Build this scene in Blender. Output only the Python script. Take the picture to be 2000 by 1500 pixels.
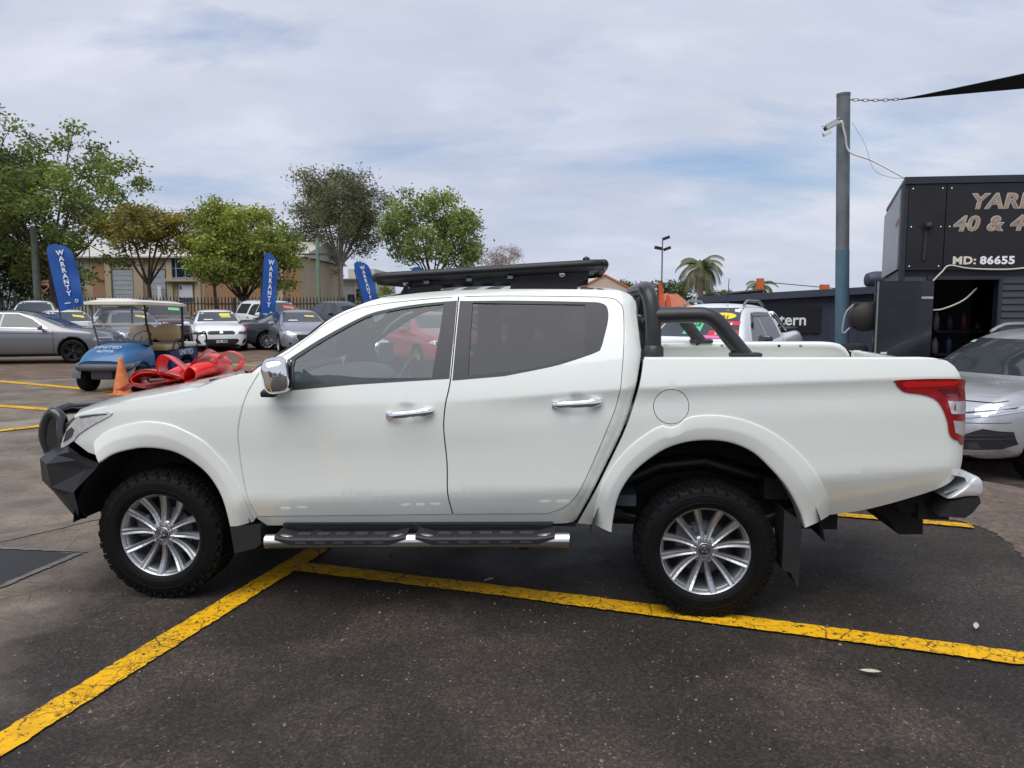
import bpy, bmesh, math, random
import numpy as np
from mathutils import Vector, Matrix, geometry
from mathutils.bvhtree import BVHTree

for o in list(bpy.data.objects):
    bpy.data.objects.remove(o)
SC = bpy.context.scene
COL = SC.collection
R = math.radians

# ------------------------------------------------------------------ camera, sky, sun, exposure
CAM_H = 1.66
cam_d = bpy.data.cameras.new('camera'); cam = bpy.data.objects.new('camera', cam_d); COL.objects.link(cam)
cam.location = (0, 0, CAM_H); cam.rotation_euler = (R(90 - 5.90), 0, 0)
cam_d.sensor_width = 36; cam_d.lens = 27.0; cam_d.clip_start = .05; cam_d.clip_end = 3000
SC.camera = cam
SUN_EL, SUN_AZ = 62.0, 209.0      # azimuth clockwise from +Y: behind the camera, to its left
SC.view_settings.view_transform = 'Standard'; SC.view_settings.look = 'None'
SC.view_settings.gamma = 1; SC.view_settings.use_curve_mapping = False
SC.view_settings.exposure = .73
SC.cycles.max_bounces = 8; SC.cycles.transparent_max_bounces = 24
SC.cycles.use_denoising = True

W = bpy.data.worlds.new('World'); SC.world = W; W.use_nodes = True
nt = W.node_tree; nt.nodes.clear()
def wn(t, **k):
    n = nt.nodes.new(t)
    for a, b in k.items(): setattr(n, a, b)
    return n
sky = wn('ShaderNodeTexSky', sky_type='NISHITA', sun_disc=False, sun_elevation=R(SUN_EL), sun_rotation=R(SUN_AZ), air_density=1.1, dust_density=1.5)
skyb = wn('ShaderNodeMixRGB', blend_type='MULTIPLY'); skyb.inputs[0].default_value = 1; skyb.inputs[2].default_value = (.058, .066, .080, 1)
nt.links.new(sky.outputs[0], skyb.inputs[1])
tc = wn('ShaderNodeTexCoord')
# project the view direction on to a cloud deck so that clouds flatten towards the horizon
sep = wn('ShaderNodeSeparateXYZ'); nt.links.new(tc.outputs['Generated'], sep.inputs[0])
zz = wn('ShaderNodeMath', operation='ADD'); zz.inputs[1].default_value = .30; nt.links.new(sep.outputs[2], zz.inputs[0])
zm = wn('ShaderNodeMath', operation='MAXIMUM'); zm.inputs[1].default_value = .05; nt.links.new(zz.outputs[0], zm.inputs[0])
dx = wn('ShaderNodeMath', operation='DIVIDE'); dy = wn('ShaderNodeMath', operation='DIVIDE')
nt.links.new(sep.outputs[0], dx.inputs[0]); nt.links.new(zm.outputs[0], dx.inputs[1])
nt.links.new(sep.outputs[1], dy.inputs[0]); nt.links.new(zm.outputs[0], dy.inputs[1])
cmb = wn('ShaderNodeCombineXYZ'); nt.links.new(dx.outputs[0], cmb.inputs[0]); nt.links.new(dy.outputs[0], cmb.inputs[1])
def wnoise(scale, detail, rough, loc, sc=(1, 1, 1), dist=0.0):
    m = wn('ShaderNodeMapping'); m.inputs['Location'].default_value = loc; m.inputs['Scale'].default_value = sc
    n = wn('ShaderNodeTexNoise'); n.inputs['Scale'].default_value = scale; n.inputs['Detail'].default_value = detail
    n.inputs['Roughness'].default_value = rough; n.inputs['Distortion'].default_value = dist
    nt.links.new(cmb.outputs[0], m.inputs[0]); nt.links.new(m.outputs[0], n.inputs[0])
    return n.outputs[0]
def wramp(src, stops):
    r = wn('ShaderNodeValToRGB'); e = r.color_ramp.elements
    while len(e) < len(stops): e.new(.5)
    for i, (p, c) in enumerate(stops):
        e[i].position = p; e[i].color = (*c, 1)
    nt.links.new(src, r.inputs[0]); return r.outputs[0]
SKY_A, SKY_B, SKY_C = (-9.1, -1.4, 0), (8.3, .4, 0), (6.6, 7.2, 0)
deck = wramp(wnoise(.75, 4, .50, SKY_A, (1, 1, 1), .3), [(.28, (.330, .362, .450)), (.46, (.366, .396, .476)), (.60, (.388, .415, .482)), (.76, (.455, .475, .525))])
puff = wramp(wnoise(2.3, 7, .60, SKY_B, (1, 1.6, 1), .2), [(.34, (.925, .935, .95)), (.52, (1.0, 1.0, 1.0)), (.68, (1.12, 1.115, 1.10))])
mul = wn('ShaderNodeMixRGB', blend_type='MULTIPLY'); mul.inputs[0].default_value = 1
nt.links.new(deck, mul.inputs[1]); nt.links.new(puff, mul.inputs[2])
gap = wramp(wnoise(.9, 6, .58, SKY_C, (1, 1.7, 1), .3), [(.53, (0, 0, 0)), (.70, (.8, .8, .8))])
mix = wn('ShaderNodeMixRGB'); nt.links.new(gap, mix.inputs[0]); nt.links.new(mul.outputs[0], mix.inputs[1]); nt.links.new(skyb.outputs[0], mix.inputs[2])
bg = wn('ShaderNodeBackground'); bg.inputs[1].default_value = 1.0
nt.links.new(mix.outputs[0], bg.inputs[0])
wo = wn('ShaderNodeOutputWorld'); nt.links.new(bg.outputs[0], wo.inputs[0])

sun_d = bpy.data.lights.new('sun', 'SUN'); sun_d.energy = 1.5; sun_d.angle = R(60); sun_d.color = (1.0, .975, .94)
sun = bpy.data.objects.new('sun', sun_d); COL.objects.link(sun)
_d = Vector((math.sin(R(SUN_AZ)) * math.cos(R(SUN_EL)), math.cos(R(SUN_AZ)) * math.cos(R(SUN_EL)), math.sin(R(SUN_EL))))
sun.rotation_euler = _d.to_track_quat('Z', 'Y').to_euler(); sun.location = (0, -10, 30)

# ------------------------------------------------------------------ materials
MATS = {}
def mat(name, col, rough=.5, metal=0, coat=0, var=0, vscale=8, bump=0, bscale=40, spec=.5, emit=None, coat_rough=.03, trans=0):
    if name in MATS: return MATS[name]
    m = bpy.data.materials.new(name); m.use_nodes = True; t = m.node_tree
    b = t.nodes['Principled BSDF']
    b.inputs['Base Color'].default_value = (*col, 1); b.inputs['Roughness'].default_value = rough; b.inputs['Metallic'].default_value = metal
    b.inputs['Coat Weight'].default_value = coat; b.inputs['Coat Roughness'].default_value = coat_rough; b.inputs['Specular IOR Level'].default_value = spec
    if var or bump:
        c = t.nodes.new('ShaderNodeTexCoord')
        n = t.nodes.new('ShaderNodeTexNoise'); n.inputs['Scale'].default_value = vscale; n.inputs['Detail'].default_value = 6; n.inputs['Roughness'].default_value = .6
        t.links.new(c.outputs['Object'], n.inputs[0])
        if var:
            r = t.nodes.new('ShaderNodeValToRGB'); e = r.color_ramp.elements
            e[0].position = .3; e[1].position = .7
            e[0].color = (*[max(0, x * (1 - var)) for x in col], 1); e[1].color = (*[min(1, x * (1 + var)) for x in col], 1)
            t.links.new(n.outputs[0], r.inputs[0]); t.links.new(r.outputs[0], b.inputs['Base Color'])
            q = t.nodes.new('ShaderNodeMapRange'); q.inputs[3].default_value = max(.02, rough - .12 * min(1, var * 4)); q.inputs[4].default_value = min(1, rough + .12 * min(1, var * 4))
            t.links.new(n.outputs[0], q.inputs[0]); t.links.new(q.outputs[0], b.inputs['Roughness'])
        if bump:
            n2 = t.nodes.new('ShaderNodeTexNoise'); n2.inputs['Scale'].default_value = bscale; n2.inputs['Detail'].default_value = 4
            t.links.new(c.outputs['Object'], n2.inputs[0])
            u = t.nodes.new('ShaderNodeBump'); u.inputs['Strength'].default_value = bump; u.inputs['Distance'].default_value = .02
            t.links.new(n2.outputs[0], u.inputs['Height']); t.links.new(u.outputs[0], b.inputs['Normal'])
    if emit: b.inputs['Emission Color'].default_value = (*emit, 1); b.inputs['Emission Strength'].default_value = 1
    MATS[name] = m; return m
def glass_mat(name, tint, refl=1.45, rough=.01, haze=0, hazecol=(.5, .55, .56)):
    if name in MATS: return MATS[name]
    m = bpy.data.materials.new(name); m.use_nodes = True; t = m.node_tree; t.nodes.clear()
    o = t.nodes.new('ShaderNodeOutputMaterial'); x = t.nodes.new('ShaderNodeMixShader')
    f = t.nodes.new('ShaderNodeFresnel'); f.inputs[0].default_value = refl
    a = t.nodes.new('ShaderNodeBsdfTransparent'); a.inputs[0].default_value = (*tint, 1)
    g = t.nodes.new('ShaderNodeBsdfGlossy'); g.inputs['Roughness'].default_value = rough; g.inputs[0].default_value = (.95, .96, 1, 1)
    t.links.new(f.outputs[0], x.inputs[0]); t.links.new(g.outputs[0], x.inputs[2])
    if haze:  # diffuse veil: hazy reflection on the glass put in as colour
        h = t.nodes.new('ShaderNodeMixShader'); h.inputs[0].default_value = haze
        d = t.nodes.new('ShaderNodeBsdfDiffuse'); d.inputs[0].default_value = (*hazecol, 1)
        t.links.new(a.outputs[0], h.inputs[1]); t.links.new(d.outputs[0], h.inputs[2]); t.links.new(h.outputs[0], x.inputs[1])
    else: t.links.new(a.outputs[0], x.inputs[1])
    t.links.new(x.outputs[0], o.inputs[0]); MATS[name] = m; return m

M_WHITE = mat('white_paint', (.775, .800, .742), .28, 0, 1.0, .012, 1.5, spec=.5)
M_BLACKPL = mat('black_plastic', (.014, .014, .0155), .55, 0, 0, .15, 30, .12, 300)
M_TRIM = mat('window_trim', (.045, .045, .048), .5, 0, 0, .05, 20)
M_STEELBLK = mat('black_powdercoat', (.010, .010, .012), .42, 0, 0, .1, 25, .1, 400)
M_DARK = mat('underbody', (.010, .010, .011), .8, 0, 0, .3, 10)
M_SEAL = mat('seal', (.008, .008, .008), .8)
M_CHROME = mat('chrome', (.86, .87, .88), .06, 1)
M_STEEL = mat('polished_steel', (.72, .72, .71), .16, 1, 0, .03, 20)
M_ALLOY = mat('alloy', (.46, .465, .48), .36, .85, .3, .04, 30)
M_ALLOYD = mat('alloy_dark', (.10, .10, .105), .5, .6, 0, .1, 20)
M_TYRE = mat('tyre_rubber', (.0040, .0040, .0043), .58, 0, 0, .35, 14, .25, 160, spec=.18)
M_GLASS = glass_mat('clear_glass', (.80, .88, .87), 1.5, .005, .09, (.40, .50, .50))
M_GLASST = glass_mat('tinted_glass', (.20, .205, .21), 1.45, .012, .12, (.06, .063, .065))
M_GLASSW = glass_mat('windscreen_glass', (.84, .90, .88), 1.45)
M_DGLASS = mat('dark_car_glass', (.035, .042, .047), .04, 0, 0, 0, spec=.9)
M_LAMP = mat('lamp_clear', (.70, .72, .74), .10, .45, 1, .2, 30)
M_LAMPD = mat('lamp_dark', (.05, .05, .055), .08, .2, 1)
M_RED = mat('lamp_red', (.30, .004, .006), .10, 0, 1, .25, 22)
M_REDD = mat('lamp_dark_red', (.13, .004, .006), .12, 0, 1)
M_RIBBON = mat('ribbon_red', (.72, .016, .012), .28, 0, .35, .05, 6)
M_INT = mat('interior_grey', (.11, .115, .12), .75, 0, 0, .1, 12)
M_INTL = mat('interior_light', (.42, .41, .38), .8, 0, 0, .05, 12)
M_INTD = mat('interior_dark', (.045, .055, .062), .6, 0, 0, .2, 12)
M_WHITEPL = mat('white_plastic', (.74, .74, .72), .5)
M_GALV = mat('galvanised', (.27, .29, .29), .45, .6, 0, .15, 9)
M_YSTK = mat('sticker_yellow', (.78, .62, .10), .5, 0, 0, .1, 30)
M_BLKINK = mat('ink_black', (.01, .01, .01), .6)

# ------------------------------------------------------------------ object helpers
def obj(name, me, m=None, parent=None, smooth=False):
    o = bpy.data.objects.new(name, me); COL.objects.link(o)
    if m is not None and not me.materials: me.materials.append(m)
    if parent is not None: o.parent = parent
    if smooth: me.polygons.foreach_set('use_smooth', [True] * len(me.polygons))
    return o
def tag(o, label=None, cat=None, group=None, kind=None):
    if label: o['label'] = label
    if cat: o['category'] = cat
    if group: o['group'] = group
    if kind: o['kind'] = kind
    return o
def thing(name, label, cat, loc=(0, 0, 0), rz=0, group=None):
    o = bpy.data.objects.new(name, None); COL.objects.link(o)
    o.location = loc; o.rotation_euler = (0, 0, rz); o.empty_display_size = .1
    return tag(o, label, cat, group)
def copy_tree(o, parent=None):
    c = o.copy(); COL.objects.link(c); c.parent = parent
    for ch in list(o.children): copy_tree(ch, c)
    return c
def kids(o):
    r = [o]
    for c in o.children: r += kids(c)
    return r

class MB:
    """collects shapes; build() links them as one mesh object"""
    def __init__(s): s.v = []; s.f = []; s.sm = []
    def add(s, vs, fs, smooth=False):
        n = len(s.v); s.v += [tuple(v) for v in vs]; s.f += [tuple(i + n for i in f) for f in fs]; s.sm += [smooth] * len(fs); return s
    def box(s, c, d, rz=0, rot=None, bev=0):
        x, y, z = [a / 2 for a in d]
        if bev:
            b = min(bev, x * .9, y * .9, z * .9); vs = []; 
            bm = bmesh.new(); bmesh.ops.create_cube(bm, size=1)
            bmesh.ops.scale(bm, vec=d, verts=bm.verts); bmesh.ops.bevel(bm, geom=list(bm.edges), offset=b, segments=2, affect='EDGES', profile=.6)
            vs = [v.co.copy() for v in bm.verts]; fs = [[v.index for v in f.verts] for f in bm.faces]; bm.free()
        else:
            vs = [Vector((a * x, b * y, e * z)) for a in (-1, 1) for b in (-1, 1) for e in (-1, 1)]
            fs = [(0, 1, 3, 2), (4, 6, 7, 5), (0, 4, 5, 1), (2, 3, 7, 6), (0, 2, 6, 4), (1, 5, 7, 3)]
        m = rot if rot is not None else Matrix.Rotation(rz, 3, 'Z')
        return s.add([m @ Vector(v) + Vector(c) for v in vs], fs)
    def bar(s, a, b, w, h, up=(0, 0, 1)):
        a, b = Vector(a), Vector(b); d = (b - a); L = d.length; d.normalize()
        u = Vector(up); sd = d.cross(u)
        if sd.length < 1e-4: sd = d.cross(Vector((1, 0, 0)))
        sd.normalize(); u = sd.cross(d)
        rot = Matrix((d, sd, u)).transposed()
        return s.box((a + b) / 2, (L, w, h), rot=rot)
    def tube(s, pts, r, n=10, caps=True, closed=False, smooth=True):
        pts = [Vector(p) for p in pts]; k = len(pts); rr = r if isinstance(r, (list, tuple)) else [r] * k
        rings = []; prev = None
        for i, p in enumerate(pts):
            if closed: t = pts[(i + 1) % k] - pts[i - 1]
            else: t = pts[min(i + 1, k - 1)] - pts[max(i - 1, 0)]
            t.normalize()
            if prev is None:
                a = t.orthogonal().normalized()
            else:
                a = prev - t * prev.dot(t); a.normalize()
            prev = a; b = t.cross(a)
            rings.append([p + (a * math.cos(2 * math.pi * j / n) + b * math.sin(2 * math.pi * j / n)) * rr[i] for j in range(n)])
        vs = [v for g in rings for v in g]; fs = []
        for i in range(k if closed else k - 1):
            i2 = (i + 1) % k
            for j in range(n): fs.append((i * n + j, i * n + (j + 1) % n, i2 * n + (j + 1) % n, i2 * n + j))
        s.add(vs, fs, smooth)
        if caps and not closed: s.add(rings[0], [tuple(range(n))[::-1]]); s.add(rings[-1], [tuple(range(n))])
        return s
    def lathe(s, prof, n=32, axis='Z', c=(0, 0, 0), smooth=True, closed=False):
        vs = []; k = len(prof)
        for i in range(n):
            a = 2 * math.pi * i / n; ca, sa = math.cos(a), math.sin(a)
            for r, h in prof:
                p = {'Z': (r * ca, r * sa, h), 'Y': (r * ca, h, -r * sa), 'X': (h, r * ca, r * sa)}[axis]
                vs.append((p[0] + c[0], p[1] + c[1], p[2] + c[2]))
        fs = []
        for i in range(n):
            i2 = (i + 1) % n
            for j in range(k if closed else k - 1):
                j2 = (j + 1) % k
                fs.append((i * k + j, i2 * k + j, i2 * k + j2, i * k + j2))
        return s.add(vs, fs, smooth)
    def prism(s, poly, h0, h1, axis='Z', smooth=False):
        """poly in the two other axes, extruded along axis"""
        def P(a, b, h): return {'Z': (a, b, h), 'Y': (a, h, b), 'X': (h, a, b)}[axis]
        n = len(poly); vs = [P(a, b, h0) for a, b in poly] + [P(a, b, h1) for a, b in poly]
        fs = [(i, (i + 1) % n, n + (i + 1) % n, n + i) for i in range(n)]
        s.add(vs, fs, smooth); s.add(vs, [tuple(range(n))[::-1], tuple(range(n, 2 * n))]); return s
    def grid(s, P, closed_u=False, smooth=True):
        nu, nv = len(P), len(P[0]); vs = [p for r in P for p in r]; fs = []
        for i in range(nu if closed_u else nu - 1):
            i2 = (i + 1) % nu
            for j in range(nv - 1): fs.append((i * nv + j, i2 * nv + j, i2 * nv + j + 1, i * nv + j + 1))
        return s.add(vs, fs, smooth)
    def mesh(s, name, fix=True):
        me = bpy.data.meshes.new(name); me.from_pydata([tuple(v) for v in s.v], [], s.f); me.polygons.foreach_set('use_smooth', s.sm)
        if fix:
            bm = bmesh.new(); bm.from_mesh(me); bmesh.ops.remove_doubles(bm, verts=bm.verts, dist=1e-6) if len(bm.verts) < 0 else None
            bmesh.ops.recalc_face_normals(bm, faces=bm.faces); bm.to_mesh(me); bm.free()
        return me
    def build(s, name, m, parent=None, fix=True): return obj(name, s.mesh(name, fix), m, parent)

def text_obj(name, body, size, m, parent=None, loc=(0, 0, 0), rot=(0, 0, 0), extrude=.002, bold=0, shear=0, align='CENTER', sx=1, spacing=1, line=1):
    c = bpy.data.curves.new(name, 'FONT'); c.body = body; c.size = size; c.extrude = extrude; c.offset = bold; c.shear = shear
    c.align_x = align; c.align_y = 'CENTER'; c.space_character = spacing; c.space_line = line; c.resolution_u = 3
    t = bpy.data.objects.new(name + '_src', c); COL.objects.link(t)
    dg = bpy.context.evaluated_depsgraph_get(); me = bpy.data.meshes.new_from_object(t.evaluated_get(dg))
    bpy.data.objects.remove(t); bpy.data.curves.remove(c); me.name = name; me.materials.clear()
    o = obj(name, me, m, parent); o.location = loc; o.rotation_euler = rot; o.scale = (sx, 1, 1); return o

def crom(pts, n=6, closed=False):
    """Catmull-Rom through 2-D or 3-D points"""
    P = [np.array(p, float) for p in pts]; k = len(P); out = []
    for i in range(k if closed else k - 1):
        p1, p2 = P[i], P[(i + 1) % k]
        p0 = P[i - 1] if (closed or i > 0) else 2 * p1 - p2
        p3 = P[(i + 2) % k] if (closed or i + 2 < k) else 2 * p2 - p1
        for j in range(n):
            t = j / n
            out.append(tuple(.5 * (2 * p1 + (p2 - p0) * t + (2 * p0 - 5 * p1 + 4 * p2 - p3) * t * t + (3 * p1 - p0 - 3 * p2 + p3) * t ** 3)))
    if not closed: out.append(tuple(P[-1]))
    return out
def dens(poly, d=.03, closed=True):
    out = []; k = len(poly)
    for i in range(k if closed else k - 1):
        a, b = poly[i], poly[(i + 1) % k]; L = math.hypot(b[0] - a[0], b[1] - a[1]); n = max(1, int(math.ceil(L / d)))
        for j in range(n): out.append((a[0] + (b[0] - a[0]) * j / n, a[1] + (b[1] - a[1]) * j / n))
    if not closed: out.append(tuple(poly[-1]))
    return out
def clean(poly, eps=1e-4):
    out = []
    for p in poly:
        if not out or math.hypot(p[0] - out[-1][0], p[1] - out[-1][1]) > eps: out.append((float(p[0]), float(p[1])))
    if math.hypot(out[0][0] - out[-1][0], out[0][1] - out[-1][1]) < eps: out.pop()
    return out
def area(poly): return .5 * sum(a[0] * b[1] - b[0] * a[1] for a, b in zip(poly, poly[1:] + poly[:1]))
def inset(poly, d):
    """move every edge of a closed polygon inwards by d"""
    poly = clean(poly); s = 1 if area(poly) > 0 else -1; n = len(poly); out = []
    for i in range(n):
        p, a, b = Vector(poly[i]), Vector(poly[i - 1]), Vector(poly[(i + 1) % n])
        e1 = (p - a).normalized(); e2 = (b - p).normalized()
        n1 = Vector((-e1.y, e1.x)) * s; n2 = Vector((-e2.y, e2.x)) * s
        m = n1 + n2
        if m.length < .2: out.append(tuple(p + n1 * d)); continue
        m.normalize(); out.append(tuple(p + m * (d / max(.35, m.dot(n1)))))
    return out
def inside(P, poly):
    x, y = P[:, 0], P[:, 1]; r = np.zeros(len(P), bool); n = len(poly)
    for i in range(n):
        x1, y1 = poly[i]; x2, y2 = poly[(i + 1) % n]
        if y1 == y2: continue
        c = ((y1 > y) != (y2 > y)); xi = (x2 - x1) * (y - y1) / (y2 - y1) + x1
        r ^= c & (x < xi)
    return r
def fill2d(outer, holes=(), step=.04, bstep=.03, lines=()):
    """constrained triangulation of a polygon with holes: 2-D points, triangles (ccw), boundary loops"""
    loops = [dens(clean(outer), bstep)] + [dens(clean(h), bstep) for h in holes]
    pts = []; edges = []
    for lp in loops:
        n0 = len(pts); pts += lp; edges += [(n0 + i, n0 + (i + 1) % len(lp)) for i in range(len(lp))]
    B = np.array(pts); x0, y0 = B.min(0); x1, y1 = B.max(0)
    if step:
        gx, gy = np.meshgrid(np.arange(x0 + step / 2, x1, step), np.arange(y0 + step / 2, y1, step)); G = np.c_[gx.ravel(), gy.ravel()]
        for ln in lines: G = np.r_[G, np.array(dens(ln, step * .6, False))]
        if len(G):
            ok = inside(G, loops[0])
            for h in loops[1:]: ok &= ~inside(G, h)
            G = G[ok]
            if len(G):
                d = np.sqrt(((G[:, None, :] - B[None]) ** 2).sum(2)).min(1); G = G[d > min(step, bstep) * .45]
        pts = pts + [tuple(g) for g in G]
    v, e, f, *_ = geometry.delaunay_2d_cdt([Vector(p) for p in pts], edges, [], 0, 1e-7)
    V = np.array([tuple(p) for p in v]); T = np.array([t for t in f if len(t) == 3])
    C = V[T].mean(1); ok = inside(C, loops[0])
    for h in loops[1:]: ok &= ~inside(C, h)
    T = T[ok]; a, b, c = V[T[:, 0]], V[T[:, 1]], V[T[:, 2]]
    cr = (b[:, 0] - a[:, 0]) * (c[:, 1] - a[:, 1]) - (b[:, 1] - a[:, 1]) * (c[:, 0] - a[:, 0])
    Lm = np.maximum(np.maximum(np.hypot(*(a - b).T), np.hypot(*(b - c).T)), np.hypot(*(c - a).T)); k = np.abs(cr) / Lm > .0012
    T = T[k]; cr = cr[k]
    T[cr < 0] = T[cr < 0][:, ::-1]
    return V, T, loops
# ------------------------------------------------------------------ ground
def sstep(a, b, x):
    t = min(1, max(0, (x - a) / (b - a))); return t * t * (3 - 2 * t)
def gz(x, y):
    x0 = 4.2 - 2.4 * sstep(6.5, 10.5, y)
    return -(.2 + .14 * (1 - sstep(9.6, 11.0, y))) * sstep(x0, x0 + 2.6, x) * sstep(1.5, 5, y)
class NT:
    """small node builder for ground and wall materials"""
    def __init__(s, name):
        s.m = bpy.data.materials.new(name); s.m.use_nodes = True; s.t = s.m.node_tree; s.b = s.t.nodes['Principled BSDF']; s.c = s.n('ShaderNodeTexCoord').outputs['Object']
    def n(s, t, **k):
        q = s.t.nodes.new(t)
        for a, b in k.items(): setattr(q, a, b)
        return q
    def l(s, a, b): s.t.links.new(a, b)
    def noise(s, scale, detail=5, rough=.55, dist=0, co=None):
        q = s.n('ShaderNodeTexNoise'); q.inputs['Scale'].default_value = scale; q.inputs['Detail'].default_value = detail; q.inputs['Roughness'].default_value = rough; q.inputs['Distortion'].default_value = dist
        s.l(co or s.c, q.inputs[0]); return q.outputs[0]
    def voro(s, scale, feature='DISTANCE_TO_EDGE', co=None, out=0, rand=1):
        q = s.n('ShaderNodeTexVoronoi', feature=feature); q.inputs['Scale'].default_value = scale; q.inputs['Randomness'].default_value = rand; s.l(co or s.c, q.inputs[0]); return q.outputs[out]
    def ramp(s, f, *st):
        q = s.n('ShaderNodeValToRGB'); e = q.color_ramp.elements
        while len(e) < len(st): e.new(.5)
        for i, (p, c) in enumerate(st): e[i].position = p; e[i].color = (*(c if isinstance(c, tuple) else (c,) * 3), 1)
        s.l(f, q.inputs[0]); return q.outputs[0]
    def mix(s, f, a, b, mode='MIX'):
        q = s.n('ShaderNodeMixRGB', blend_type=mode)
        for i, v in enumerate((f, a, b)):
            if isinstance(v, (int, float)): q.inputs[i].default_value = v if i == 0 else (v, v, v, 1)
            elif isinstance(v, tuple): q.inputs[i].default_value = (*v, 1)
            else: s.l(v, q.inputs[i])
        return q.outputs[0]
    def math(s, op, a, b=0):
        q = s.n('ShaderNodeMath', operation=op)
        for i, v in enumerate((a, b)):
            if isinstance(v, (int, float)): q.inputs[i].default_value = v
            else: s.l(v, q.inputs[i])
        return q.outputs[0]
    def warp(s, scale, amt):
        q = s.n('ShaderNodeTexNoise'); q.inputs['Scale'].default_value = scale; q.inputs['Detail'].default_value = 3; s.l(s.c, q.inputs[0])
        v = s.n('ShaderNodeVectorMath', operation='SCALE'); v.inputs[3].default_value = amt; s.l(q.outputs[1], v.inputs[0])
        a = s.n('ShaderNodeVectorMath', operation='ADD'); s.l(s.c, a.inputs[0]); s.l(v.outputs[0], a.inputs[1]); return a.outputs[0]
    def axis(s, i):
        q = s.n('ShaderNodeSeparateXYZ'); s.l(s.c, q.inputs[0]); return q.outputs[i]
    def bump(s, h, st=.4, d=.01):
        q = s.n('ShaderNodeBump'); q.inputs['Strength'].default_value = st; q.inputs['Distance'].default_value = d; s.l(h, q.inputs['Height']); s.l(q.outputs[0], s.b.inputs['Normal'])
    def out(s, col=None, rough=None):
        if col is not None: s.l(col, s.b.inputs['Base Color'])
        if rough is not None:
            if isinstance(rough, (int, float)): s.b.inputs['Roughness'].default_value = rough
            else: s.l(rough, s.b.inputs['Roughness'])
        return s.m
def asphalt():
    g = NT('asphalt'); wc = g.warp(1.3, .30)
    base = g.ramp(g.noise(.55, 6, .6), (.30, (.0215, .0172, .0138)), (.52, (.035, .0280, .0220)), (.75, (.070, .053, .038)))
    agg = g.ramp(g.voro(95, 'F1', out=1), (.0, .40), (.55, .92), (.86, 1.5), (1.0, 3.2)); c = g.mix(1, base, agg, 'MULTIPLY')
    fine = g.ramp(g.noise(220, 3, .7), (.3, .72), (.7, 1.28)); c = g.mix(1, c, fine, 'MULTIPLY')
    # worn, sandy area on one side of the yard
    dx = g.math('ADD', g.axis(0), g.math('MULTIPLY', g.noise(.9, 6, .65), 2.6)); dx = g.math('ADD', dx, g.math('MULTIPLY', g.axis(1), .10))
    sandy = g.ramp(g.math('ADD', dx, 1.55), (.30, 1.0), (1.0, 0.0))
    sc = g.ramp(g.noise(1.6, 7, .62), (.30, (.125, .100, .075)), (.5, (.22, .176, .132)), (.70, (.33, .265, .19)))
    sc = g.mix(1, sc, g.ramp(g.noise(75, 3, .7), (.3, .7), (.7, 1.3)), 'MULTIPLY'); c = g.mix(g.math('MULTIPLY', sandy, .82), c, sc)
    # dusty brown stains
    st = g.ramp(g.noise(1.05, 7, .62, .4), (.49, 0.0), (.68, .72)); c = g.mix(st, c, g.mix(1, (.088, .067, .053), agg, 'MULTIPLY'))
    # alligator cracking in patches
    cr = g.ramp(g.voro(3.1, co=wc), (.0, 1.0), (.006, .8), (.018, 0.0)); cr2 = g.ramp(g.voro(8.5, co=wc), (.0, .8), (.010, .5), (.028, 0.0))
    msk = g.ramp(g.noise(.75, 4, .55), (.50, 0.0), (.66, 1.0)); ck = g.math('MULTIPLY', g.math('MAXIMUM', g.math('MULTIPLY', cr, g.ramp(g.noise(2.2, 4, .6), (.42, .1), (.6, 1.0))), g.math('MULTIPLY', cr2, .7)), g.math('MAXIMUM', msk, g.math('MULTIPLY', sandy, .8)))
    c = g.mix(g.math('MULTIPLY', ck, .75), c, (.012, .011, .010))
    h = g.math('SUBTRACT', g.math('ADD', g.math('MULTIPLY', g.noise(140, 4, .7), .8), g.math('MULTIPLY', g.voro(95, 'F1'), .7)), g.math('MULTIPLY', ck, 1.6)); g.bump(h, .55, .006)
    g.b.inputs['Specular IOR Level'].default_value = .35
    return g.out(c, g.ramp(g.noise(.9, 4, .6), (.35, .52), (.65, .82)))
def dirt(name, a, b, c_):
    g = NT(name); c = g.ramp(g.noise(1.4, 8, .65), (.28, a), (.5, b), (.72, c_)); c = g.mix(1, c, g.ramp(g.voro(26, 'F1', out=1), (.0, .65), (1.0, 1.35)), 'MULTIPLY')
    g.bump(g.noise(30, 6, .7), .7, .03); return g.out(c, .9)
ASPH = asphalt(); DIRT = dirt('dirt', (.085, .055, .036), (.14, .092, .060), (.20, .14, .095)); DIRT2 = dirt('gravel_dirt', (.085, .062, .048), (.14, .102, .078), (.21, .155, .12))
xs = sorted(set(list(np.linspace(-600, -40, 8)) + list(np.linspace(-40, 4, 12)) + list(np.linspace(1.5, 7, 23)) + list(np.linspace(8, 600, 10)))); ys = sorted(set(list(np.linspace(-60, 1.5, 4)) + list(np.linspace(1.5, 5, 8)) + list(np.linspace(5.5, 13, 16)) + list(np.linspace(15, 60, 7)) + [200, 900]))
mb = MB(); mb.grid([[(x, y, gz(x, y)) for y in ys] for x in xs]); tag(mb.build('ground', ASPH), kind='structure')
rnd = random.Random(4)
def sheet(name, poly, m, lift=.004, jit=.0, step=.25, kind='structure', parent=None, fixz=None):
    p = dens(clean(poly), max(.03, jit * 1.6 if jit else .3))
    if jit: p = [(x + rnd.uniform(-jit, jit), y + rnd.uniform(-jit, jit)) for x, y in p]
    V, T, _ = fill2d(p, (), step, 9)
    mb = MB(); mb.add([(x, y, (gz(x, y) if fixz is None else fixz) + lift) for x, y in V], [tuple(t) for t in T]); o = mb.build(name, m, parent, fix=False)
    if kind and parent is None: tag(o, kind=kind)
    return o
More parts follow.
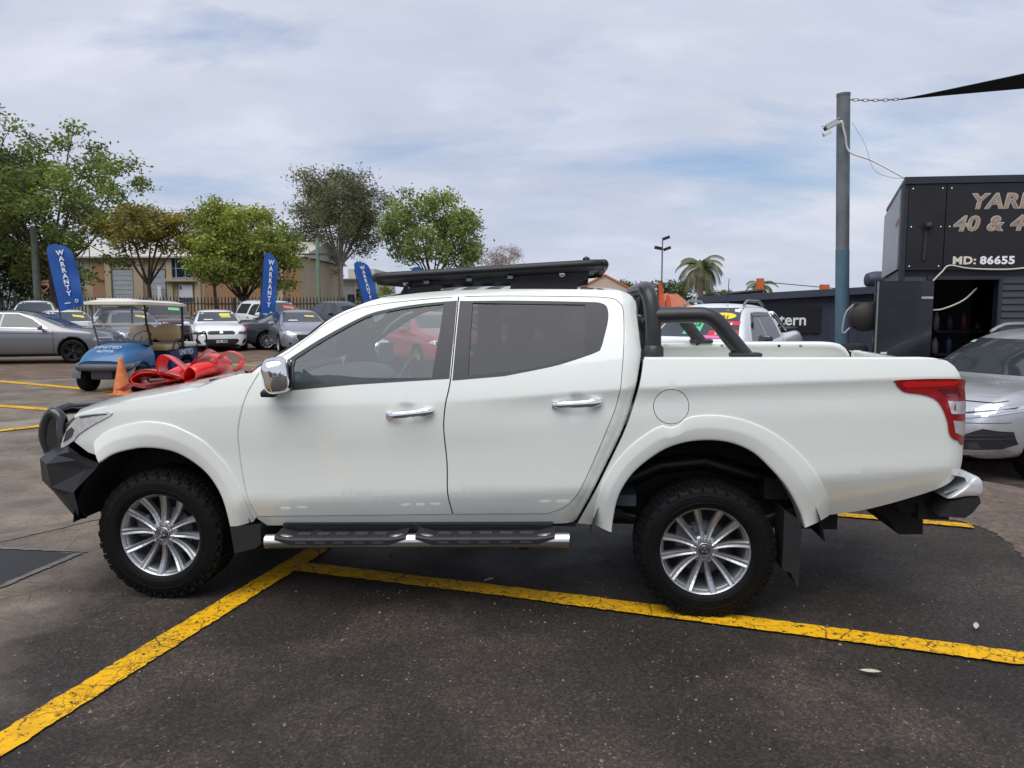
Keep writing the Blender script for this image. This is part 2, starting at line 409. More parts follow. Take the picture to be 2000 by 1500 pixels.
# dirt strip under the parked rows, reaching back to the buildings; gravel apron by the workshop
sheet('dirt_verge', [(-60, 17.5), (-30, 17.3), (-11.4, 17.0), (-9.2, 17.5), (-8.3, 20.6), (-7.8, 22.4), (-5.6, 23.3), (-1, 24.2), (6, 25), (6, 44), (-60, 44)], DIRT, .004, .10, 2.0)
sheet('gravel_apron', crom([(2.75, 6.75), (3.0, 6.28), (3.22, 6.02), (3.52, 5.62), (3.46, 5.2), (3.36, 4.75), (3.5, 4.2), (3.9, 3.4), (6, 2.6)], 8) + [(6.1, 2.58), (12, 2.2), (16, 8), (14, 20), (3.2, 21), (2.2, 12)], DIRT2, .004, .022, .30)
# street verge beyond the fence
sheet('grass_verge', [(-90, 44), (40, 44), (40, 54), (-90, 54)], dirt('dry_grass', (.030, .042, .016), (.05, .06, .022), (.085, .085, .04)), .004, .1, 6)
# repaired patch with pale joint lines
sheet('asphalt_patch', [(-4.6, 5.2), (-3.49, 5.09), (-2.93, 5.00), (-3.03, 4.40), (-3.7, 3.9), (-4.8, 4.2)], mat('patch_asphalt', (.024, .024, .026), .75, 0, 0, .35, 40, .5, 200), .004, .01)
jm = mat('joint_mortar', (.15, .14, .13), .9, 0, 0, .3, 18, .4, 120)
sheet('patch_joint', [(-4.6, 5.19), (-3.50, 5.085), (-2.86, 5.01), (-2.86, 5.045), (-3.50, 5.135), (-4.6, 5.25)], jm, .008, .007); sheet('patch_joint', [(-2.92, 5.005), (-2.87, 5.0), (-2.995, 4.375), (-3.65, 3.87), (-3.68, 3.90), (-3.035, 4.41)], jm, .008, .007)
cm = mat('old_concrete', (.16, .13, .10), .9, 0, 0, .3, 5, .35, 60)
sheet('concrete_strip', [(-9.5, 8.0), (-7.22, 10.72), (-6.0, 12.4), (-5.55, 12.1), (-6.70, 9.92), (-8.6, 7.2)], mat('pale_concrete', (.23, .20, .155), .9, 0, 0, .25, 4, .3, 60), .006, .02)
sheet('concrete_strip', [(-4.6, 4.45), (-3.62, 5.50), (-3.05, 6.25), (-2.98, 6.18), (-3.50, 5.36), (-4.3, 4.4)], cm, .005, .012)
# painted bay lines
def paint_yellow():
    g = NT('bay_line_paint'); wc = g.warp(5, .10)
    col = g.ramp(g.noise(9, 6, .6), (.3, (.70, .36, .004)), (.55, (.84, .45, .004)), (.8, (.88, .50, .015)))
    wear = g.ramp(g.noise(34, 5, .75), (.37, 1.0), (.45, 0.0)); ck = g.math('MULTIPLY', g.ramp(g.voro(7, co=wc), (.0, 1.0), (.015, .7), (.035, 0.0)), g.ramp(g.noise(4.5, 4), (.44, .0), (.56, 1.0))); ck2 = g.ramp(g.voro(30, co=wc), (.0, .9), (.03, .4), (.06, 0.0))
    mk = g.math('MULTIPLY', ck2, g.ramp(g.noise(3.1, 4), (.46, 0.0), (.60, 1.0)))
    col = g.mix(g.ramp(g.noise(2.3, 6, .65), (.50, 0.0), (.78, .45)), col, (.30, .17, .03)); w = g.math('MAXIMUM', g.math('MAXIMUM', wear, ck), mk); c = g.mix(w, col, (.030, .025, .020)); g.bump(g.math('SUBTRACT', g.noise(90, 4, .7), g.math('MULTIPLY', w, 1.5)), .5, .005)
    g.b.inputs['Specular IOR Level'].default_value = .25
    return g.out(c, .65)
YEL = paint_yellow()
def line(a, b, w, lift=.009, jit=.006):
    a, b = Vector(a), Vector(b); d = (b - a).normalized(); n = Vector((-d.y, d.x)) * w / 2
    sheet('bay_line', [tuple(a + n), tuple(b + n), tuple(b - n), tuple(a - n)], YEL, lift, jit, 0)
line((-2.60, .15), (-1.70, 3.66), .150); line((-1.70, 3.66), (-1.325, 5.06), .150, .0092); line((-1.325, 5.06), (-1.06, 6.3), .14)
line((-1.43, 4.745), (0.0, 4.285), .150, .013); line((0, 4.285), (1.03, 3.93), .155, .0132); line((1.03, 3.93), (5.2, 2.46), .150, .013)
line((2.0, 6.15), (3.45, 5.615), .11, .013); line((-14.5, 18.5), (-7.6, 14.6), .22); line((-9.6, 13.0), (-7.2, 12.02), .20); line((-8.6, 7.6), (-5.8, 11.2), .17, .013); line((-9.8, 22.4), (-6.3, 20.5), .2)
# loose grit and a few pale leaves
mb = MB(); r2 = random.Random(9)
for k in range(900):
    x, y = r2.uniform(-2.6, 2.8), r2.uniform(2.3, 5.2); s = r2.uniform(.002, .0065) * (1.5 if r2.random() < .08 else 1)
    mb.add([(x + s * math.cos(a) * r2.uniform(.7, 1.2), y + s * math.sin(a) * r2.uniform(.7, 1.2), .001) for a in (0, 1.3, 2.6, 3.9, 5.1)] + [(x, y, s * 1.1)], [(i, (i + 1) % 5, 5) for i in range(5)])
tag(mb.build('grit', mat('grit_stone', (.22, .19, .16), .9, 0, 0, .5, 50)), 'pale grit scattered over the asphalt', 'grit', kind='stuff')
for i, (x, y, s, a, lb) in enumerate(((1.61, 3.30, .045, -.5, 'pale dry leaf lying on asphalt in front of the rear wheel'), (-.14, 4.46, .030, .2, 'small pale leaf on the yellow line under the pickup'), (2.38, 3.79, .035, 1.0, 'curled tan leaf beyond the yellow line near the gravel'))):
    mb = MB(); rows = []
    for t in np.linspace(-1, 1, 7): rows.append([(t * s, s * .38 * (1 - t * t) * v, .012 + .010 * abs(v) + .006 * t) for v in (-1, 0, 1)])
    mb.grid(rows); o = mb.build('dry_leaf', mat('dry_leaf', (.52, .47, .38), .8, 0, 0, .15, 60)); o.location = (x, y, .003); o.rotation_euler.z = a; tag(o, lb, 'leaf')

# ------------------------------------------------------------------ buildings beyond the yard
M_CREAM = mat('render_cream', (.46, .37, .25), .85, 0, 0, .08, .6); M_TAN = mat('tilt_panel_tan', (.36, .205, .115), .85, 0, 0, .08, .5); M_ROLL = mat('roller_door_grey', (.40, .43, .46), .5, .1, 0, .05, 2); M_ROOF = mat('roof_sheet', (.50, .48, .44), .6, 0, 0, .08, .6)
M_WFR = mat('window_frame_blue', (.30, .44, .55), .5); M_PANE = mat('office_pane', (.020, .026, .035), .06, spec=.8); M_SHADE = mat('inside_shade_black', (.012, .012, .013), .9); M_WHITEW = mat('white_wall', (.62, .62, .60), .8, 0, 0, .07, .5)
bl = thing('warehouse', 'cream and tan two-storey warehouse with grey roller doors behind the trees', 'building', (-30, 56, 0))
k = 56 / 1500 * .995          # metres per picture unit of the survey sketch
def wx(p): return (p - 1000) * k + 30
def part_box(name, x0, x1, z0, z1, y0, y1, m, root): 
    b_ = MB(); b_.box(((x0 + x1) / 2, (y0 + y1) / 2, (z0 + z1) / 2), (x1 - x0, y1 - y0, z1 - z0)); return b_.build(name, m, root)
part_box('wall', wx(-260), wx(590), 0, 5.1, 0, 14, M_CREAM, bl)
mb = MB(); mb.add([(wx(-270), -.5, 5.1), (wx(598), -.5, 5.1), (wx(598), 7, 6.7), (wx(-270), 7, 6.7), (wx(598), 14.5, 5.1), (wx(-270), 14.5, 5.1), (wx(-270), -.5, 5.0), (wx(598), -.5, 5.0)], [(0, 1, 2, 3), (3, 2, 4, 5), (6, 7, 1, 0), (0, 3, 5), (1, 4, 2)]); mb.build('roof', M_ROOF, bl)
for a, b_ in ((-240, -200), (-150, -60), (60, 140), (184, 209), (350, 381), (402, 462), (470, 538), (557, 589)): 
    for z0, z1 in ((.0, 1.62), (1.66, 3.25), (3.29, 4.9)):
        if (a, b_) == (350, 381) and z0 > 1: continue
        part_box('tilt_panel', wx(a), wx(b_), z0, z1, -.06, .2, M_TAN, bl)
for a, b_, zb in ((223, 264, .95), (299, 327, 0), (-40, 30, 0)):
    part_box('door_shade_box', wx(a), wx(b_), 0, 4.2, -.03, .2, M_SHADE, bl)  # no real opening: near-black box, the shaded inside put in as colour
    d = part_box('roller_door', wx(a) + .03, wx(b_) - .03, zb, 4.15, -.08, -.02, M_ROLL, bl)
    for q in range(9): part_box('slat', wx(a) + .03, wx(b_) - .03, zb + .1 + q * (4.0 - zb) / 9, zb + .18 + q * (4.0 - zb) / 9, -.10, -.07, M_ROLL, d)
for a in (211, 266, 330, 384, 545): part_box('pilaster', wx(a), wx(a + 11 if a != 266 else 284), 0, 5.0, -.22, .1, M_CREAM, bl)
def windows(cols, z0, z1, rows_=2):
    w = part_box('window', wx(cols[0]) - .06, wx(cols[-1]) + .06, z0 - .06, z1 + .06, -.10, .1, M_WFR, bl)
    for a, b_ in zip(cols, cols[1:]):
        for q in range(rows_):
            h = (z1 - z0) / rows_; part_box('pane', wx(a) + .05, wx(b_) - .05, z0 + q * h + .04, z0 + (q + 1) * h - .04, -.13, -.09, M_PANE, w)
windows((331, 348, 366, 385), 3.6, 4.95); windows((138, 150, 164), 3.2, 4.7); windows((-120, -100, -80), 3.2, 4.7)
part_box('sill', wx(328), wx(390), 3.32, 3.5, -.5, .1, M_CREAM, bl); part_box('awning_edge', wx(130), wx(166), 2.85, 3.05, -.9, .1, M_CREAM, bl)
sg = part_box('sign_board', wx(353), wx(379), 2.0, 3.1, -.16, -.10, mat('sign_white', (.70, .72, .75), .5), bl); part_box('sign_band', wx(353), wx(379), 2.0, 2.16, -.18, -.155, mat('sign_navy', (.04, .06, .20), .5), sg)
part_box('sign_crest', wx(354.5), wx(358), 2.75, 3.0, -.18, -.155, mat('sign_navy', (.04, .06, .20), .5), sg)
part_box('wall_light', wx(315), wx(322), 0, 3.0, -.5, -.3, M_WHITEPL, bl)

w2 = thing('white_workshop', 'low white workshop with a cream roller door beside a pale gum trunk', 'building', (-14, 72, 0)); k2 = 72 / 1500 * .995
def vx(p): return (p - 1000) * k2 + 14
part_box('wall', vx(592), vx(735), 0, 3.9, 0, 12, M_WHITEW, w2); part_box('roof', vx(590), vx(738), 3.9, 4.05, -.4, 12.4, mat('roof_grey', (.22, .23, .24), .6), w2); part_box('upper_block', vx(668), vx(722), 4.06, 5.1, 3, 11, mat('upper_cream', (.58, .55, .47), .8), w2)
d = part_box('roller_door', vx(597), vx(652), 0, 2.75, -.08, .1, mat('roller_cream', (.54, .51, .43), .6), w2)
for q in range(12): part_box('slat', vx(597) + .02, vx(652) - .02, .08 + q * .22, .2 + q * .22, -.11, -.07, mat('roller_cream', (.54, .51, .43), .6), d)
part_box('door', vx(680), vx(693), 0, 2.6, -.09, .1, M_TRIM, w2); ww = part_box('window', vx(697), vx(713), 2.1, 3.1, -.09, .1, M_TRIM, w2); part_box('pane', vx(698), vx(712), 2.18, 3.02, -.12, -.08, M_PANE, ww)
part_box('downpipe', vx(694), vx(695.5), 0, 3.9, -.16, -.06, M_WHITEPL, w2)

pr = thing('terracotta_house', 'cream gabled roof with orange barge boards beyond the yard', 'building', (6.6, 48, 0))
part_box('wall', -3, 1.2, 0, 2.2, 0, 6, mat('house_cream', (.62, .52, .40), .8), pr)
mb = MB(); mb.add([(-3.3, -.3, 2.2), (-.9, -.3, 3.45), (1.5, -.3, 2.2), (-3.3, 6.3, 2.2), (-.9, 6.3, 3.45), (1.5, 6.3, 2.2)], [(0, 1, 4, 3), (1, 2, 5, 4), (0, 2, 1), (3, 4, 5), (0, 3, 5, 2)]); mb.build('roof', mat('house_roof', (.60, .47, .36), .8), pr)
mb = MB(); mb.bar((-3.35, -.34, 2.2), (-.9, -.34, 3.49), .08, .10); mb.bar((-.9, -.34, 3.49), (1.55, -.34, 2.2), .08, .10); mb.build('barge_board', mat('barge_orange', (.55, .14, .06), .7), pr)
pr2 = thing('tiled_house', 'low house with an orange tiled roof beside the palm', 'building', (9.0, 40, 0)); part_box('wall', -.95, .15, 0, 1.6, 0, 5, mat('house_cream', (.62, .52, .40), .8), pr2)
mb = MB(); mb.add([(-1.1, -.4, 1.55), (.3, -.4, 1.55), (.1, 2.5, 2.25), (-.8, 2.5, 2.25), (.3, 5.4, 1.55), (-1.1, 5.4, 1.55)], [(0, 1, 2, 3), (1, 4, 2), (4, 5, 3, 2), (5, 0, 3)]); mb.build('roof', mat('terracotta', (.42, .13, .06), .8, 0, 0, .2, 3), pr2)

# palisade fence, every pale a piece
fe = thing('palisade_fence', 'dark green palisade fence behind the parked cars', 'fence', (-33, 38.5, 0)); M_PAL = mat('fence_green', (.016, .030, .026), .55, 0, 0, .1, 5)
pm = MB(); pm.add([(-.03, 0, .1), (.03, 0, .1), (.03, 0, 1.95), (0, 0, 2.08), (-.03, 0, 1.95), (-.03, .02, .1), (.03, .02, .1), (.03, .02, 1.95), (0, .02, 2.08), (-.03, .02, 1.95)], [(0, 1, 2, 3, 4), (9, 8, 7, 6, 5), (0, 5, 6, 1), (1, 6, 7, 2), (2, 7, 8, 3), (3, 8, 9, 4), (4, 9, 5, 0)]); PAL = pm.mesh('pale')
for q in range(178):
    o = obj('pale', PAL, M_PAL, fe); o.location.x = .17 * q
for z in (.45, 1.70):
    b_ = MB(); b_.box((15, .04, z), (30.4, .04, .06)); b_.build('rail', M_PAL, fe)
for q in range(12):
    b_ = MB(); b_.box((2.72 * q + .085, .08, 1.0), (.08, .08, 2.0)); b_.build('post', M_PAL, fe)

# ------------------------------------------------------------------ trees
def leaf_mat():
    m = bpy.data.materials.new('leaves'); m.use_nodes = True; t = m.node_tree; t.nodes.clear(); o = t.nodes.new('ShaderNodeOutputMaterial'); a = t.nodes.new('ShaderNodeAttribute'); a.attribute_name = 'leafcol'
    d = t.nodes.new('ShaderNodeBsdfPrincipled'); d.inputs['Roughness'].default_value = .55; tr = t.nodes.new('ShaderNodeBsdfTranslucent'); x = t.nodes.new('ShaderNodeMixShader'); x.inputs[0].default_value = .30
    g = t.nodes.new('ShaderNodeMixRGB'); g.blend_type = 'MULTIPLY'; g.inputs[0].default_value = 1; g.inputs[2].default_value = (1.3, 1.25, .6, 1)
    t.links.new(a.outputs[0], d.inputs['Base Color']); t.links.new(a.outputs[0], g.inputs[1]); t.links.new(g.outputs[0], tr.inputs[0]); t.links.new(d.outputs[0], x.inputs[1]); t.links.new(tr.outputs[0], x.inputs[2]); t.links.new(x.outputs[0], o.inputs[0]); return m
M_LEAF = leaf_mat(); M_BARK = mat('bark', (.075, .055, .042), .9, 0, 0, .3, 6, .5, 30); M_GUM = mat('gum_bark', (.36, .31, .26), .8, 0, 0, .25, 3); 
def leaves_mesh(name, C, N, Lw, Ll, cols, rng, droop=0.):
    """C: leaf centres (n,3); N: brightness per leaf; cols: list of colours"""
    Lw *= .82; Ll *= .82
    n = len(C); u = rng.normal(size=(n, 3)); u[:, 2] = u[:, 2] * .7 - droop; u /= np.linalg.norm(u, axis=1)[:, None]
    v = np.cross(u, rng.normal(size=(n, 3))); v /= np.linalg.norm(v, axis=1)[:, None]
    s = rng.uniform(.6, 1.35, (n, 1)); a, b = u * Ll * s / 2, v * Lw * s / 2
    V = np.stack([C - a, C - a * .1 + b, C + a, C - a * .1 - b], 1).reshape(-1, 3); F = np.arange(4 * n).reshape(-1, 4)
    me = bpy.data.meshes.new(name); me.from_pydata(V.tolist(), [], F.tolist())
    col = np.array(cols)[rng.integers(0, len(cols), n)] * N[:, None] * 2.45; at = me.attributes.new('leafcol', 'FLOAT_COLOR', 'FACE'); at.data.foreach_set('color', np.c_[col, np.ones(n)].astype(np.float32).ravel()); return me
def tree(name, label, loc, h, trunk_h, crown, cols, n_clump, per, leaf, seed, bark=None, trunk_r=.16, lobes=9, clump_r=.55, droop=0., lean=(0, 0), gap=.0, flat=1.0, group='trees beyond the fence'):
    rng = np.random.default_rng(seed); root = thing(name, label, 'tree', loc, 0, group)
    cx, cz = crown; zc = h - cz; bark = bark or M_BARK; mb = MB()
    top = np.array([lean[0], lean[1], trunk_h]); mb.tube(crom([(0, 0, -.1), (lean[0] * .3 + .06, lean[1] * .3, trunk_h * .4), tuple(top)], 4), [trunk_r * q for q in np.linspace(.95, .55, 9)], 8)
    L = []
    for q in range(lobes):
        a = q * 2.399 + rng.uniform(-.3, .3); e = -0.55 + 1.5 * (q + .5) / lobes; rr = math.sqrt(max(.05, 1 - min(1, e * e))) * rng.uniform(.55, .75)
        L.append(np.array([lean[0] + cx * rr * math.cos(a), lean[1] + cx * rr * math.sin(a), zc + cz * e * .72]))
    CC = []
    for lb in L:
        md = (top + lb) / 2 + np.array([0, 0, -.12 * h * .3]) + rng.normal(size=3) * .12; mb.tube(crom([tuple(top - [0, 0, trunk_h * .12]), tuple(md), tuple(lb)], 4), [trunk_r * q for q in np.linspace(.42, .10, 9)], 6)
    for q in range(n_clump):
        lb = L[rng.integers(len(L))]; d = rng.normal(size=3); d /= np.linalg.norm(d); r_ = rng.uniform(.25, 1) ** .6; p = lb + d * r_ * np.array([cx, cx, cz * flat]) * .46
        CC.append(p)
        if q % 2 == 0: mb.tube([tuple(lb), tuple((lb + p) / 2 + rng.normal(size=3) * .08), tuple(p)], [trunk_r * .14, trunk_r * .10, trunk_r * .05], 4, caps=False)
    mb.build('trunk', bark, root)
    CC = np.array(CC); tone = rng.uniform(.62, 1.28, len(CC)); idx = rng.integers(0, len(CC), int(n_clump * per * 1.35)); C = CC[idx] + rng.normal(size=(len(idx), 3)) * clump_r * np.array([.55, .55, .38]) - np.array([0, 0, droop]) * rng.uniform(0, 1.2, (len(idx), 1))
    me = leaves_mesh('crown', C, tone[idx] * rng.uniform(.75, 1.25, len(idx)), leaf[0], leaf[1], cols, rng, droop); me.materials.append(M_LEAF); obj('crown', me, None, root); return root
GR = [(.060, .095, .022), (.075, .105, .026), (.045, .075, .020)]; GD = [(.030, .050, .020), (.040, .060, .020), (.048, .066, .026)]; OL = [(.125, .105, .022), (.105, .095, .024), (.085, .085, .020)]; YG = [(.105, .125, .022), (.13, .14, .03), (.075, .10, .02)]; EU = [(.062, .066, .034), (.075, .070, .040), (.05, .058, .03)]; EL = [(.095, .125, .035), (.07, .105, .03), (.115, .13, .045)]
tree('broadleaf_tree', 'tall green broadleaf tree spreading over the warehouse end by the tilted banner', (-25.0, 42, 0), 11.2, 4.2, (5.0, 4.7), GR + [(.10, .095, .025)], 170, 95, (.14, .28), 3, lobes=14, clump_r=.62, trunk_r=.22)
tree('broadleaf_tree', 'tall olive-tinged tree with a lone top spray at the yard end', (-30.5, 44, 0), 12.5, 4.5, (4.6, 5.2), GD + [(.085, .075, .02)], 140, 90, (.15, .30), 13, lobes=12, clump_r=.7, trunk_r=.22)
tree('dark_conifer', 'very dark dense tree behind the timber street pole', (-30.2, 46, 0), 7.5, 1.2, (3.6, 3.8), [(.016, .028, .014), (.022, .034, .018)], 110, 80, (.14, .30), 23, lobes=11, clump_r=.6)
tree('olive_tree', 'umbrella-shaped olive-brown tree with bare forked limbs before the roller doors', (-18.6, 39.6, 0), 7.0, 3.0, (2.25, 1.75), OL, 85, 95, (.11, .22), 5, lobes=10, clump_r=.46, trunk_r=.17, flat=.6)
tree('olive_tree', 'small bushy tree half hidden between the olive tree and the yellow-green one', (-17.7, 46, 0), 7.6, 3.0, (1.9, 2.2), GD + OL[:1], 60, 70, (.12, .24), 15, lobes=7, clump_r=.5)
tree('round_tree', 'dense rounded yellow-green tree beside the upright blue banner', (-13.9, 40, 0), 6.8, 2.0, (2.75, 2.55), YG, 150, 115, (.12, .24), 7, lobes=13, clump_r=.52, trunk_r=.15)
tree('gum_tree', 'tall sparse gum tree with a pale straight trunk', (-14.2, 64, 0), 13.2, 5.5, (3.9, 4.4), EU, 150, 125, (.11, .34), 9, M_GUM, .30, 14, .85, .35, flat=.8)
tree('gum_tree', 'thin drooping gum behind the tan warehouse corner', (-17.6, 66, 0), 7.6, 3.0, (2.2, 2.2), EU + [(.09, .06, .04)], 45, 60, (.11, .32), 19, M_GUM, .16, 7, .7, .35)
tree('airy_tree', 'airy green tree standing alone above the roof rack', (-4.9, 48, 0), 8.7, 3.4, (3.3, 2.9), EL, 120, 90, (.13, .27), 11, lobes=13, clump_r=.58, trunk_r=.15, flat=.8)
tree('bare_tree', 'leafless reddish-brown shrub crown past the airy tree', (-1.0, 76, 0), 7.3, 3.6, (2.4, 1.5), [(.13, .075, .060), (.10, .062, .052)], 60, 45, (.035, .42), 12, lobes=9, clump_r=.55, trunk_r=.12)
tree('yellow_shrub', 'yellow-green shrub beside the white workshop', (-10.2, 60, 0), 3.0, .8, (1.6, 1.2), YG, 40, 60, (.14, .26), 21, lobes=6, clump_r=.5)
tree('small_tree', 'small brown-green tree just behind the cab roof', (8.9, 60, 0), 3.5, 1.2, (1.1, .8), [(.07, .065, .03)], 26, 50, (.12, .24), 31, lobes=5, clump_r=.4)
tree('small_tree', 'dark green tree behind the orange flags', (12.0, 58, 0), 3.6, 1.2, (1.7, 1.1), GD, 40, 55, (.13, .26), 32, lobes=6, clump_r=.45)
tree('small_tree', 'rounded dull tree low behind the palm and the blue shed', (17.2, 64, 0), 3.0, 1.0, (1.6, .8), [(.05, .055, .03)], 30, 50, (.13, .26), 33, lobes=6, clump_r=.45)
def palm(label, loc, h, nf, fl, seed, rb=.14):
    rng = np.random.default_rng(seed); root = thing('palm_tree', label, 'tree', loc, 0, 'palms beyond the yard'); mb = MB(); mb.tube([(0, 0, 0), (.05, 0, h * .5), (0, 0, h)], [rb * 1.2, rb, rb * 1.1], 10); mb.lathe([(.0, h - .5), (rb * 1.6, h - .35), (rb * 1.5, h - .1), (.0, h + .25)], 10); mb.build('trunk', M_GUM, root)
    for q in range(nf):
        a = q * 2.4 + rng.uniform(-.2, .2); el = 1.35 - 2.0 * (q / nf) + rng.uniform(-.1, .1); L = fl * rng.uniform(.85, 1.1); m2 = MB(); P = []
        dz = el; p = np.array([0, 0, h]); 
        for s in range(13):
            P.append(p.copy()); p = p + L / 12 * np.array([math.cos(a) * math.cos(dz), math.sin(a) * math.cos(dz), math.sin(dz)]); dz -= (1.9 + .5 * rng.random()) / 12 * (1 if dz > -1.45 else 0)
        m2.tube([tuple(x) for x in P], [.025 * (1 - s / 14) for s in range(13)], 4, caps=False); sd = np.array([-math.sin(a), math.cos(a), 0])
        for s in range(2, 12):
            for tt in (0, .33, .66):
                for sg_ in (-1, 1):
                    b0 = P[s] * (1 - tt) + P[s + 1] * tt; d_ = P[s + 1] - P[s]; d_ /= np.linalg.norm(d_) + 1e-6; ll = .48 * math.sin(math.pi * (s + tt) / 13.5) ** .6 * fl / 1.9; e_ = b0 + (sd * sg_ * .75 + d_ * .55 + np.array([0, 0, -.55])) * ll; w_ = d_ * .025
                    m2.add([tuple(b0 - w_), tuple(b0 + w_), tuple(e_)], [(0, 1, 2)])
        m2.build('frond', mat('palm_frond', (.105, .115, .035), .5, 0, 0, .25, 4) if q < nf * .72 else mat('palm_frond_dry', (.20, .16, .09), .7, 0, 0, .25, 4), root)
palm('tall palm with arching fronds rising over the tiled roof', (10.95, 45, 0), 3.75, 34, 1.75, 4); palm('low bushy palm crown showing over the blue shed roof', (18.6, 58, 0), 2.9, 26, 1.5, 6)
# street poles
def pole_thing(name, label, cat, loc, h, r, m, parts=()):
    t = thing(name, label, cat, loc); mb = MB(); mb.tube([(0, 0, -.05), (0, 0, h)], [r, r * .8], 12); mb.build('shaft', m, t); return t
t = pole_thing('street_pole', 'pale green power pole with a timber crossarm in front of the gum', 'pole', (-12.0, 48, 0), 5.75, .14, mat('pole_green', (.20, .28, .20), .8, 0, 0, .15, 3)); mb = MB(); mb.box((-.1, 0, 4.75), (2.4, .1, .1)); mb.build('crossarm', M_BARK, t)
pole_thing('timber_pole', 'weathered grey-green timber pole in the shade of the big tree', 'pole', (-24.3, 39.6, 0), 5.6, .20, mat('pole_timber', (.13, .145, .12), .85, 0, 0, .25, 4))
t = pole_thing('floodlight_pole', 'tall thin floodlight pole above the orange flags', 'light pole', (11.6, 60, 0), 6.6, .07, M_GALV)
for x, z in ((-.35, 6.0), (.35, 5.95), (.25, 6.75)):
    mb = MB(); mb.box((x, -.1, z), (.55, .3, .22), rot=Matrix.Rotation(R(-20 if x > 0 else 12), 3, 'Y')); mb.build('floodlight', M_STEELBLK, t)
t = pole_thing('street_lamp', 'small round-headed lamp far behind the roof rack', 'street lamp', (6.7, 70, 0), 5.6, .06, M_GALV); mb = MB(); mb.lathe([(.0, 6.0), (.3, 5.85), (.35, 5.65), (.0, 5.55)], 12); mb.build('lamp_head', M_STEELBLK, t)
def lerp_tab(tab, x):
    if x<=tab[0][0]: return tab[0][1]
    for (a,b),(c,d) in zip(tab,tab[1:]):
        if x<=c: return b+(d-b)*(x-a)/(c-a)
    return tab[-1][1]
def smooth_tab(tab, x):
    """monotone-ish cubic through the knots"""
    n=len(tab)
    if x<=tab[0][0]: return tab[0][1]
    if x>=tab[-1][0]: return tab[-1][1]
    for i in range(n-1):
        if x<=tab[i+1][0]: break
    x0,y0=tab[i]; x1,y1=tab[i+1]; h=x1-x0
    def sl(k):
        if k<=0: return (tab[1][1]-tab[0][1])/(tab[1][0]-tab[0][0])
        if k>=n-1: return (tab[-1][1]-tab[-2][1])/(tab[-1][0]-tab[-2][0])
        return (tab[k+1][1]-tab[k-1][1])/(tab[k+1][0]-tab[k-1][0])
    m0,m1=sl(i),sl(i+1); t=(x-x0)/h
    return y0*(1+2*t)*(1-t)**2+m0*h*t*(1-t)**2+y1*t*t*(3-2*t)+m1*h*t*t*(t-1)
CREASE=[(-2.9,1.30),(-2.417,1.29),(-1.098,1.225),(-.131,1.146),(1.146,1.103),(2.1,1.05)]
LOWCR=[(-2.9,.86),(-2.0,.78),(-.839,.695),(-.125,.653),(.936,.59),(2.1,.53)]
def body_w(x,z):
    zc=smooth_tab(CREASE,x); zl=smooth_tab(LOWCR,x)
    u=min(1,max(0,(-.05-x)/.9)); u=u*u*(3-2*u)      # the shoulder undercut deepens towards the tail
    if z<=zc:
        w=smooth_tab([(zl-.24,.775),(zl-.12,.843),(zl-.03,.8815),(zl+.008,.8895),(zl+.09,.8875),((zl+zc)/2-.02,.8875),(zc-.16,.8940-.0065*u),(zc-.055,.8945-.0140*u),(zc,.8905+.003*u)],z)
    else:
        d=z-zc
        if d<.11: w=smooth_tab([(0,.8905+.003*u),(.03,.8845+.0025*u),(.11,.862)],d)
        else:
            e=d-.11; w=.862-.34*e-.24*e*e
    if x>1.2: t=(x-1.2)/.9; w-=.11*t*t
    if x<-2.1: t=(-2.1-x)/.7; w-=.035*t*t
    if x<-2.70: t=(-2.70-x)/.11; w-=.075*t*t
    return w

# ------------------------------------------------------------------ white pickup: outlines in its own metres (x forward, z up), y from body_w
HOOD_GAP = [(1.959, 1.05), (1.855, 1.075), (1.706, 1.116), (1.562, 1.142), (1.415, 1.168), (1.289, 1.192), (1.19, 1.228), (1.145, 1.248), (1.017, 1.282)]
FENDER_DOOR = [(0.912, 1.289), (0.96, 1.196), (0.987, 1.119), (1.015, 0.999), (1.02, 0.917), (1.012, 0.781), (0.991, 0.644), (0.967, 0.559), (0.944, 0.483)]
DITCH = [(0.894, 1.33), (0.782, 1.385), (0.663, 1.477), (0.568, 1.555), (0.426, 1.629), (0.279, 1.663), (0.055, 1.688), (-0.169, 1.704), (-0.422, 1.709), (-0.801, 1.705), (-0.99, 1.698), (-1.047, 1.671), (-1.068, 1.622), (-1.07, 1.454), (-1.056, 1.259)]
PILLAR = [(0.971, 1.272), (0.895, 1.335), (0.776, 1.407), (0.65, 1.494), (0.543, 1.584), (0.415, 1.649), (0.283, 1.694), (0.059, 1.725), (-0.165, 1.740), (-.5, 1.745), (-.85, 1.742), (-1.05, 1.735)]
DOOR_SPLIT = [(-0.168, 1.711), (-0.164, 1.508), (-0.154, 1.264), (-0.131, 1.133), (-0.121, 1.006), (-0.136, 0.813), (-0.138, 0.653), (-0.157, 0.52)]
RDOOR_REAR = [(-1.056, 1.259), (-1.051, 1.222), (-1.029, 1.127), (-0.985, 1.008), (-0.915, 0.834), (-0.858, 0.706), (-0.818, 0.635), (-0.763, 0.578), (-0.672, 0.535)]
CAB_BACK = [(-1.102, 1.716), (-1.126, 1.685), (-1.138, 1.603), (-1.152, 1.484), (-1.157, 1.395), (-1.137, 1.265), (-1.105, 1.128), (-1.055, 0.98), (-0.941, 0.733), (-0.824, 0.478)]
BED_FRONT = [(-1.170, 1.379), (-1.152, 1.265), (-1.117, 1.128), (-1.066, 0.98), (-0.953, 0.733), (-0.836, 0.478)]
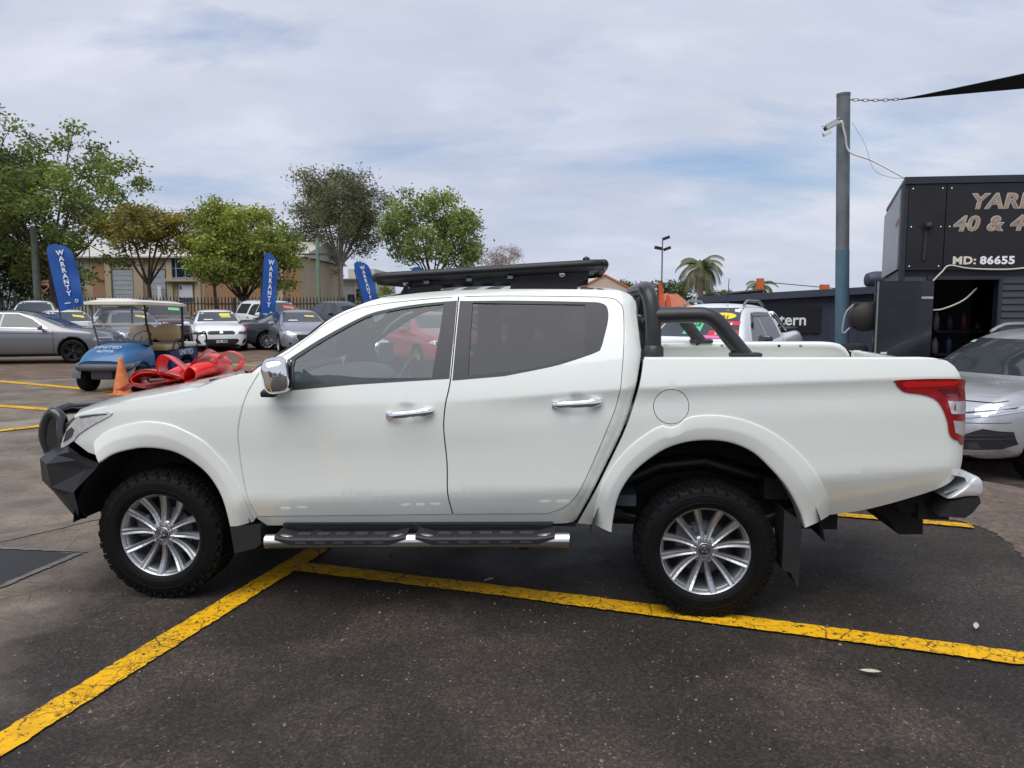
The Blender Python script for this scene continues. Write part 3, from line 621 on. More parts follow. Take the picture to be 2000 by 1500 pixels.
FTRIM = [(0.75, 1.193), (0.76, 1.358), (0.72, 1.386), (0.559, 1.489), (0.347, 1.601), (0.2, 1.64), (0.052, 1.663), (-0.097, 1.677), (-0.162, 1.682), (-0.159, 1.508), (-0.148, 1.266), (0.382, 1.229)]
FGLASS = [(0.707, 1.223), (0.724, 1.323), (0.716, 1.363), (0.557, 1.469), (0.345, 1.587), (0.199, 1.626), (0.05, 1.649), (-0.089, 1.664), (-0.08, 1.535), (-0.051, 1.271), (0.383, 1.242)]
RTRIM = [(-0.177, 1.68), (-0.24, 1.68), (-0.424, 1.682), (-0.677, 1.679), (-0.883, 1.674), (-0.938, 1.671), (-0.974, 1.655), (-0.987, 1.619), (-0.984, 1.565), (-0.968, 1.499), (-0.95, 1.435), (-0.926, 1.411), (-0.806, 1.368), (-0.685, 1.333), (-0.442, 1.283), (-0.164, 1.257), (-0.172, 1.508)]
RGLASS = [(-0.249, 1.669), (-0.864, 1.66), (-0.864, 1.402), (-0.685, 1.346), (-0.502, 1.309), (-0.247, 1.285)]
HEADLIGHT = [(2.141, 0.838), (2.106, 0.918), (2.062, 0.976), (1.984, 1.034), (1.901, 1.045), (1.79, 1.057), (1.769, 1.051), (1.83, 1.016), (1.899, 0.984), (2.005, 0.923), (2.048, 0.882)]
FFLARE_O = [(1.90, .885), (1.844, 0.931), (1.758, 0.973), (1.65, 1.002), (1.547, 1.017), (1.416, 1.006), (1.31, 0.966), (1.217, 0.914), (1.134, 0.833), (1.072, 0.754), (1.009, 0.635), (0.985, 0.531), (0.973, 0.452)]
FFLARE_I = [(1.850, 0.772), (1.764, 0.824), (1.656, 0.855), (1.552, 0.868), (1.421, 0.855), (1.325, 0.817), (1.231, 0.751), (1.169, 0.677), (1.124, 0.586), (1.104, 0.486), (1.097, 0.422)]
RFLARE_O = [(-0.917, 0.48), (-0.929, 0.591), (-0.957, 0.703), (-1.012, 0.814), (-1.093, 0.916), (-1.189, 0.995), (-1.259, 1.037), (-1.285, 1.030), (-1.32, 1.027), (-1.352, 1.040), (-1.375, 1.066), (-1.399, 1.084), (-1.505, 1.096), (-1.624, 1.087), (-1.743, 1.052), (-1.847, 0.998), (-1.943, 0.923), (-2.025, 0.834), (-2.085, 0.742), (-2.133, 0.654), (-2.156, 0.553)]
RFLARE_I = [(-1.017, 0.451), (-1.023, 0.525), (-1.047, 0.652), (-1.103, 0.758), (-1.184, 0.842), (-1.288, 0.914), (-1.389, 0.95), (-1.508, 0.963), (-1.627, 0.949), (-1.732, 0.903), (-1.813, 0.83), (-1.889, 0.747), (-1.947, 0.66), (-1.993, 0.572), (-2.014, 0.504)]
BED_BOTTOM = [(-2.161, 0.552), (-2.356, 0.596), (-2.559, 0.668), (-2.678, 0.719), (-2.750, 0.768), (-2.79, .815), (-2.803, .88)]
BED_REAR = [(-2.806, .95), (-2.806, 1.10), (-2.796, 1.19), (-2.775, 1.25), (-2.745, 1.292)]
BED_TOP = [(-2.745, 1.292), (-2.714, 1.344), (-2.675, 1.372), (-2.615, 1.384), (-2.55, 1.388), (-1.172, 1.379)]
TAIL = [(-2.422, 1.266), (-2.434, 1.285), (-2.752, 1.289), (-2.785, 1.235), (-2.802, 1.15), (-2.803, 0.957), (-2.75, 0.975), (-2.701, 1.005), (-2.682, 1.078), (-2.651, 1.148), (-2.612, 1.191), (-2.545, 1.212), (-2.469, 1.222), (-2.432, 1.248)]

TRUCK_O = (-.399, 4.943, 0); TRUCK_RZ = R(174.55)
truck = thing('pickup_truck', 'white dual-cab pickup with black bull bar, roof rack and alloy wheels', 'pickup truck', TRUCK_O, TRUCK_RZ)
_left = []          # parts that exist again, mirrored, on the other side

def side_panel(name, outer, holes=(), m=None, parent=truck, off=0., fl=.018, step=.04, bstep=.025, fn=body_w, crease=True, mirror=True):
    lines = []
    if crease:
        xs = np.arange(-2.8, 2.1, .02)
        for d in (-.012, 0, .012): lines.append([(x, smooth_tab(CREASE, x) + d) for x in xs])
        for d in (-.04, 0): lines.append([(x, smooth_tab(LOWCR, x) + d) for x in xs])
    V, T, loops = fill2d(outer, holes, step, bstep, lines)
    mb = MB(); mb.add([(x, fn(x, z) + off, z) for x, z in V], [tuple(t[::-1]) for t in T], True)
    if fl:
        for lp in loops:
            n = len(lp); vs = [(x, fn(x, z) + off, z) for x, z in lp]; vs2 = [(x, y - fl, z) for x, y, z in vs]
            mb.add(vs + vs2, [(i, (i + 1) % n, n + (i + 1) % n, n + i) for i in range(n)])
    o = mb.build(name, m, parent, fix=False)
    if mirror and parent is truck: _left.append(o)
    return o
def mirror_parts():
    for o in _left:
        c = copy_tree(o, truck); c.scale.y = -1
    _left.clear()
def sub(a, b): return [p for p in a if b(p)]

d_split = crom(DOOR_SPLIT, 5); d_front = crom(FENDER_DOOR, 5); d_rear = crom(RDOOR_REAR, 5); d_ditch = crom(DITCH, 5)
open_all = clean(d_front[::-1] + d_ditch + d_rear + [(-.157, .52)])
ditch_f = [p for p in d_ditch if p[0] > -.165]; ditch_r = [p for p in d_ditch if p[0] < -.172]
fdoor = clean(d_front[::-1] + ditch_f + d_split); rdoor = clean(ditch_r + d_rear + d_split[::-1])
ftrim = clean(crom(FTRIM[2:9], 5) + FTRIM[9:] + FTRIM[:2]); rtrim = clean(RTRIM[:4] + crom(RTRIM[4:15], 5) + RTRIM[15:])
fglass = clean(crom(FGLASS[2:8], 5) + FGLASS[8:] + FGLASS[:2]); rglass = RGLASS

# handle bowls are pressed into the doors
def door_w(x, z):
    w = body_w(x, z)
    for hx, hz in ((.075, 1.082), (-.83, 1.143)):
        r2 = ((x - hx) / .062) ** 2 + ((z - hz) / .055) ** 2
        if r2 < 1: w -= .016 * (1 - r2) ** .6
    return w
def make_door(name, outl, trim, glass, gmat, hx0, hz0, hx1, hz1):
    d = side_panel(name, inset(outl, .0035), [trim], M_WHITE, fn=door_w)
    side_panel('window_frame', inset(trim, .001), [glass], M_TRIM, d, off=-.002, fl=.02, crease=False)
    side_panel('window', inset(glass, -.006), [], gmat, d, off=-.010, fl=0, crease=False)
    mb = MB(); L = hx0 - hx1; cx = (hx0 + hx1) / 2; cz = (hz0 + hz1) / 2; y = body_w(cx, cz); sl = (hz0 - hz1) / L
    path = [(hx0 - L * t, y + .012 + .026 * math.sin(math.pi * t) ** .45, hz0 - sl * L * t) for t in np.linspace(0, 1, 15)]
    rings = []
    for i, p in enumerate(path):
        t = i / 14; h = .021 * (.55 + .45 * min(1, 6 * t, 6 * (1 - t))) ; h = h * (1.15 if t > .72 else .92)
        rings.append([(p[0], p[1] + .012 * math.cos(a), p[2] + h * math.sin(a)) for a in np.linspace(0, 2 * math.pi, 13)])
    mb.grid(rings)
    mb.add(rings[0][:-1], [tuple(range(12))]); mb.add(rings[-1][:-1], [tuple(range(12))])
    mb.box((hx0 - .012, y + .004, hz0), (.03, .03, .03)); mb.box((hx1 + .03, y + .004, hz1), (.05, .03, .032))
    mb.build('handle', M_CHROME, d)
    # inner lining of the door
    side_panel('door_lining', inset(outl, .03), [inset(glass, -.012)], M_INT, d, off=-.045, fl=0, crease=False, step=.08)
    return d
make_door('front_door', fdoor, ftrim, fglass, M_GLASS, .185, 1.070, -.069, 1.098)
make_door('rear_door', rdoor, rtrim, rglass, M_GLASST, -.70, 1.137, -.955, 1.155)

# cab side: pillars, roof rail, sill in one stamping
sill_low = [(-.824, .470), (-.60, .464), (.2, .446), (.905, .424)]
cab_outer = clean(crom(PILLAR, 4) + crom(CAB_BACK, 4) + sill_low[1:] + [(.95, .470)] + [(x + .012, z) for x, z in d_front[::-1][2:]])
PIL_TOP = [(-1.2, 1.73)] + [(x, z) for x, z in PILLAR[::-1]]
def cab_w(x, z):
    w = body_w(x, z); zt = lerp_tab(PIL_TOP, x) if x < .45 else 9
    if z > zt - .05: w -= 5 * (z - zt + .05) ** 2
    bx = lerp_tab([(p[1], p[0]) for p in CAB_BACK[::-1]], z)      # the back corner of the cab rolls inwards
    if x < bx + .065: w -= 9 * (bx + .065 - x) ** 2
    return w
side_panel('cab_side', cab_outer, [open_all], M_WHITE, off=-.003, fn=cab_w)
side_panel('door_seal', inset(open_all, -.02), [inset(open_all, .03)], M_SEAL, off=-.022, fl=0, crease=False)
sp = d_split
side_panel('door_seal', [(x + .03, z) for x, z in sp] + [(x - .03, z) for x, z in sp[::-1]], [], M_SEAL, off=-.024, fl=0, crease=False)
side_panel('pillar_lining', inset(cab_outer, .03), [inset(open_all, -.004)], M_INTL, off=-.05, fl=0, crease=False, step=.08)

# front fender
fl_o = crom(FFLARE_O, 4); fl_i = crom(FFLARE_I, 4); rl_o = crom(RFLARE_O, 4); rl_i = crom(RFLARE_I, 4)
fend = clean(crom(HOOD_GAP, 4) + [(x + .004, z) for x, z in d_front] + [(.975, .455), (1.02, .455)] + [(p[0] * .97 + 1.506 * .03, p[1] * .97 + .36 * .03) for p in fl_o[::-1][3:-4]] + [(1.86, .80), (1.952, .823), (2.046, .882)] + [(2.003, 0.921), (1.899, 0.982), (1.83, 1.014), (1.768, 1.049), (1.79, 1.0585), (1.90, 1.0465), (1.984, 1.0355), (2.03, 1.015), (2.03, 1.032)])
side_panel('front_fender', fend, [], M_WHITE)

# flares: a raised lip that swells out from the panel and turns in at the opening
def flare(name, o_line, i_line):
    n = 44
    def res(l):
        l = np.array(l); d = np.r_[0, np.cumsum(np.hypot(*np.diff(l, axis=0).T))]; t = np.linspace(0, d[-1], n); return np.c_[np.interp(t, d, l[:, 0]), np.interp(t, d, l[:, 1])]
    A, B = res(o_line), res(i_line); rings = []
    prof = [(0, -.008), (.002, .007), (.03, .0085), (.10, .0100), (.20, .0120), (.38, .0150), (.50, .0165), (.53, .0162), (.75, .0110), (.92, .0065), (.985, .003), (1.0, -.004)]
    for k in range(n):
        row = []
        for t, off in prof:
            x, z = A[k] * (1 - t) + B[k] * t; row.append((x, body_w(*A[k]) * (1 - t) + (body_w(*B[k]) * .3 + .886 * .7) * t + off, z))
        x, z = B[k]; row.append((x, row[-1][1] - .05, z)); row.append((x, row[-1][1] - .08, z)); rings.append(row)
    mb = MB(); mb.grid(rings)
    for r in (rings[0], rings[-1]): mb.add(r[:13], [tuple(range(13))])
    o = mb.build(name, M_WHITE, truck); _left.append(o); return o
flare('wheel_arch_flare', fl_o, fl_i); flare('wheel_arch_flare', rl_o, rl_i)

# bed side with fuel flap and tail lamp
bed = clean(crom(BED_FRONT, 4) + [(-.925, .468)] + [(p[0] * .97 - 1.506 * .03, p[1] * .97 + .36 * .03) for p in rl_o[2:-1]] + [(-2.14, .553)] + crom(BED_BOTTOM, 4)[2:] + BED_REAR + crom(BED_TOP, 4))
fuel = [(-1.312 + .092 * math.cos(a), 1.136 + .092 * math.sin(a)) for a in np.linspace(0, 2 * math.pi, 40)[:-1]]
bs = side_panel('bed_side', bed, [fuel], M_WHITE, off=.002, fl=.03)
side_panel('fuel_flap', inset(fuel, .0035), [], M_WHITE, bs, off=.002)
side_panel('flap_recess', inset(fuel, -.01), [], M_SEAL, bs, off=-.014, fl=0)
tail = clean(crom(TAIL, 4, True))
tl = side_panel('tail_light', tail, [], M_RED, off=.008, fl=.02, crease=False, step=.025)
side_panel('lens_strip', [(-2.45, 1.262), (-2.47, 1.277), (-2.735, 1.279), (-2.71, 1.255), (-2.60, 1.252), (-2.47, 1.246)], [], mat('lamp_bright_red', (.72, .012, .012), .12, 0, 1), tl, off=.0095, fl=.003, crease=False)
side_panel('lens_strip', [(-2.62, 1.24), (-2.735, 1.245), (-2.755, 1.20), (-2.67, 1.195), (-2.655, 1.215)], [], M_REDD, tl, off=.0095, fl=.003, crease=False)
side_panel('reverse_lens', [(-2.680, 1.180), (-2.793, 1.174), (-2.799, 1.108), (-2.700, 1.115)], [], M_LAMP, tl, off=.0105, fl=.004, crease=False)
side_panel('indicator_lens', [(-2.712, 1.080), (-2.799, 1.068), (-2.800, .990), (-2.728, 1.018)], [], M_LAMP, tl, off=.0105, fl=.004, crease=False)

# bed rails, inner walls, floor, bulkhead, tailgate
def zt_bed(x): return lerp_tab([(p[0], p[1]) for p in BED_TOP], x)
rows = []
for x in list(np.linspace(-1.174, -2.55, 24)) + list(np.linspace(-2.57, -2.74, 12)):
    z = zt_bed(x); w = body_w(x, z) + .002
    rows.append([(x, w, z), (x, w - .004, z + .005), (x, w - .014, z + .009), (x, w - .05, z + .009), (x, w - .075, z + .004), (x, w - .078, z - .03), (x, w - .055, z - .034), (x, w - .055, .985)])
mb = MB(); mb.grid(rows); o = mb.build('bed_rail', M_WHITE, truck); _left.append(o)
for x in (-1.45, -1.85, -2.25, -2.4):
    hm = MB(); hm.lathe([(.0001, .001), (.009, .001), (.009, -.01)], 10, 'Y', (x, .785, 1.365)); o = hm.build('rail_bolt_hole', M_SEAL, truck, fix=False); _left.append(o)
side_panel('headlight', clean(crom(HEADLIGHT, 3, True)), [], M_LAMP, off=.006, fl=.03, crease=False, step=.03)
hl = _left[-1]
side_panel('lamp_housing', [(2.118, .87), (2.092, .935), (2.05, .965), (2.03, .95), (2.055, .905)], [], M_LAMPD, hl, off=.0085, fl=.004, crease=False)
side_panel('lamp_brow', [(1.99, 1.028), (1.90, 1.042), (1.80, 1.052), (1.80, 1.046), (1.90, 1.033), (1.99, 1.017)], [], M_TRIM, hl, off=.0085, fl=.004, crease=False)

# windscreen pillar filler, mirror
def superell(c, r, e, nu=14, nv=24, rot=None):
    f = lambda v, p: abs(v) ** p * (1 if v >= 0 else -1); rows = []
    for u in np.linspace(-math.pi / 2, math.pi / 2, nu):
        row = []
        for v in np.linspace(0, 2 * math.pi, nv + 1):
            p = Vector((r[0] * f(math.cos(u), e) * f(math.cos(v), e), r[1] * f(math.sin(u), e), r[2] * f(math.cos(u), e) * f(math.sin(v), e)))
            row.append((rot @ p if rot is not None else p) + Vector(c))
        rows.append(row)
    mb = MB(); mb.grid(rows); return mb
mir = superell((.742, 1.01, 1.292), (.076, .105, .096), .62, rot=Matrix.Rotation(R(22), 3, 'Z') @ Matrix.Rotation(R(6), 3, 'Y')).build('door_mirror', M_CHROME, truck); _left.append(mir)
mb = MB(); mb.box((.80, .925, 1.205), (.085, .16, .034), rot=Matrix.Rotation(R(-14), 3, 'X'), bev=.014); mb.box((.735, .868, 1.225), (.05, .03, .05), bev=.012); mb.build('mirror_foot', M_BLACKPL, mir)
mb = MB(); mb.box((.673, .982, 1.292), (.008, .17, .15), rz=R(22), bev=.003); mb.build('mirror_face', M_DGLASS, mir)

# arch liners, seen through the wheel openings
for cx, r in ((1.506, .53), (-1.51, .61)):
    prof = []
    for a in np.linspace(.12, math.pi - .12, 26): prof.append((cx + r * math.cos(a), .36 + r * math.sin(a)))
    rows = [[(x, y, z) for y in (.865, .60, .44)] for x, z in prof]
    mb = MB(); mb.grid(rows); mb.add([(x, .44, z) for x, z in prof], [tuple(range(len(prof)))]); o = mb.build('arch_liner', M_DARK, truck); _left.append(o)
mb = MB(); mb.tube([(-1.05, .47, .62), (-1.3, .47, .74), (-1.55, .47, .77), (-1.8, .47, .70), (-2.1, .47, .62)], .05, 8); mb.tube([(-.98, .56, .50), (-1.25, .56, .43), (-1.5, .56, .41), (-1.8, .56, .44), (-2.08, .56, .54)], .028, 8); mb.box((-1.5, .52, .55), (.12, .06, .2))
mb.box((-1.0, .60, .50), (.16, .10, .05)); o = mb.build('leaf_spring', M_STEELBLK, truck); _left.append(o)
mb = MB(); mb.prism([(-1.90, .60), (-1.99, .535), (-1.985, .205), (-1.975, .20), (-1.945, .27), (-1.90, .285)], .70, .885, 'Y'); o = mb.build('mudflap', M_BLACKPL, truck); _left.append(o)
mb = MB(); mb.prism([(1.095, .43), (.92, .44), (.918, .335), (.95, .31), (1.075, .275)], .66, .875, 'Y'); o = mb.build('mudflap', M_BLACKPL, truck); _left.append(o)

# side step: polished tube flattened under two treads, hung on a black rail
mb = MB(); rows = []
for x in np.linspace(.852, -.794, 67):
    t = (x + .794) / 1.646; dip = 0
    for a, b in ((.08, .46), (.56, .93)):
        if a < t < b: dip = max(dip, min(1, (t - a) / .055, (b - t) / .055))
    z0 = .378 + .056 * (1 - t) - .0; hz = .038
    rows.append([(x, .955 + .038 * math.cos(a), z0 + hz * math.sin(a) * (1 - .55 * dip if math.sin(a) > 0 else 1)) for a in np.linspace(0, 2 * math.pi, 21)])
mb.grid(rows); mb.add(rows[0][:-1], [tuple(range(20))]); mb.add(rows[-1][:-1], [tuple(range(20))])
st = mb.build('side_step', M_STEEL, truck); _left.append(st)
for a, b in ((.10, .44), (.58, .91)):
    mb = MB(); x0, x1 = -.794 + 1.646 * a, -.794 + 1.646 * b; zf = lambda x: .378 + .056 * (1 - (x + .794) / 1.646)
    ring = []
    for x, k in ((x0 - .09, 1), (x0, 0), (x1, 0), (x1 + .09, 1)):
        ring.append([(x, .9955 - .004 * k, zf(x) - .012 + .03 * k), (x, .9965 - .006 * k, zf(x) + .016 + .012 * k), (x, .985, zf(x) + .026 + .010 * k), (x, .955, zf(x) + .030 + .011 * k), (x, .87, zf(x) + .03 + .02 * k), (x, .87, zf(x) - .01)])
    mb.grid(ring, smooth=False); mb.build('step_tread', M_BLACKPL, st)
    for k in range(5):
        x = x0 + .06 + (x1 - x0 - .12) * k / 4; m2 = MB(); m2.box((x, .93, zf(x) + .0315), (.07, .045, .008)); m2.box((x, .9955, zf(x) + .003), (.06, .006, .012)); m2.build('grip_pad', M_TRIM, st)
mb = MB(); mb.bar((.80, .80, .425), (-.70, .80, .462), .10, .045)
for x in (.6, .05, -.55): mb.bar((x, .80, .425), (x, .93, .375), .05, .02)
mb.build('step_bracket', M_STEELBLK, st)
mirror_parts()

# ---- parts across the whole width
def loft_y(rows_fn, us, name, m, ny=25, parent=truck):
    P = []
    for u in us:
        P.append([rows_fn(u, s) for s in np.linspace(-1, 1, ny)])
    mb = MB(); mb.grid(P); return mb.build(name, m, parent)
pil = crom(PILLAR, 4)
HE = [(p[0], p[1]) for p in [(2.35, .90), (2.2, .975), (2.08, 1.018)] + HOOD_GAP][::-1]
def hood_z(x): return smooth_tab(HE, x)
HC = [(.95, 1.292), (1.18, 1.256), (1.393, 1.219), (1.611, 1.176), (1.813, 1.142), (2.0, 1.098), (2.12, 1.060), (2.20, 1.02), (2.25, .96)]
def hood_fn(u, s):
    a = abs(s)
    xc = .985 + .25 * (1 - a ** 2.2); xf = 2.04 + .21 * (1 - a ** 2.2)
    x = xc + (xf - xc) * u
    xe = 1.017 + (2.04 - 1.017) * u          # matching station on the shut line
    y = s * (body_w(xe, hood_z(xe)) - .004)
    zc = smooth_tab(HC, x + .01); ze = hood_z(xe)
    z = ze + (zc - ze) * (1 - a ** 3.2) + .008 * math.exp(-((a - .62) / .1) ** 2) * (1 - u)
    if a > .97: z -= .004
    return (x * (1 - a ** 8) + xe * a ** 8, y, z)
loft_y(hood_fn, np.linspace(0, 1, 34), 'bonnet', M_WHITE, 41)
mb = MB(); mb.prism([(.95, 1.20), (1.26, 1.20), (1.26, 1.236), (1.05, 1.262), (.95, 1.25)], -.72, .72, 'Y'); mb.build('cowl', M_BLACKPL, truck)
def ws_fn(v, s):
    i = v * 26; k = int(min(i, 25)); f = i - k
    x = pil[k][0] * (1 - f) + pil[k + 1][0] * f; z = pil[k][1] * (1 - f) + pil[k + 1][1] * f
    y = body_w(x, z) - .025
    return (x + (.25 * (1 - v) + .07 * v) * (1 - s * s), s * y, z + .02 * v * (1 - s * s) - .008)
loft_y(ws_fn, np.linspace(0, 1, 20), 'windscreen', M_GLASSW, 25)
def roof_fn(u, s):
    x0 = .283; x = x0 + (-1.075 - x0) * u; z = lerp_tab(PIL_TOP, x); a = abs(s)
    w = cab_w(x, z) - .004; cr = .022 + .012 * math.sin(math.pi * min(1, .15 + u * .85))
    drop = .018 * max(0, (u - .93) / .07) ** 2
    return (x + .07 * (1 - u) * (1 - s * s) - .02 * u * (1 - s * s), s * w, z - .002 + cr * (1 - a ** 3) - drop)
loft_y(roof_fn, np.linspace(0, 1, 30), 'roof', M_WHITE, 41)
loft_y(lambda u, s: (lambda q: (q[0], q[1] * .97, q[2] - .05))(roof_fn(u, s)), np.linspace(0, .98, 10), 'roof_lining', M_INTL, 15)
cb = crom(CAB_BACK, 4)
def back_fn(u, s):
    i = u * (len(cb) - 5); k = int(min(i, len(cb) - 6)); f = i - k
    x = cb[k][0] * (1 - f) + cb[k + 1][0] * f; z = cb[k][1] * (1 - f) + cb[k + 1][1] * f
    x = max(x, -1.16) if z > .9 else -1.06
    return (x - .035 * (1 - abs(s) ** 3), s * (cab_w(max(x, -1.157), z) - .004), z)
cbk = loft_y(back_fn, np.linspace(0, 1, 24), 'cab_back', M_WHITE, 25)
mb = MB(); mb.prism([(-.52, 1.30), (.52, 1.30), (.48, 1.60), (-.48, 1.60)], -1.199, -1.190, 'X'); mb.build('rear_window', M_DGLASS, cbk)
# tailgate
rows = []
for z in np.linspace(.80, 1.338, 20):
    f = (z - .80) / .538; xo = -2.79 - .012 * math.sin(math.pi * f) + .05 * max(0, (f - .86) / .14) ** 2 + .02 * max(0, (.1 - f) / .1)
    wmax = .80 if z < 1.28 else .80 - .0 * (z - 1.28)
    rows.append([(xo - .02 * (1 - (abs(s)) ** 4) + (.012 if abs(s) > .97 else 0), s * .765, z) for s in np.linspace(-1, 1, 21)])
mb = MB(); mb.grid(rows); mb.add([(-2.745, y, z) for y, z in ((-.76, .80), (.76, .80), (.76, 1.33), (-.76, 1.33))], [(0, 1, 2, 3)]); mb.box((-2.757, 0, 1.332), (.05, 1.40, .022), bev=.008)
tg = mb.build('tailgate', M_WHITE, truck); mb = MB(); mb.box((-2.826, 0, 1.24), (.02, .28, .06), bev=.01); mb.build('handle', M_CHROME, tg)
mb = MB(); mb.box((-1.96, 0, .990), (1.56, 1.56, .02)); mb.box((-1.185, 0, 1.17), (.03, 1.56, .38))
for k in range(13): mb.box((-1.96, -.72 + .12 * k, 1.005), (1.54, .05, .014))
for s in (-1, 1): mb.box((-1.51, s * .66, 1.07), (.95, .22, .12), bev=.04)
mb.build('bed_floor', M_WHITE, truck)
# bumper: silver step with black end mouldings
mb = MB(); rows = []
for s in np.linspace(-1, 1, 25):
    a = abs(s); y = s * .845; dx = .13 * a ** 3.2
    rows.append([(-2.83 + dx, y, .70), (-2.90 + dx, y, .725), (-2.935 + dx, y, .76), (-2.925 + dx, y, .785), (-2.86 + dx, y, .80), (-2.79 + min(dx, .06), y, .80)])
mb.grid(rows); M_BSILV = mat('bumper_silver', (.60, .61, .62), .36, .25, .4, .04, 9); bp = mb.build('rear_bumper', M_BSILV, truck)
for s in (-1, 1):
    mb = MB(); rows = []
    for y, k in ((.50, 0), (.72, .2), (.82, .75), (.86, 1.0)):
        xr = -2.905 + .04 * k; rows.append([(-2.70 + .03 * k, s * y, .585), (-2.73, s * y, .662), (-2.80, s * y, .685), (xr, s * y, .688), (xr - .008, s * y, .66), (xr + .03, s * y, .585 + .02 * k), (-2.80, s * y, .548 + .03 * k), (-2.70 + .03 * k, s * y, .585)])
    mb.grid(rows, smooth=False); mb.add(rows[-1][:-1], [tuple(range(7))]); mb.add(rows[0][:-1], [tuple(range(7))]); mb.build('bumper_end', M_BLACKPL, bp)
    cp_ = crom([(-2.715, .674), (-2.79, .742), (-2.825, .788), (-2.858, .792), (-2.880, .765), (-2.884, .715), (-2.865, .692), (-2.80, .688)], 4, True); mb = MB(); mb.grid([[(-2.81 + (x + 2.81) * q, s * y, .735 + (z - .735) * q) for x, z in cp_ + cp_[:1]] for y, q in ((.55, 1), (.80, 1), (.838, .985), (.858, .93), (.868, .80), (.870, .3))]); mb.add([(-2.81 + (x + 2.81) * .3, s * .870, .735 + (z - .735) * .3) for x, z in cp_], [tuple(range(len(cp_)))]); mb.build('bumper_cap', M_BSILV, bp)
mb = MB(); mb.prism([(-2.45, .53), (-2.78, .58), (-2.79, .36), (-2.66, .355), (-2.60, .44), (-2.54, .475)], -.42, .42, 'Y'); mb.box((-2.74, 0, .56), (.16, 1.3, .1)); mb.tube([(-2.62, -.5, .60), (-2.62, .62, .60)], .07, 10); mb.build('tow_bar', M_DARK, truck)

# underbody
mb = MB(); mb.box((-.35, 0, .47), (3.9, .95, .16)); mb.box((.05, 0, .50), (1.75, 1.52, .10)); mb.box((-2.3, 0, .66), (.9, 1.3, .12)); mb.tube([(-1.506, -.75, .36), (-1.506, .75, .36)], .06, 10); mb.lathe([(.0, -.14), (.12, -.1), (.15, 0), (.12, .1), (.0, .14)], 14, 'Y', (-1.506, 0, .36)); mb.tube([(1.506, -.7, .36), (1.506, .7, .36)], .05, 10); mb.box((1.7, 0, .52), (.9, .9, .3)); mb.box((1.55, 0, .78), (1.1, 1.0, .36))
mb.build('chassis', M_DARK, truck)

# ---- bull bar: folded plate bumper with wings, and a tube hoop
mb = MB()
def Lr(*p):
    return [(x, s * y, z) for s in (1, -1) for x, y, z in p]
rows = []
stn = [  # y, then (x,z) of: top-rear, top edge, face upper, face lower, bottom fold, bottom-rear
    (-1.0,)]
sec = [(.00, [(2.16, .90), (2.36, .86), (2.45, .78), (2.45, .62), (2.36, .54), (2.20, .46)]),
       (.50, [(2.14, .89), (2.33, .85), (2.42, .77), (2.42, .62), (2.33, .545), (2.17, .45)]),
       (.70, [(2.11, .875), (2.24, .82), (2.335, .755), (2.33, .625), (2.26, .555), (2.10, .43)]),
       (.80, [(2.065, .870), (2.15, .80), (2.22, .745), (2.20, .61), (2.14, .565), (2.05, .42)]),
       (.875, [(2.035, .868), (2.02, .835), (1.98, .79), (1.93, .735), (2.02, .60), (1.99, .47)]),
       (.885, [(2.03, .866), (1.95, .82), (1.84, .775), (1.86, .745), (2.0, .61), (1.98, .50)])]
full = [(-y, p) for y, p in sec[::-1]] + sec[1:]
P = [[(x, y, z) for x, z in p] for y, p in full]
mb.grid(P, smooth=False); bb = mb.build('bull_bar', M_STEELBLK, truck)
mb = MB()
for s in (1, -1):
    mb.add([(2.12, s * .70, .57), (2.07, s * .84, .57), (1.95, s * .86, .45), (2.05, s * .78, .42), (2.10, s * .62, .42)], [(0, 1, 2, 3, 4)])
mb.box((2.1, 0, .62), (.2, 1.2, .25)); mb.build('bar_mount', M_DARK, bb)
mb = MB()
hoop = crom([(2.33, .56, .80), (2.345, .56, .92), (2.315, .555, 1.0), (2.29, .52, 1.028), (2.28, .42, 1.022), (2.29, 0, .985), (2.28, -.42, .98), (2.29, -.52, .98), (2.315, -.555, .96), (2.345, -.56, .90), (2.33, -.56, .80)], 4)
mb.tube(hoop, .036, 14)
for s in (1, -1):
    mb.tube(crom([(2.335, s * .61, .78), (2.355, s * .62, .88), (2.33, s * .62, .98), (2.285, s * .625, 1.02), (2.235, s * .63, .98), (2.22, s * .65, .90), (2.20, s * .66, .80)], 5), .034, 12)
    mb.tube([(2.29, s * .62, 1.02), (2.28, s * .50, 1.035)], .034, 10)
    mb.prism([(2.335, .79), (2.352, .88), (2.328, .975), (2.285, 1.012), (2.24, .975), (2.222, .90), (2.21, .79)], s * .612, s * .640, 'Y')
mb.build('hoop', mat('black_gloss_tube', (.012, .012, .013), .22, 0, .6), bb)
# front face behind the bar: grille with slats
mb = MB(); mb.prism([(-.80, .60), (.80, .60), (.78, .98), (.55, 1.06), (-.55, 1.06), (-.78, .98)], 2.06, 2.10, 'X')
gr = mb.build('front_grille', M_BLACKPL, truck)
for k in range(5):
    m2 = MB(); m2.box((2.118, 0, .72 + .065 * k), (.03, 1.0, .022), bev=.006); m2.build('slat', M_CHROME if k in (2, 4) else M_BLACKPL, gr)

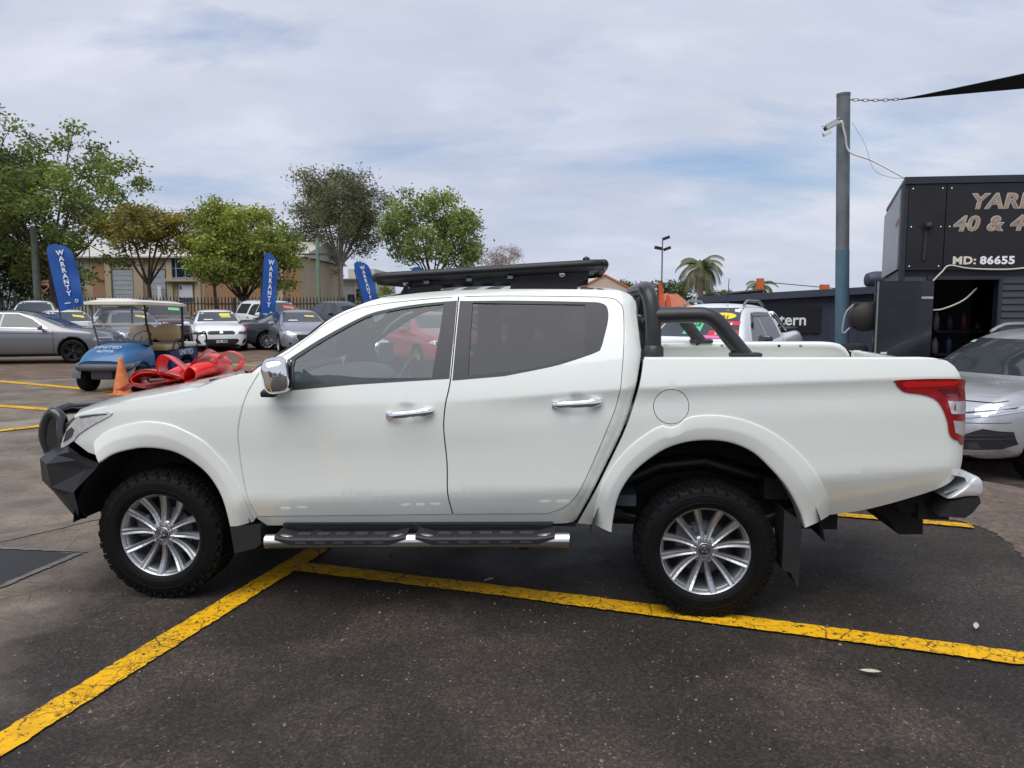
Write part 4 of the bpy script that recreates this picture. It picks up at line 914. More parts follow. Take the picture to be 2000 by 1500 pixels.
# ---- roof rack: flat tray on two side plates
RZ0, RZ1 = 1.812, 1.885
def rz(x): return RZ0 + (RZ1 - RZ0) * (.33 - x) / 1.30
mb = MB()
rim = crom([(.33, .45, 0), (.31, .58, 0), (.22, .64, 0), (-.4, .64, 0), (-.84, .64, 0), (-.94, .60, 0), (-.97, .48, 0), (-.97, -.48, 0), (-.94, -.60, 0), (-.84, -.64, 0), (-.4, -.64, 0), (.22, -.64, 0), (.31, -.58, 0), (.33, -.45, 0)], 5, True)
mb.tube([(x, y, rz(x)) for x, y, z in rim], .024, 12, closed=True)
rows = [[(x, y * k, rz(x) - d) for k, d in ((1.0, .0), (.985, .022), (.94, .038))] for x, y, z in rim]
mb.grid(rows, closed_u=True)
rk = mb.build('roof_rack', M_STEELBLK, truck)
for k in range(9):
    x = .26 - k * .142; m2 = MB(); m2.box((x, 0, rz(x) - .012), (.085, 1.24, .016)); m2.build('slat', M_STEELBLK, rk)
for s in (1, -1):
    mb = MB(); y = s * .585
    mb.prism([(.25, 1.768), (.27, 1.790), (.22, 1.800), (-.40, 1.832), (-.86, 1.855), (-.885, 1.845), (-.88, 1.80), (-.80, 1.782), (-.15, 1.782), (.10, 1.762)], y - .006, y + .006, 'Y')
    mb.bar((.15, y, 1.735), (-.05, y, 1.755), .05, .03); mb.bar((-.45, y, 1.765), (-.82, y, 1.765), .05, .03)
    mb.bar((.13, y, 1.78), (.17, y + s * .02, 1.71), .05, .012); mb.bar((-.55, y, 1.78), (-.55, y + s * .02, 1.735), .05, .012); mb.build('side_plate', M_STEELBLK, rk)
    for x, z in ((.145, 1.783), (-.735, 1.826)):
        m2 = MB(); m2.lathe([(.0, .007), (.010, .007), (.017, .004), (.018, 0)], 14, 'Y', (x, y + s * .006, z) if s > 0 else (x, y - .006, z)); m2.build('bolt', M_STEEL, rk)
    for x in (.02, -.22, -.45):
        m2 = MB(); m2.box((x, s * .618, rz(x) - .045), (.03, .012, .016)); m2.build('clamp', M_GALV, rk)

# ---- sports bar over the bed
mb = MB(); rb = .042
for s in (1, -1):
    mb.tube(crom([(-1.225, s * .775, 1.385), (-1.222, s * .765, 1.55), (-1.212, s * .745, 1.66), (-1.200, s * .71, 1.715), (-1.195, s * .63, 1.742), (-1.195, s * .45, 1.748), (-1.195, 0, 1.75)], 5), rb, 16)
    mb.tube(crom([(-1.215, s * .755, 1.600), (-1.40, s * .757, 1.606), (-1.50, s * .76, 1.602), (-1.56, s * .765, 1.565), (-1.61, s * .77, 1.50), (-1.70, s * .775, 1.39)], 5), rb, 16)
    mb.lathe([(.043, .06), (.052, .05), (.054, 0)], 16, 'Z', (-1.226, s * .776, 1.386)); mb.box((-1.70, s * .776, 1.398), (.16, .085, .03), bev=.012)
sb = mb.build('sports_bar', mat('satin_black_tube', (.022, .022, .024), .40, 0, .15, .1, 20), truck)
mb = MB(); mb.tube([(-1.2, -.72, 1.56), (-1.2, .72, 1.56)], .03, 10); mb.box((-1.205, 0, 1.65), (.02, .34, .12)); mb.build('cross_bar', M_STEELBLK, sb)

# ---- cabin
mb = MB()
rows = []
for s in np.linspace(-1, 1, 13):
    y = s * .80; bul = .05 * math.exp(-((y + .36) / .22) ** 2)
    rows.append([(.98 + .2 * (1 - s * s), y, 1.21), (.80, y, 1.235 + bul * .4), (.62, y, 1.215 + bul), (.50, y, 1.14 + bul), (.47, y, 1.0), (.58, y, .80), (.70, y, .55)])
mb.grid(rows); mb.box((.30, 0, .78), (.75, .26, .42), bev=.05); mb.box((.475, 0, 1.05), (.02, .30, .24), bev=.008)
mb.build('dashboard', M_INTD, truck)
mb = MB(); c0 = Vector((.40, -.37, 1.12)); ax = Matrix.Rotation(R(-24), 3, 'Y')
ring = [c0 + ax @ Vector((0, .185 * math.cos(a), .185 * math.sin(a))) for a in np.linspace(0, 2 * math.pi, 33)[:-1]]
mb.tube(ring, .016, 8, closed=True); mb.lathe([(.0, -.025), (.07, -.02), (.075, .01), (.0, .03)], 16, 'X', c0)
for a in (0, math.pi, -math.pi / 2): mb.bar(c0, c0 + ax @ Vector((0, .18 * math.cos(a), .18 * math.sin(a))), .03, .018, up=(1, 0, 0))
mb.tube([c0, c0 + Vector((.18, 0, -.08))], .035, 8); mb.build('steering_wheel', M_INTD, truck)
def seat(x, y, w, m):
    s = MB(); s.box((x + .02, y, .80), (.52, w, .16), bev=.05); s.box((x - .26, y, 1.12), (.17, w * .94, .62), rot=Matrix.Rotation(R(-14), 3, 'Y'), bev=.06)
    for k in ((0,) if w < .8 else (-.42, .42)): s.box((x - .37, y + k, 1.50), (.10, .27, .17), rot=Matrix.Rotation(R(-10), 3, 'Y'), bev=.04)
    s.tube([(x - .35, y, 1.36), (x - .37, y, 1.5)], .02, 6); s.build('seat', m, truck)
seat(-.10, .37, .52, M_INTD); seat(-.10, -.37, .52, M_INTD); seat(-.82, 0, 1.35, M_INTD)
mb = MB(); mb.box((-.1, 0, .60), (2.1, 1.5, .06)); mb.build('cab_floor', M_INTD, truck)
mb = MB(); mb.box((.60, .02, 1.545), (.02, .21, .065), bev=.01); mb.tube([(.61, .02, 1.56), (.56, .02, 1.655)], .012, 6); mb.build('rear_view_mirror', M_INTD, truck)
for s in (1, -1):
    mb = MB(); mb.tube(crom([(.62, s * .70, 1.44), (.57, s * .685, 1.50), (.45, s * .66, 1.58), (.38, s * .65, 1.60)], 4), .014, 8); mb.build('grab_handle', M_INTL, truck)

# ---- wheels
def wheel_parts(cx, y, root):
    wh = bpy.data.objects.new('wheel', None); COL.objects.link(wh); wh.parent = root; wh.location = (cx, y, .368); wh.empty_display_size = .1
    return wh
TR = .368
mb = MB()
prof = [(.228, .09), (.236, .118), (.252, .128), (.285, .132), (.315, .127), (.335, .121), (.345, .112), (.352, .098), (.357, .08), (.357, .02), (.351, .018), (.351, .008), (.357, .006), (.357, -.05), (.351, -.052), (.351, -.062), (.357, -.064), (.352, -.115), (.32, -.13), (.25, -.125), (.228, -.09)]
mb.lathe(prof, 72, 'Y')
mb.lathe([(.2615, .1290), (.2630, .1318), (.2665, .1325), (.2680, .1305)], 72, 'Y'); mb.lathe([(.300, .1290), (.302, .1312), (.305, .1308), (.307, .1280)], 72, 'Y')
TY = mb.mesh('tyre'); mb = MB()
for k in range(66):
    a = 2 * math.pi * k / 66; ca, sa = math.cos(a), math.sin(a)
    def bl(r0, r1, y0, y1, da0, da1, tw=0):
        vs = []
        for r, y, s in ((r0, y0, -1), (r0, y0, 1), (r0, y1, -1), (r0, y1, 1), (r1, y0, -1), (r1, y0, 1), (r1, y1, -1), (r1, y1, 1)):
            b = a + s * (da0 if r == r0 else da1) + (tw if y == y1 else 0); vs.append((r * math.cos(b), y, r * math.sin(b)))
        mb.add(vs, [(0, 1, 3, 2), (4, 6, 7, 5), (0, 4, 5, 1), (2, 3, 7, 6), (0, 2, 6, 4), (1, 5, 7, 3)])
    L = .108 if k % 2 else .118
    bl(.340, .3640, .060, L, .0445, .042, .012); bl(.345, .3685, .012, .054, .040, .036, -.02)
    bl(.345, .3685, -.045, .004, .040, .036, .02); bl(.340, .3665, -.112, -.055, .0445, .042, -.012)
    if k % 2: bl(.322, .346, .116, .126, .026, .022, 0)
TB = mb.mesh('tread'); mb = MB()
RP = [(.198, -.10), (.206, .02), (.210, .06), (.216, .082), (.226, .094), (.236, .101), (.2415, .107), (.240, .113), (.234, .112), (.228, .100), (.221, .088), (.216, -.10)]
mb.lathe(RP, 64, 'Y'); 
RB = mb.mesh('barrel'); mb = MB()
def pt(r, a, y, off): return (r * math.cos(a) - off * math.sin(a), y, r * math.sin(a) + off * math.cos(a))
for sgn in (-1, 1):                                        # one V pair of spokes
    a_out = sgn * math.radians(13.6); a_in = sgn * math.radians(19.0); rows = []
    for t in np.linspace(0, 1, 8):
        r = .046 + (.229 - .046) * t; a = a_in + (a_out - a_in) * t ** .8; yf = .083 + .026 * t - .020 * math.sin(math.pi * t); w = .0125 + .0085 * t; w2 = w * .62
        rows.append([pt(r, a, yf - .045, -w), pt(r, a, yf - .010, -w), pt(r, a, yf + .001, -w2), pt(r, a, yf - .004, 0), pt(r, a, yf + .001, w2), pt(r, a, yf - .010, w), pt(r, a, yf - .045, w)])
    mb.grid(rows, smooth=False)
SPK = mb.mesh('spoke'); mb = MB()
mb.lathe([(.0, .066), (.050, .072), (.066, .072), (.078, .060), (.082, .02)], 36, 'Y'); mb.lathe([(.030, .080), (.036, .090), (.0365, .06)], 30, 'Y')
HUB = mb.mesh('hub'); mb = MB()
mb.lathe([(.0, .092), (.006, .092), (.0085, .088), (.009, .06)], 6, 'Y', (.058, 0, 0), smooth=False); LUG = mb.mesh('lug_nut'); mb = MB()
mb.lathe([(.0, .0925), (.020, .0925), (.0295, .0885), (.031, .075)], 28, 'Y'); CAPM = mb.mesh('centre_cap'); mb = MB()
for k in range(3):
    a = math.pi / 2 + k * 2 * math.pi / 3; u = Vector((math.cos(a), 0, math.sin(a))); v = Vector((-math.sin(a), 0, math.cos(a)))
    mb.add([Vector((0, .0936, 0)) + u * .002, Vector((0, .0936, 0)) + u * .0125 + v * .0068, Vector((0, .0936, 0)) + u * .0225, Vector((0, .0936, 0)) + u * .0125 - v * .0068], [(0, 1, 2, 3)])
EMB = mb.mesh('emblem'); mb = MB()
mb.lathe([(.0, .02), (.145, .02), (.148, .0), (.0, -.01)], 40, 'Y'); mb.box((.11, .03, .06), (.09, .06, .12), bev=.015); mb.lathe([(.0, -.06), (.2, -.06), (.205, -.1)], 40, 'Y'); BRK = mb.mesh('brake_disc')
def add_wheel(cx, s, rot):
    wh = wheel_parts(cx, s * .765, truck)
    if s < 0: wh.scale.y = -1
    wh.rotation_euler.y = rot
    obj('tyre', TY, M_TYRE, wh); tag(obj('tread', TB, M_TYRE, wh), kind='stuff'); obj('rim', RB, M_ALLOY, wh); obj('hub', HUB, M_ALLOY, wh); obj('centre_cap', CAPM, M_LAMPD, wh); obj('emblem', EMB, M_CHROME, wh); obj('brake_disc', BRK, M_ALLOYD, wh)
    for k in range(6):
        obj('spoke', SPK, M_ALLOY, wh).rotation_euler.y = k * math.pi / 3
        obj('lug_nut', LUG, M_STEEL, wh).rotation_euler.y = math.pi / 6 + k * math.pi / 3
add_wheel(1.506, 1, R(12)); add_wheel(-1.506, 1, R(-4)); add_wheel(1.506, -1, 0); add_wheel(-1.506, -1, .3)
# ------------------------------------------------------------------ other cars: lofted bodies with parts laid on their surfaces
def ring_pts(x, sp):
    zb, zs, zt, w = smooth_tab(sp['bot'], x), smooth_tab(sp['belt'], x), smooth_tab(sp['top'], x), smooth_tab(sp['half'], x)
    zs = min(zs, zt - .015); gh = zt - zs; h = zs - zb; tu = sp.get('tumble', .36)
    wt = max(.40 * w, .93 * w - tu * gh - .055); cr = sp.get('crown', .03) * min(1, w / .7)
    p = [(0, zb), (.6 * w, zb), (.90 * w, zb + .015), (.972 * w, zb + .10 * h + .02), (.995 * w, zb + .35 * h), (w, zb + .62 * h), (.992 * w, zb + .80 * h), (.965 * w, zb + .95 * h), (.935 * w, zs)]
    for s in (.15, .5, .85): p.append((.93 * w - s * (.93 * w - wt) + .018 * math.sin(math.pi * s) * min(1, gh * 3), zs + s * gh))
    p += [(wt * .955, zt - .010 + cr * .1), (wt * .62, zt + cr * .6), (0, zt + cr)]
    return p, wt
def car_body(name, sp):
    x0, x1 = sp['top'][0][0], sp['top'][-1][0]
    xs = sorted(set([round(v, 3) for v in np.arange(x0, x1, .085)] + [x1] + [round(a, 3) for a, b in sp['top'][1:-1]]))
    P = []
    for x in xs:
        r, _ = ring_pts(x, sp); P.append([(x, y, z) for y, z in r] + [(x, -y, z) for y, z in r[-2:0:-1]])
    n = len(P[0]); mb = MB(); vs = [p for r in P for p in r]; fs = []
    for i in range(len(P) - 1):
        for j in range(n): fs.append((i * n + j, i * n + (j + 1) % n, (i + 1) * n + (j + 1) % n, (i + 1) * n + j))
    fs += [tuple(range(n)), tuple((len(P) - 1) * n + j for j in range(n))[::-1]]
    mb.add(vs, fs, True); me = mb.mesh(name)
    o = bpy.data.objects.new(name + '_src', me); COL.objects.link(o); me.materials.append(M_DARK)
    m = o.modifiers.new('s', 'SUBSURF'); m.levels = 1; m.render_levels = 1
    cut = MB()
    for wx in sp['wheels']:
        for s in (1, -1): cut.lathe([(.0, s * .52), (sp['wr'] * 1.17, s * .52), (sp['wr'] * 1.17, s * 1.3), (.0, s * 1.3)], 36, 'Y', (wx, 0, sp['wr'] * 1.02))
    cm = cut.mesh('cut'); cm.materials.append(M_DARK); co = bpy.data.objects.new('cut', cm); COL.objects.link(co)
    b = o.modifiers.new('b', 'BOOLEAN'); b.operation = 'DIFFERENCE'; b.object = co; b.solver = 'EXACT'; b.material_mode = 'TRANSFER'
    if sp.get('bedcut'):
        c2 = MB(); a = sp['bedcut']; c2.box(((a[0] + a[1]) / 2, 0, a[2] + .5), (a[1] - a[0], a[3], 1.0)); bm_ = c2.mesh('cut2'); bm_.materials.append(M_DARK); b2o = bpy.data.objects.new('cut2', bm_); COL.objects.link(b2o)
        b2 = o.modifiers.new('c', 'BOOLEAN'); b2.operation = 'DIFFERENCE'; b2.object = b2o; b2.solver = 'EXACT'; b2.material_mode = 'TRANSFER'
    dg = bpy.context.evaluated_depsgraph_get(); out = bpy.data.meshes.new_from_object(o.evaluated_get(dg)); out.name = 'body'
    for q in list(COL.objects):
        if q.name.startswith(('cut', name + '_src')): bpy.data.objects.remove(q)
    V = [v.co.copy() for v in out.vertices]; bvh = BVHTree.FromPolygons(V, [list(p.vertices) for p in out.polygons])
    # slots: 0 body paint, 1 arch black
    mats = [s.name if s else '' for s in out.materials]
    return out, bvh
def patch(name, poly, view, bvh, m, parent, off=.006, step=.06, thick=0):
    V, T, loops = fill2d(poly, (), step, step * .8)
    P = []
    for a, b in V:
        if view == 'side': o, d = Vector((a, 3, b)), Vector((0, -1, 0))
        elif view == 'sideR': o, d = Vector((a, -3, b)), Vector((0, 1, 0))
        elif view == 'front': o, d = Vector((5, a, b)), Vector((-1, 0, 0))
        elif view == 'rear': o, d = Vector((-5, a, b)), Vector((1, 0, 0))
        else: o, d = Vector((a, b, 5)), Vector((0, 0, -1))
        h, nrm, _, _ = bvh.ray_cast(o, d)
        if h is None: P.append(None); continue
        if nrm.dot(d) > 0: nrm = -nrm
        P.append(h + nrm * off)
    T = [tuple(t) for t in T if all(P[i] is not None for i in t)]
    # leave out triangles that jump across an edge of the body
    T = [t for t in T if max((P[t[i]] - P[t[i - 1]]).length for i in range(3)) < step * 7]
    if not T: return None
    mb = MB(); mb.add([p if p is not None else (0, 0, 0) for p in P], T, True)
    me = mb.mesh(name, fix=True); bm = bmesh.new(); bm.from_mesh(me); bmesh.ops.delete(bm, geom=[v for v in bm.verts if not v.link_faces], context='VERTS'); bm.to_mesh(me); bm.free()
    return obj(name, me, m, parent)
def sym(poly): return [(a, b) for a, b in poly], [(-a, b) for a, b in poly][::-1]

WHEEL_MESH = {}
def car_wheel(kind):
    if kind in WHEEL_MESH: return WHEEL_MESH[kind]
    t = MB(); t.lathe([(.66, .30), (.70, .36), (.80, .38), (.92, .35), (.98, .26), (1.0, .12), (1.0, -.15), (.92, -.35), (.7, -.36)], 40, 'Y'); tm = t.mesh('tyre')
    r = MB(); r.lathe([(.60, -.3), (.62, .22), (.67, .34), (.70, .36), (.695, .31), (.65, .28)], 40, 'Y')
    n = 5 if kind == 'five' else 10
    for k in range(n):
        a = 2 * math.pi * k / n; wd = .10 if n == 5 else .05
        for da in ((-.11, .11) if n == 5 else (0,)):
            b = a + da; u = Vector((math.cos(b), 0, math.sin(b))); v = Vector((-math.sin(b), 0, math.cos(b)))
            r.add([u * .08 + v * wd * .6 + Vector((0, .22, 0)), u * .08 - v * wd * .6 + Vector((0, .22, 0)), u * .66 - v * wd + Vector((0, .30, 0)), u * .66 + v * wd + Vector((0, .30, 0)), u * .08 + v * wd + Vector((0, .08, 0)), u * .08 - v * wd + Vector((0, .08, 0)), u * .66 - v * wd * 1.2 + Vector((0, .12, 0)), u * .66 + v * wd * 1.2 + Vector((0, .12, 0))], [(0, 1, 2, 3), (0, 3, 7, 4), (1, 5, 6, 2), (4, 7, 6, 5)])
    r.lathe([(.0, .26), (.12, .25), (.16, .20), (.17, .0)], 20, 'Y'); rm = r.mesh('rim')
    d = MB(); d.lathe([(.0, -.02), (.58, -.02), (.60, -.2)], 30, 'Y'); dm = d.mesh('brake_disc')
    WHEEL_MESH[kind] = (tm, rm, dm); return WHEEL_MESH[kind]

BODY_CACHE = {}
def make_car(name, label, cat, sp, paint, loc, rz, group=None, wheel='ten', rim=None, glass=None, z=0):
    root = thing(name, label, cat, (loc[0], loc[1], z), rz, group); key = sp['id']
    if key not in BODY_CACHE: BODY_CACHE[key] = car_body(key, sp)
    me0, bvh = BODY_CACHE[key]; me = me0.copy()
    # body polygons keep slot 0; faces cut by the wheel wells carry the liner material
    nm = len(me.materials); idx = [p.material_index for p in me.polygons]
    me.materials.clear(); me.materials.append(paint); me.materials.append(M_DARK)
    c = [p.center for p in me.polygons]; wr = sp['wr'] * 1.17
    for p in me.polygons:
        q = p.center; p.material_index = 0
        for wx in sp['wheels']:
            if abs(math.hypot(q.x - wx, q.z - sp['wr'] * 1.02) - wr) < .02 and abs(p.normal.y) < .5 and abs(q.y) < smooth_tab(sp['half'], wx) * .985: p.material_index = 1
            if abs(abs(q.y) - .52) < .004 and abs(p.normal.y) > .9: p.material_index = 1
        if q.z < smooth_tab(sp['bot'], q.x) + .03: p.material_index = 1
        b = sp.get('bedcut')
        if b and b[0] + .005 < q.x < b[1] + .001 and abs(q.y) <= b[3] / 2 + .002 and q.z < b[2] + .9 and (abs(q.z - b[2]) < .004 or abs(abs(q.y) - b[3] / 2) < .004): p.material_index = 1
    body = obj('body', me, None, root)
    gl = glass or M_DGLASS
    # windscreen and rear window follow the shape
    def screen(nm_, xa, xb, view, f=.93, parent=root):
        L = []; 
        for x in np.linspace(xa, xb, 9):
            _, wt = ring_pts(x, sp); L.append((wt * f, smooth_tab(sp['top'], x) + .012 - (.02 if view == 'front' and abs(x - xb) < 1e-6 else 0)))
        poly = L + [(-a, b) for a, b in L[::-1]]
        return patch(nm_, poly, view, bvh, gl, parent, .006, .07)
    ws = None
    if sp.get('ws'): ws = screen('windscreen', *sp['ws'], 'front')
    if sp.get('rw'): screen('rear_window', *sp['rw'], 'rear')
    for poly in sp.get('side', []):
        for v in ('side', 'sideR'): patch('side_window', poly, v, bvh, gl, root, .006, .06)
    for (nm_, poly, view, m, off) in sp.get('patches', []) + [('lamp_inner', inset(q[1], .03), q[2], M_LAMPD, q[4] + .004) for q in sp.get('patches', []) if q[0] == 'headlight']:
        if view in ('side2', 'front2', 'rear2'):
            if view == 'side2':
                patch(nm_, poly, 'side', bvh, m, root, off, .05); patch(nm_, poly, 'sideR', bvh, m, root, off, .05)
            else:
                for q in sym(poly): patch(nm_, q, view[:-1], bvh, m, root, off, .05)
        else: patch(nm_, poly, view, bvh, m, root, off, .05)
    # mirrors
    if sp.get('mirror'):
        mx, mz = sp['mirror']; w = smooth_tab(sp['half'], mx)
        for s in (1, -1):
            mm = superell((mx, s * (w + .115), mz), (.055, .115, .075), .7, 8, 14); mm.box((mx, s * (w - .02), mz - .05), (.05, .16, .03)); mm.build('door_mirror', sp.get('mirror_mat') or paint, root)
    # wheels
    tm, rm, dm = car_wheel(wheel)
    for wx in sp['wheels']:
        for s in (1, -1):
            wh = bpy.data.objects.new('wheel', None); COL.objects.link(wh); wh.parent = root; wh.location = (wx, s * (smooth_tab(sp['half'], wx) - sp['wr'] * .34), sp['wr']); wh.scale = (sp['wr'], s * sp['wr'] * .92, sp['wr'])
            obj('tyre', tm, M_TYRE, wh); o = bpy.data.objects.new('rim', rm); COL.objects.link(o); o.parent = wh
            if not rm.materials: rm.materials.append(M_ALLOY)
            o.material_slots[0].link = 'OBJECT'; o.material_slots[0].material = rim or M_ALLOY
            obj('brake_disc', dm, M_ALLOYD, wh)
    return root, bvh
def R2(y0, y1, z0, z1): return [(y0, z0), (y1, z0), (y1, z1), (y0, z1)]
def plate(root, bvh, x_view, text, y, z, w=.38, h=.11):
    p = patch('number_plate', R2(y - w / 2, y + w / 2, z - h / 2, z + h / 2), x_view, bvh, M_WHITEPL, root, .012, .05)
    return p

# ---- shapes
G_BLK = M_BLACKPL
SEDAN = dict(id='sedan', wr=.325, wheels=(1.46, -1.46), tumble=.46,
    top=[(-2.45, .72), (-2.42, .90), (-2.36, 1.02), (-2.0, 1.075), (-1.72, 1.10), (-1.05, 1.395), (-.6, 1.445), (-.1, 1.455), (.25, 1.42), (.55, 1.33), (1.12, 1.035), (1.30, .995), (1.8, .93), (2.2, .83), (2.36, .72), (2.44, .60)],
    belt=[(-2.45, .70), (-2.36, .95), (-1.7, 1.0), (-.5, .96), (.6, .93), (1.2, .92), (1.8, .86), (2.2, .77), (2.44, .57)],
    half=[(-2.45, .62), (-2.38, .78), (-2.1, .88), (-1.4, .935), (0, .935), (1.4, .935), (1.9, .90), (2.2, .82), (2.36, .72), (2.44, .58)],
    bot=[(-2.45, .45), (-2.3, .28), (-1.5, .20), (1.5, .20), (2.2, .19), (2.38, .20), (2.44, .30)],
    ws=(1.10, .36), rw=(-1.68, -1.0), mirror=(.78, .98),
    side=[[(.80, .965), (.50, 1.20), (.15, 1.365), (-.22, 1.375), (-.26, .975)], [(-.32, .975), (-.28, 1.375), (-.75, 1.36), (-1.15, 1.22), (-1.25, 1.02)]],
    patches=[('headlight', [(.50, .60), (.58, .74), (.86, .745), (.885, .66), (.78, .585)], 'front2', M_LAMP, .008),
             ('grille', [(-.42, .625), (.42, .625), (.46, .70), (.36, .745), (-.36, .745), (-.46, .70)], 'front', G_BLK, .008),
             ('lower_grille', [(-.46, .28), (.46, .28), (.58, .40), (.52, .47), (-.52, .47), (-.58, .40)], 'front', G_BLK, .008),
             ('fog_lamp', [(.66, .29), (.82, .34), (.83, .48), (.75, .46), (.68, .36)], 'front2', G_BLK, .008),
             ('number_plate', R2(-.19, .19, .335, .435), 'front', M_WHITEPL, .018), ('badge', [(.055 * math.cos(a), .685 + .05 * math.sin(a)) for a in np.linspace(0, 6.28, 12)[:-1]], 'front', M_CHROME, .014),
             ('tail_light', [(.50, .80), (.52, .92), (.85, .93), (.88, .80)], 'rear2', M_RED, .008), ('tail_lamp_side', [(-2.42, .82), (-2.38, .94), (-2.12, .95), (-2.2, .82)], 'side2', M_RED, .008)])
HATCH = dict(SEDAN, id='hatch', wr=.315, wheels=(1.36, -1.34), tumble=.44,
    top=[(-2.05, .75), (-2.03, .95), (-1.95, 1.10), (-1.75, 1.27), (-1.45, 1.40), (-.8, 1.46), (-.1, 1.465), (.30, 1.42), (.65, 1.29), (1.15, 1.05), (1.32, 1.01), (1.75, .93), (2.1, .82), (2.24, .72), (2.32, .58)],
    belt=[(-2.05, .73), (-1.9, 1.05), (-1.3, 1.03), (-.5, .99), (.6, .95), (1.2, .93), (1.75, .86), (2.1, .76), (2.32, .55)],
    half=[(-2.05, .66), (-1.98, .80), (-1.7, .875), (-1.3, .90), (0, .90), (1.35, .90), (1.8, .875), (2.1, .79), (2.24, .68), (2.32, .54)],
    bot=[(-2.05, .42), (-1.9, .28), (-1.3, .20), (1.4, .20), (2.1, .20), (2.25, .21), (2.32, .30)],
    ws=(1.13, .40), rw=(-1.93, -1.5), mirror=(.80, 1.01),
    side=[[(.84, .985), (.52, 1.22), (.18, 1.375), (-.22, 1.39), (-.26, 1.0)], [(-.32, 1.0), (-.28, 1.39), (-.85, 1.375), (-1.25, 1.25), (-1.35, 1.06)]],
    patches=[('headlight', [(.40, .655), (.50, .70), (.78, .775), (.84, .72), (.68, .655)], 'front2', M_LAMP, .008),
             ('grille', [(-.26, .42), (.26, .42), (.44, .55), (.44, .66), (-.44, .66), (-.44, .55)], 'front', G_BLK, .008), ('grille_trim', [(.28, .42), (.46, .55), (.46, .66), (.445, .66), (.445, .555), (.265, .42)], 'front2', M_CHROME, .012),
             ('lower_grille', [(-.40, .26), (.40, .26), (.46, .36), (-.46, .36)], 'front', G_BLK, .008),
             ('fog_lamp', [(.64 + .05 * math.cos(a), .37 + .05 * math.sin(a)) for a in np.linspace(0, 6.28, 11)[:-1]], 'front2', M_LAMPD, .008),
             ('number_plate', R2(-.19, .19, .405, .505), 'front', M_WHITEPL, .018), ('badge', [(.075 * math.cos(a), .60 + .055 * math.sin(a)) for a in np.linspace(0, 6.28, 12)[:-1]], 'front', M_CHROME, .014),
             ('tail_light', [(.48, .88), (.55, 1.0), (.82, 1.02), (.83, .88)], 'rear2', M_RED, .008)])
COUPE = dict(SEDAN, id='coupe', wr=.345, wheels=(1.48, -1.48), tumble=.52,
    top=[(-2.5, .74), (-2.46, .92), (-2.38, 1.05), (-2.0, 1.11), (-1.7, 1.17), (-1.0, 1.40), (-.45, 1.475), (-.05, 1.475), (.30, 1.42), (.55, 1.34), (1.20, 1.05), (1.40, 1.02), (1.9, .95), (2.25, .84), (2.4, .72), (2.48, .58)],
    belt=[(-2.5, .72), (-2.36, 1.0), (-1.7, 1.06), (-.5, 1.0), (.6, .965), (1.2, .955), (1.8, .90), (2.25, .78), (2.48, .55)],
    half=[(-2.5, .62), (-2.4, .80), (-2.1, .90), (-1.45, .945), (-.3, .925), (.6, .925), (1.45, .945), (1.9, .91), (2.25, .80), (2.4, .70), (2.48, .55)],
    ws=(1.18, .40), rw=(-1.65, -.95), mirror=(.72, 1.03),
    side=[[(.74, 1.00), (.45, 1.24), (.10, 1.395), (-.30, 1.40), (-.34, 1.02)], [(-.40, 1.025), (-.36, 1.40), (-.8, 1.37), (-1.25, 1.22), (-1.4, 1.10)]],
    patches=SEDAN['patches'] + [('window_trim', [(.86, .985), (.80, 1.02), (.42, 1.275), (.05, 1.415), (-.45, 1.422), (-.45, 1.412), (.05, 1.40), (.42, 1.255), (.78, .998), (-1.4, 1.06), (-1.4, 1.045)], 'side2', M_CHROME, .012),
             ('door_gap', [(.98, .30), (.99, .30), (.995, .95), (.985, .95)], 'side2', M_SEAL, .004), ('crease_shade', [(1.10, .84), (1.10, .85), (-1.2, .90), (-1.2, .888)], 'side2', M_SEAL, .003), ('sill_trim', [(1.05, .235), (1.05, .29), (-1.05, .29), (-1.05, .235)], 'side2', M_BLACKPL, .01)])  # crease on the flank is only a dark strip, its shade as colour
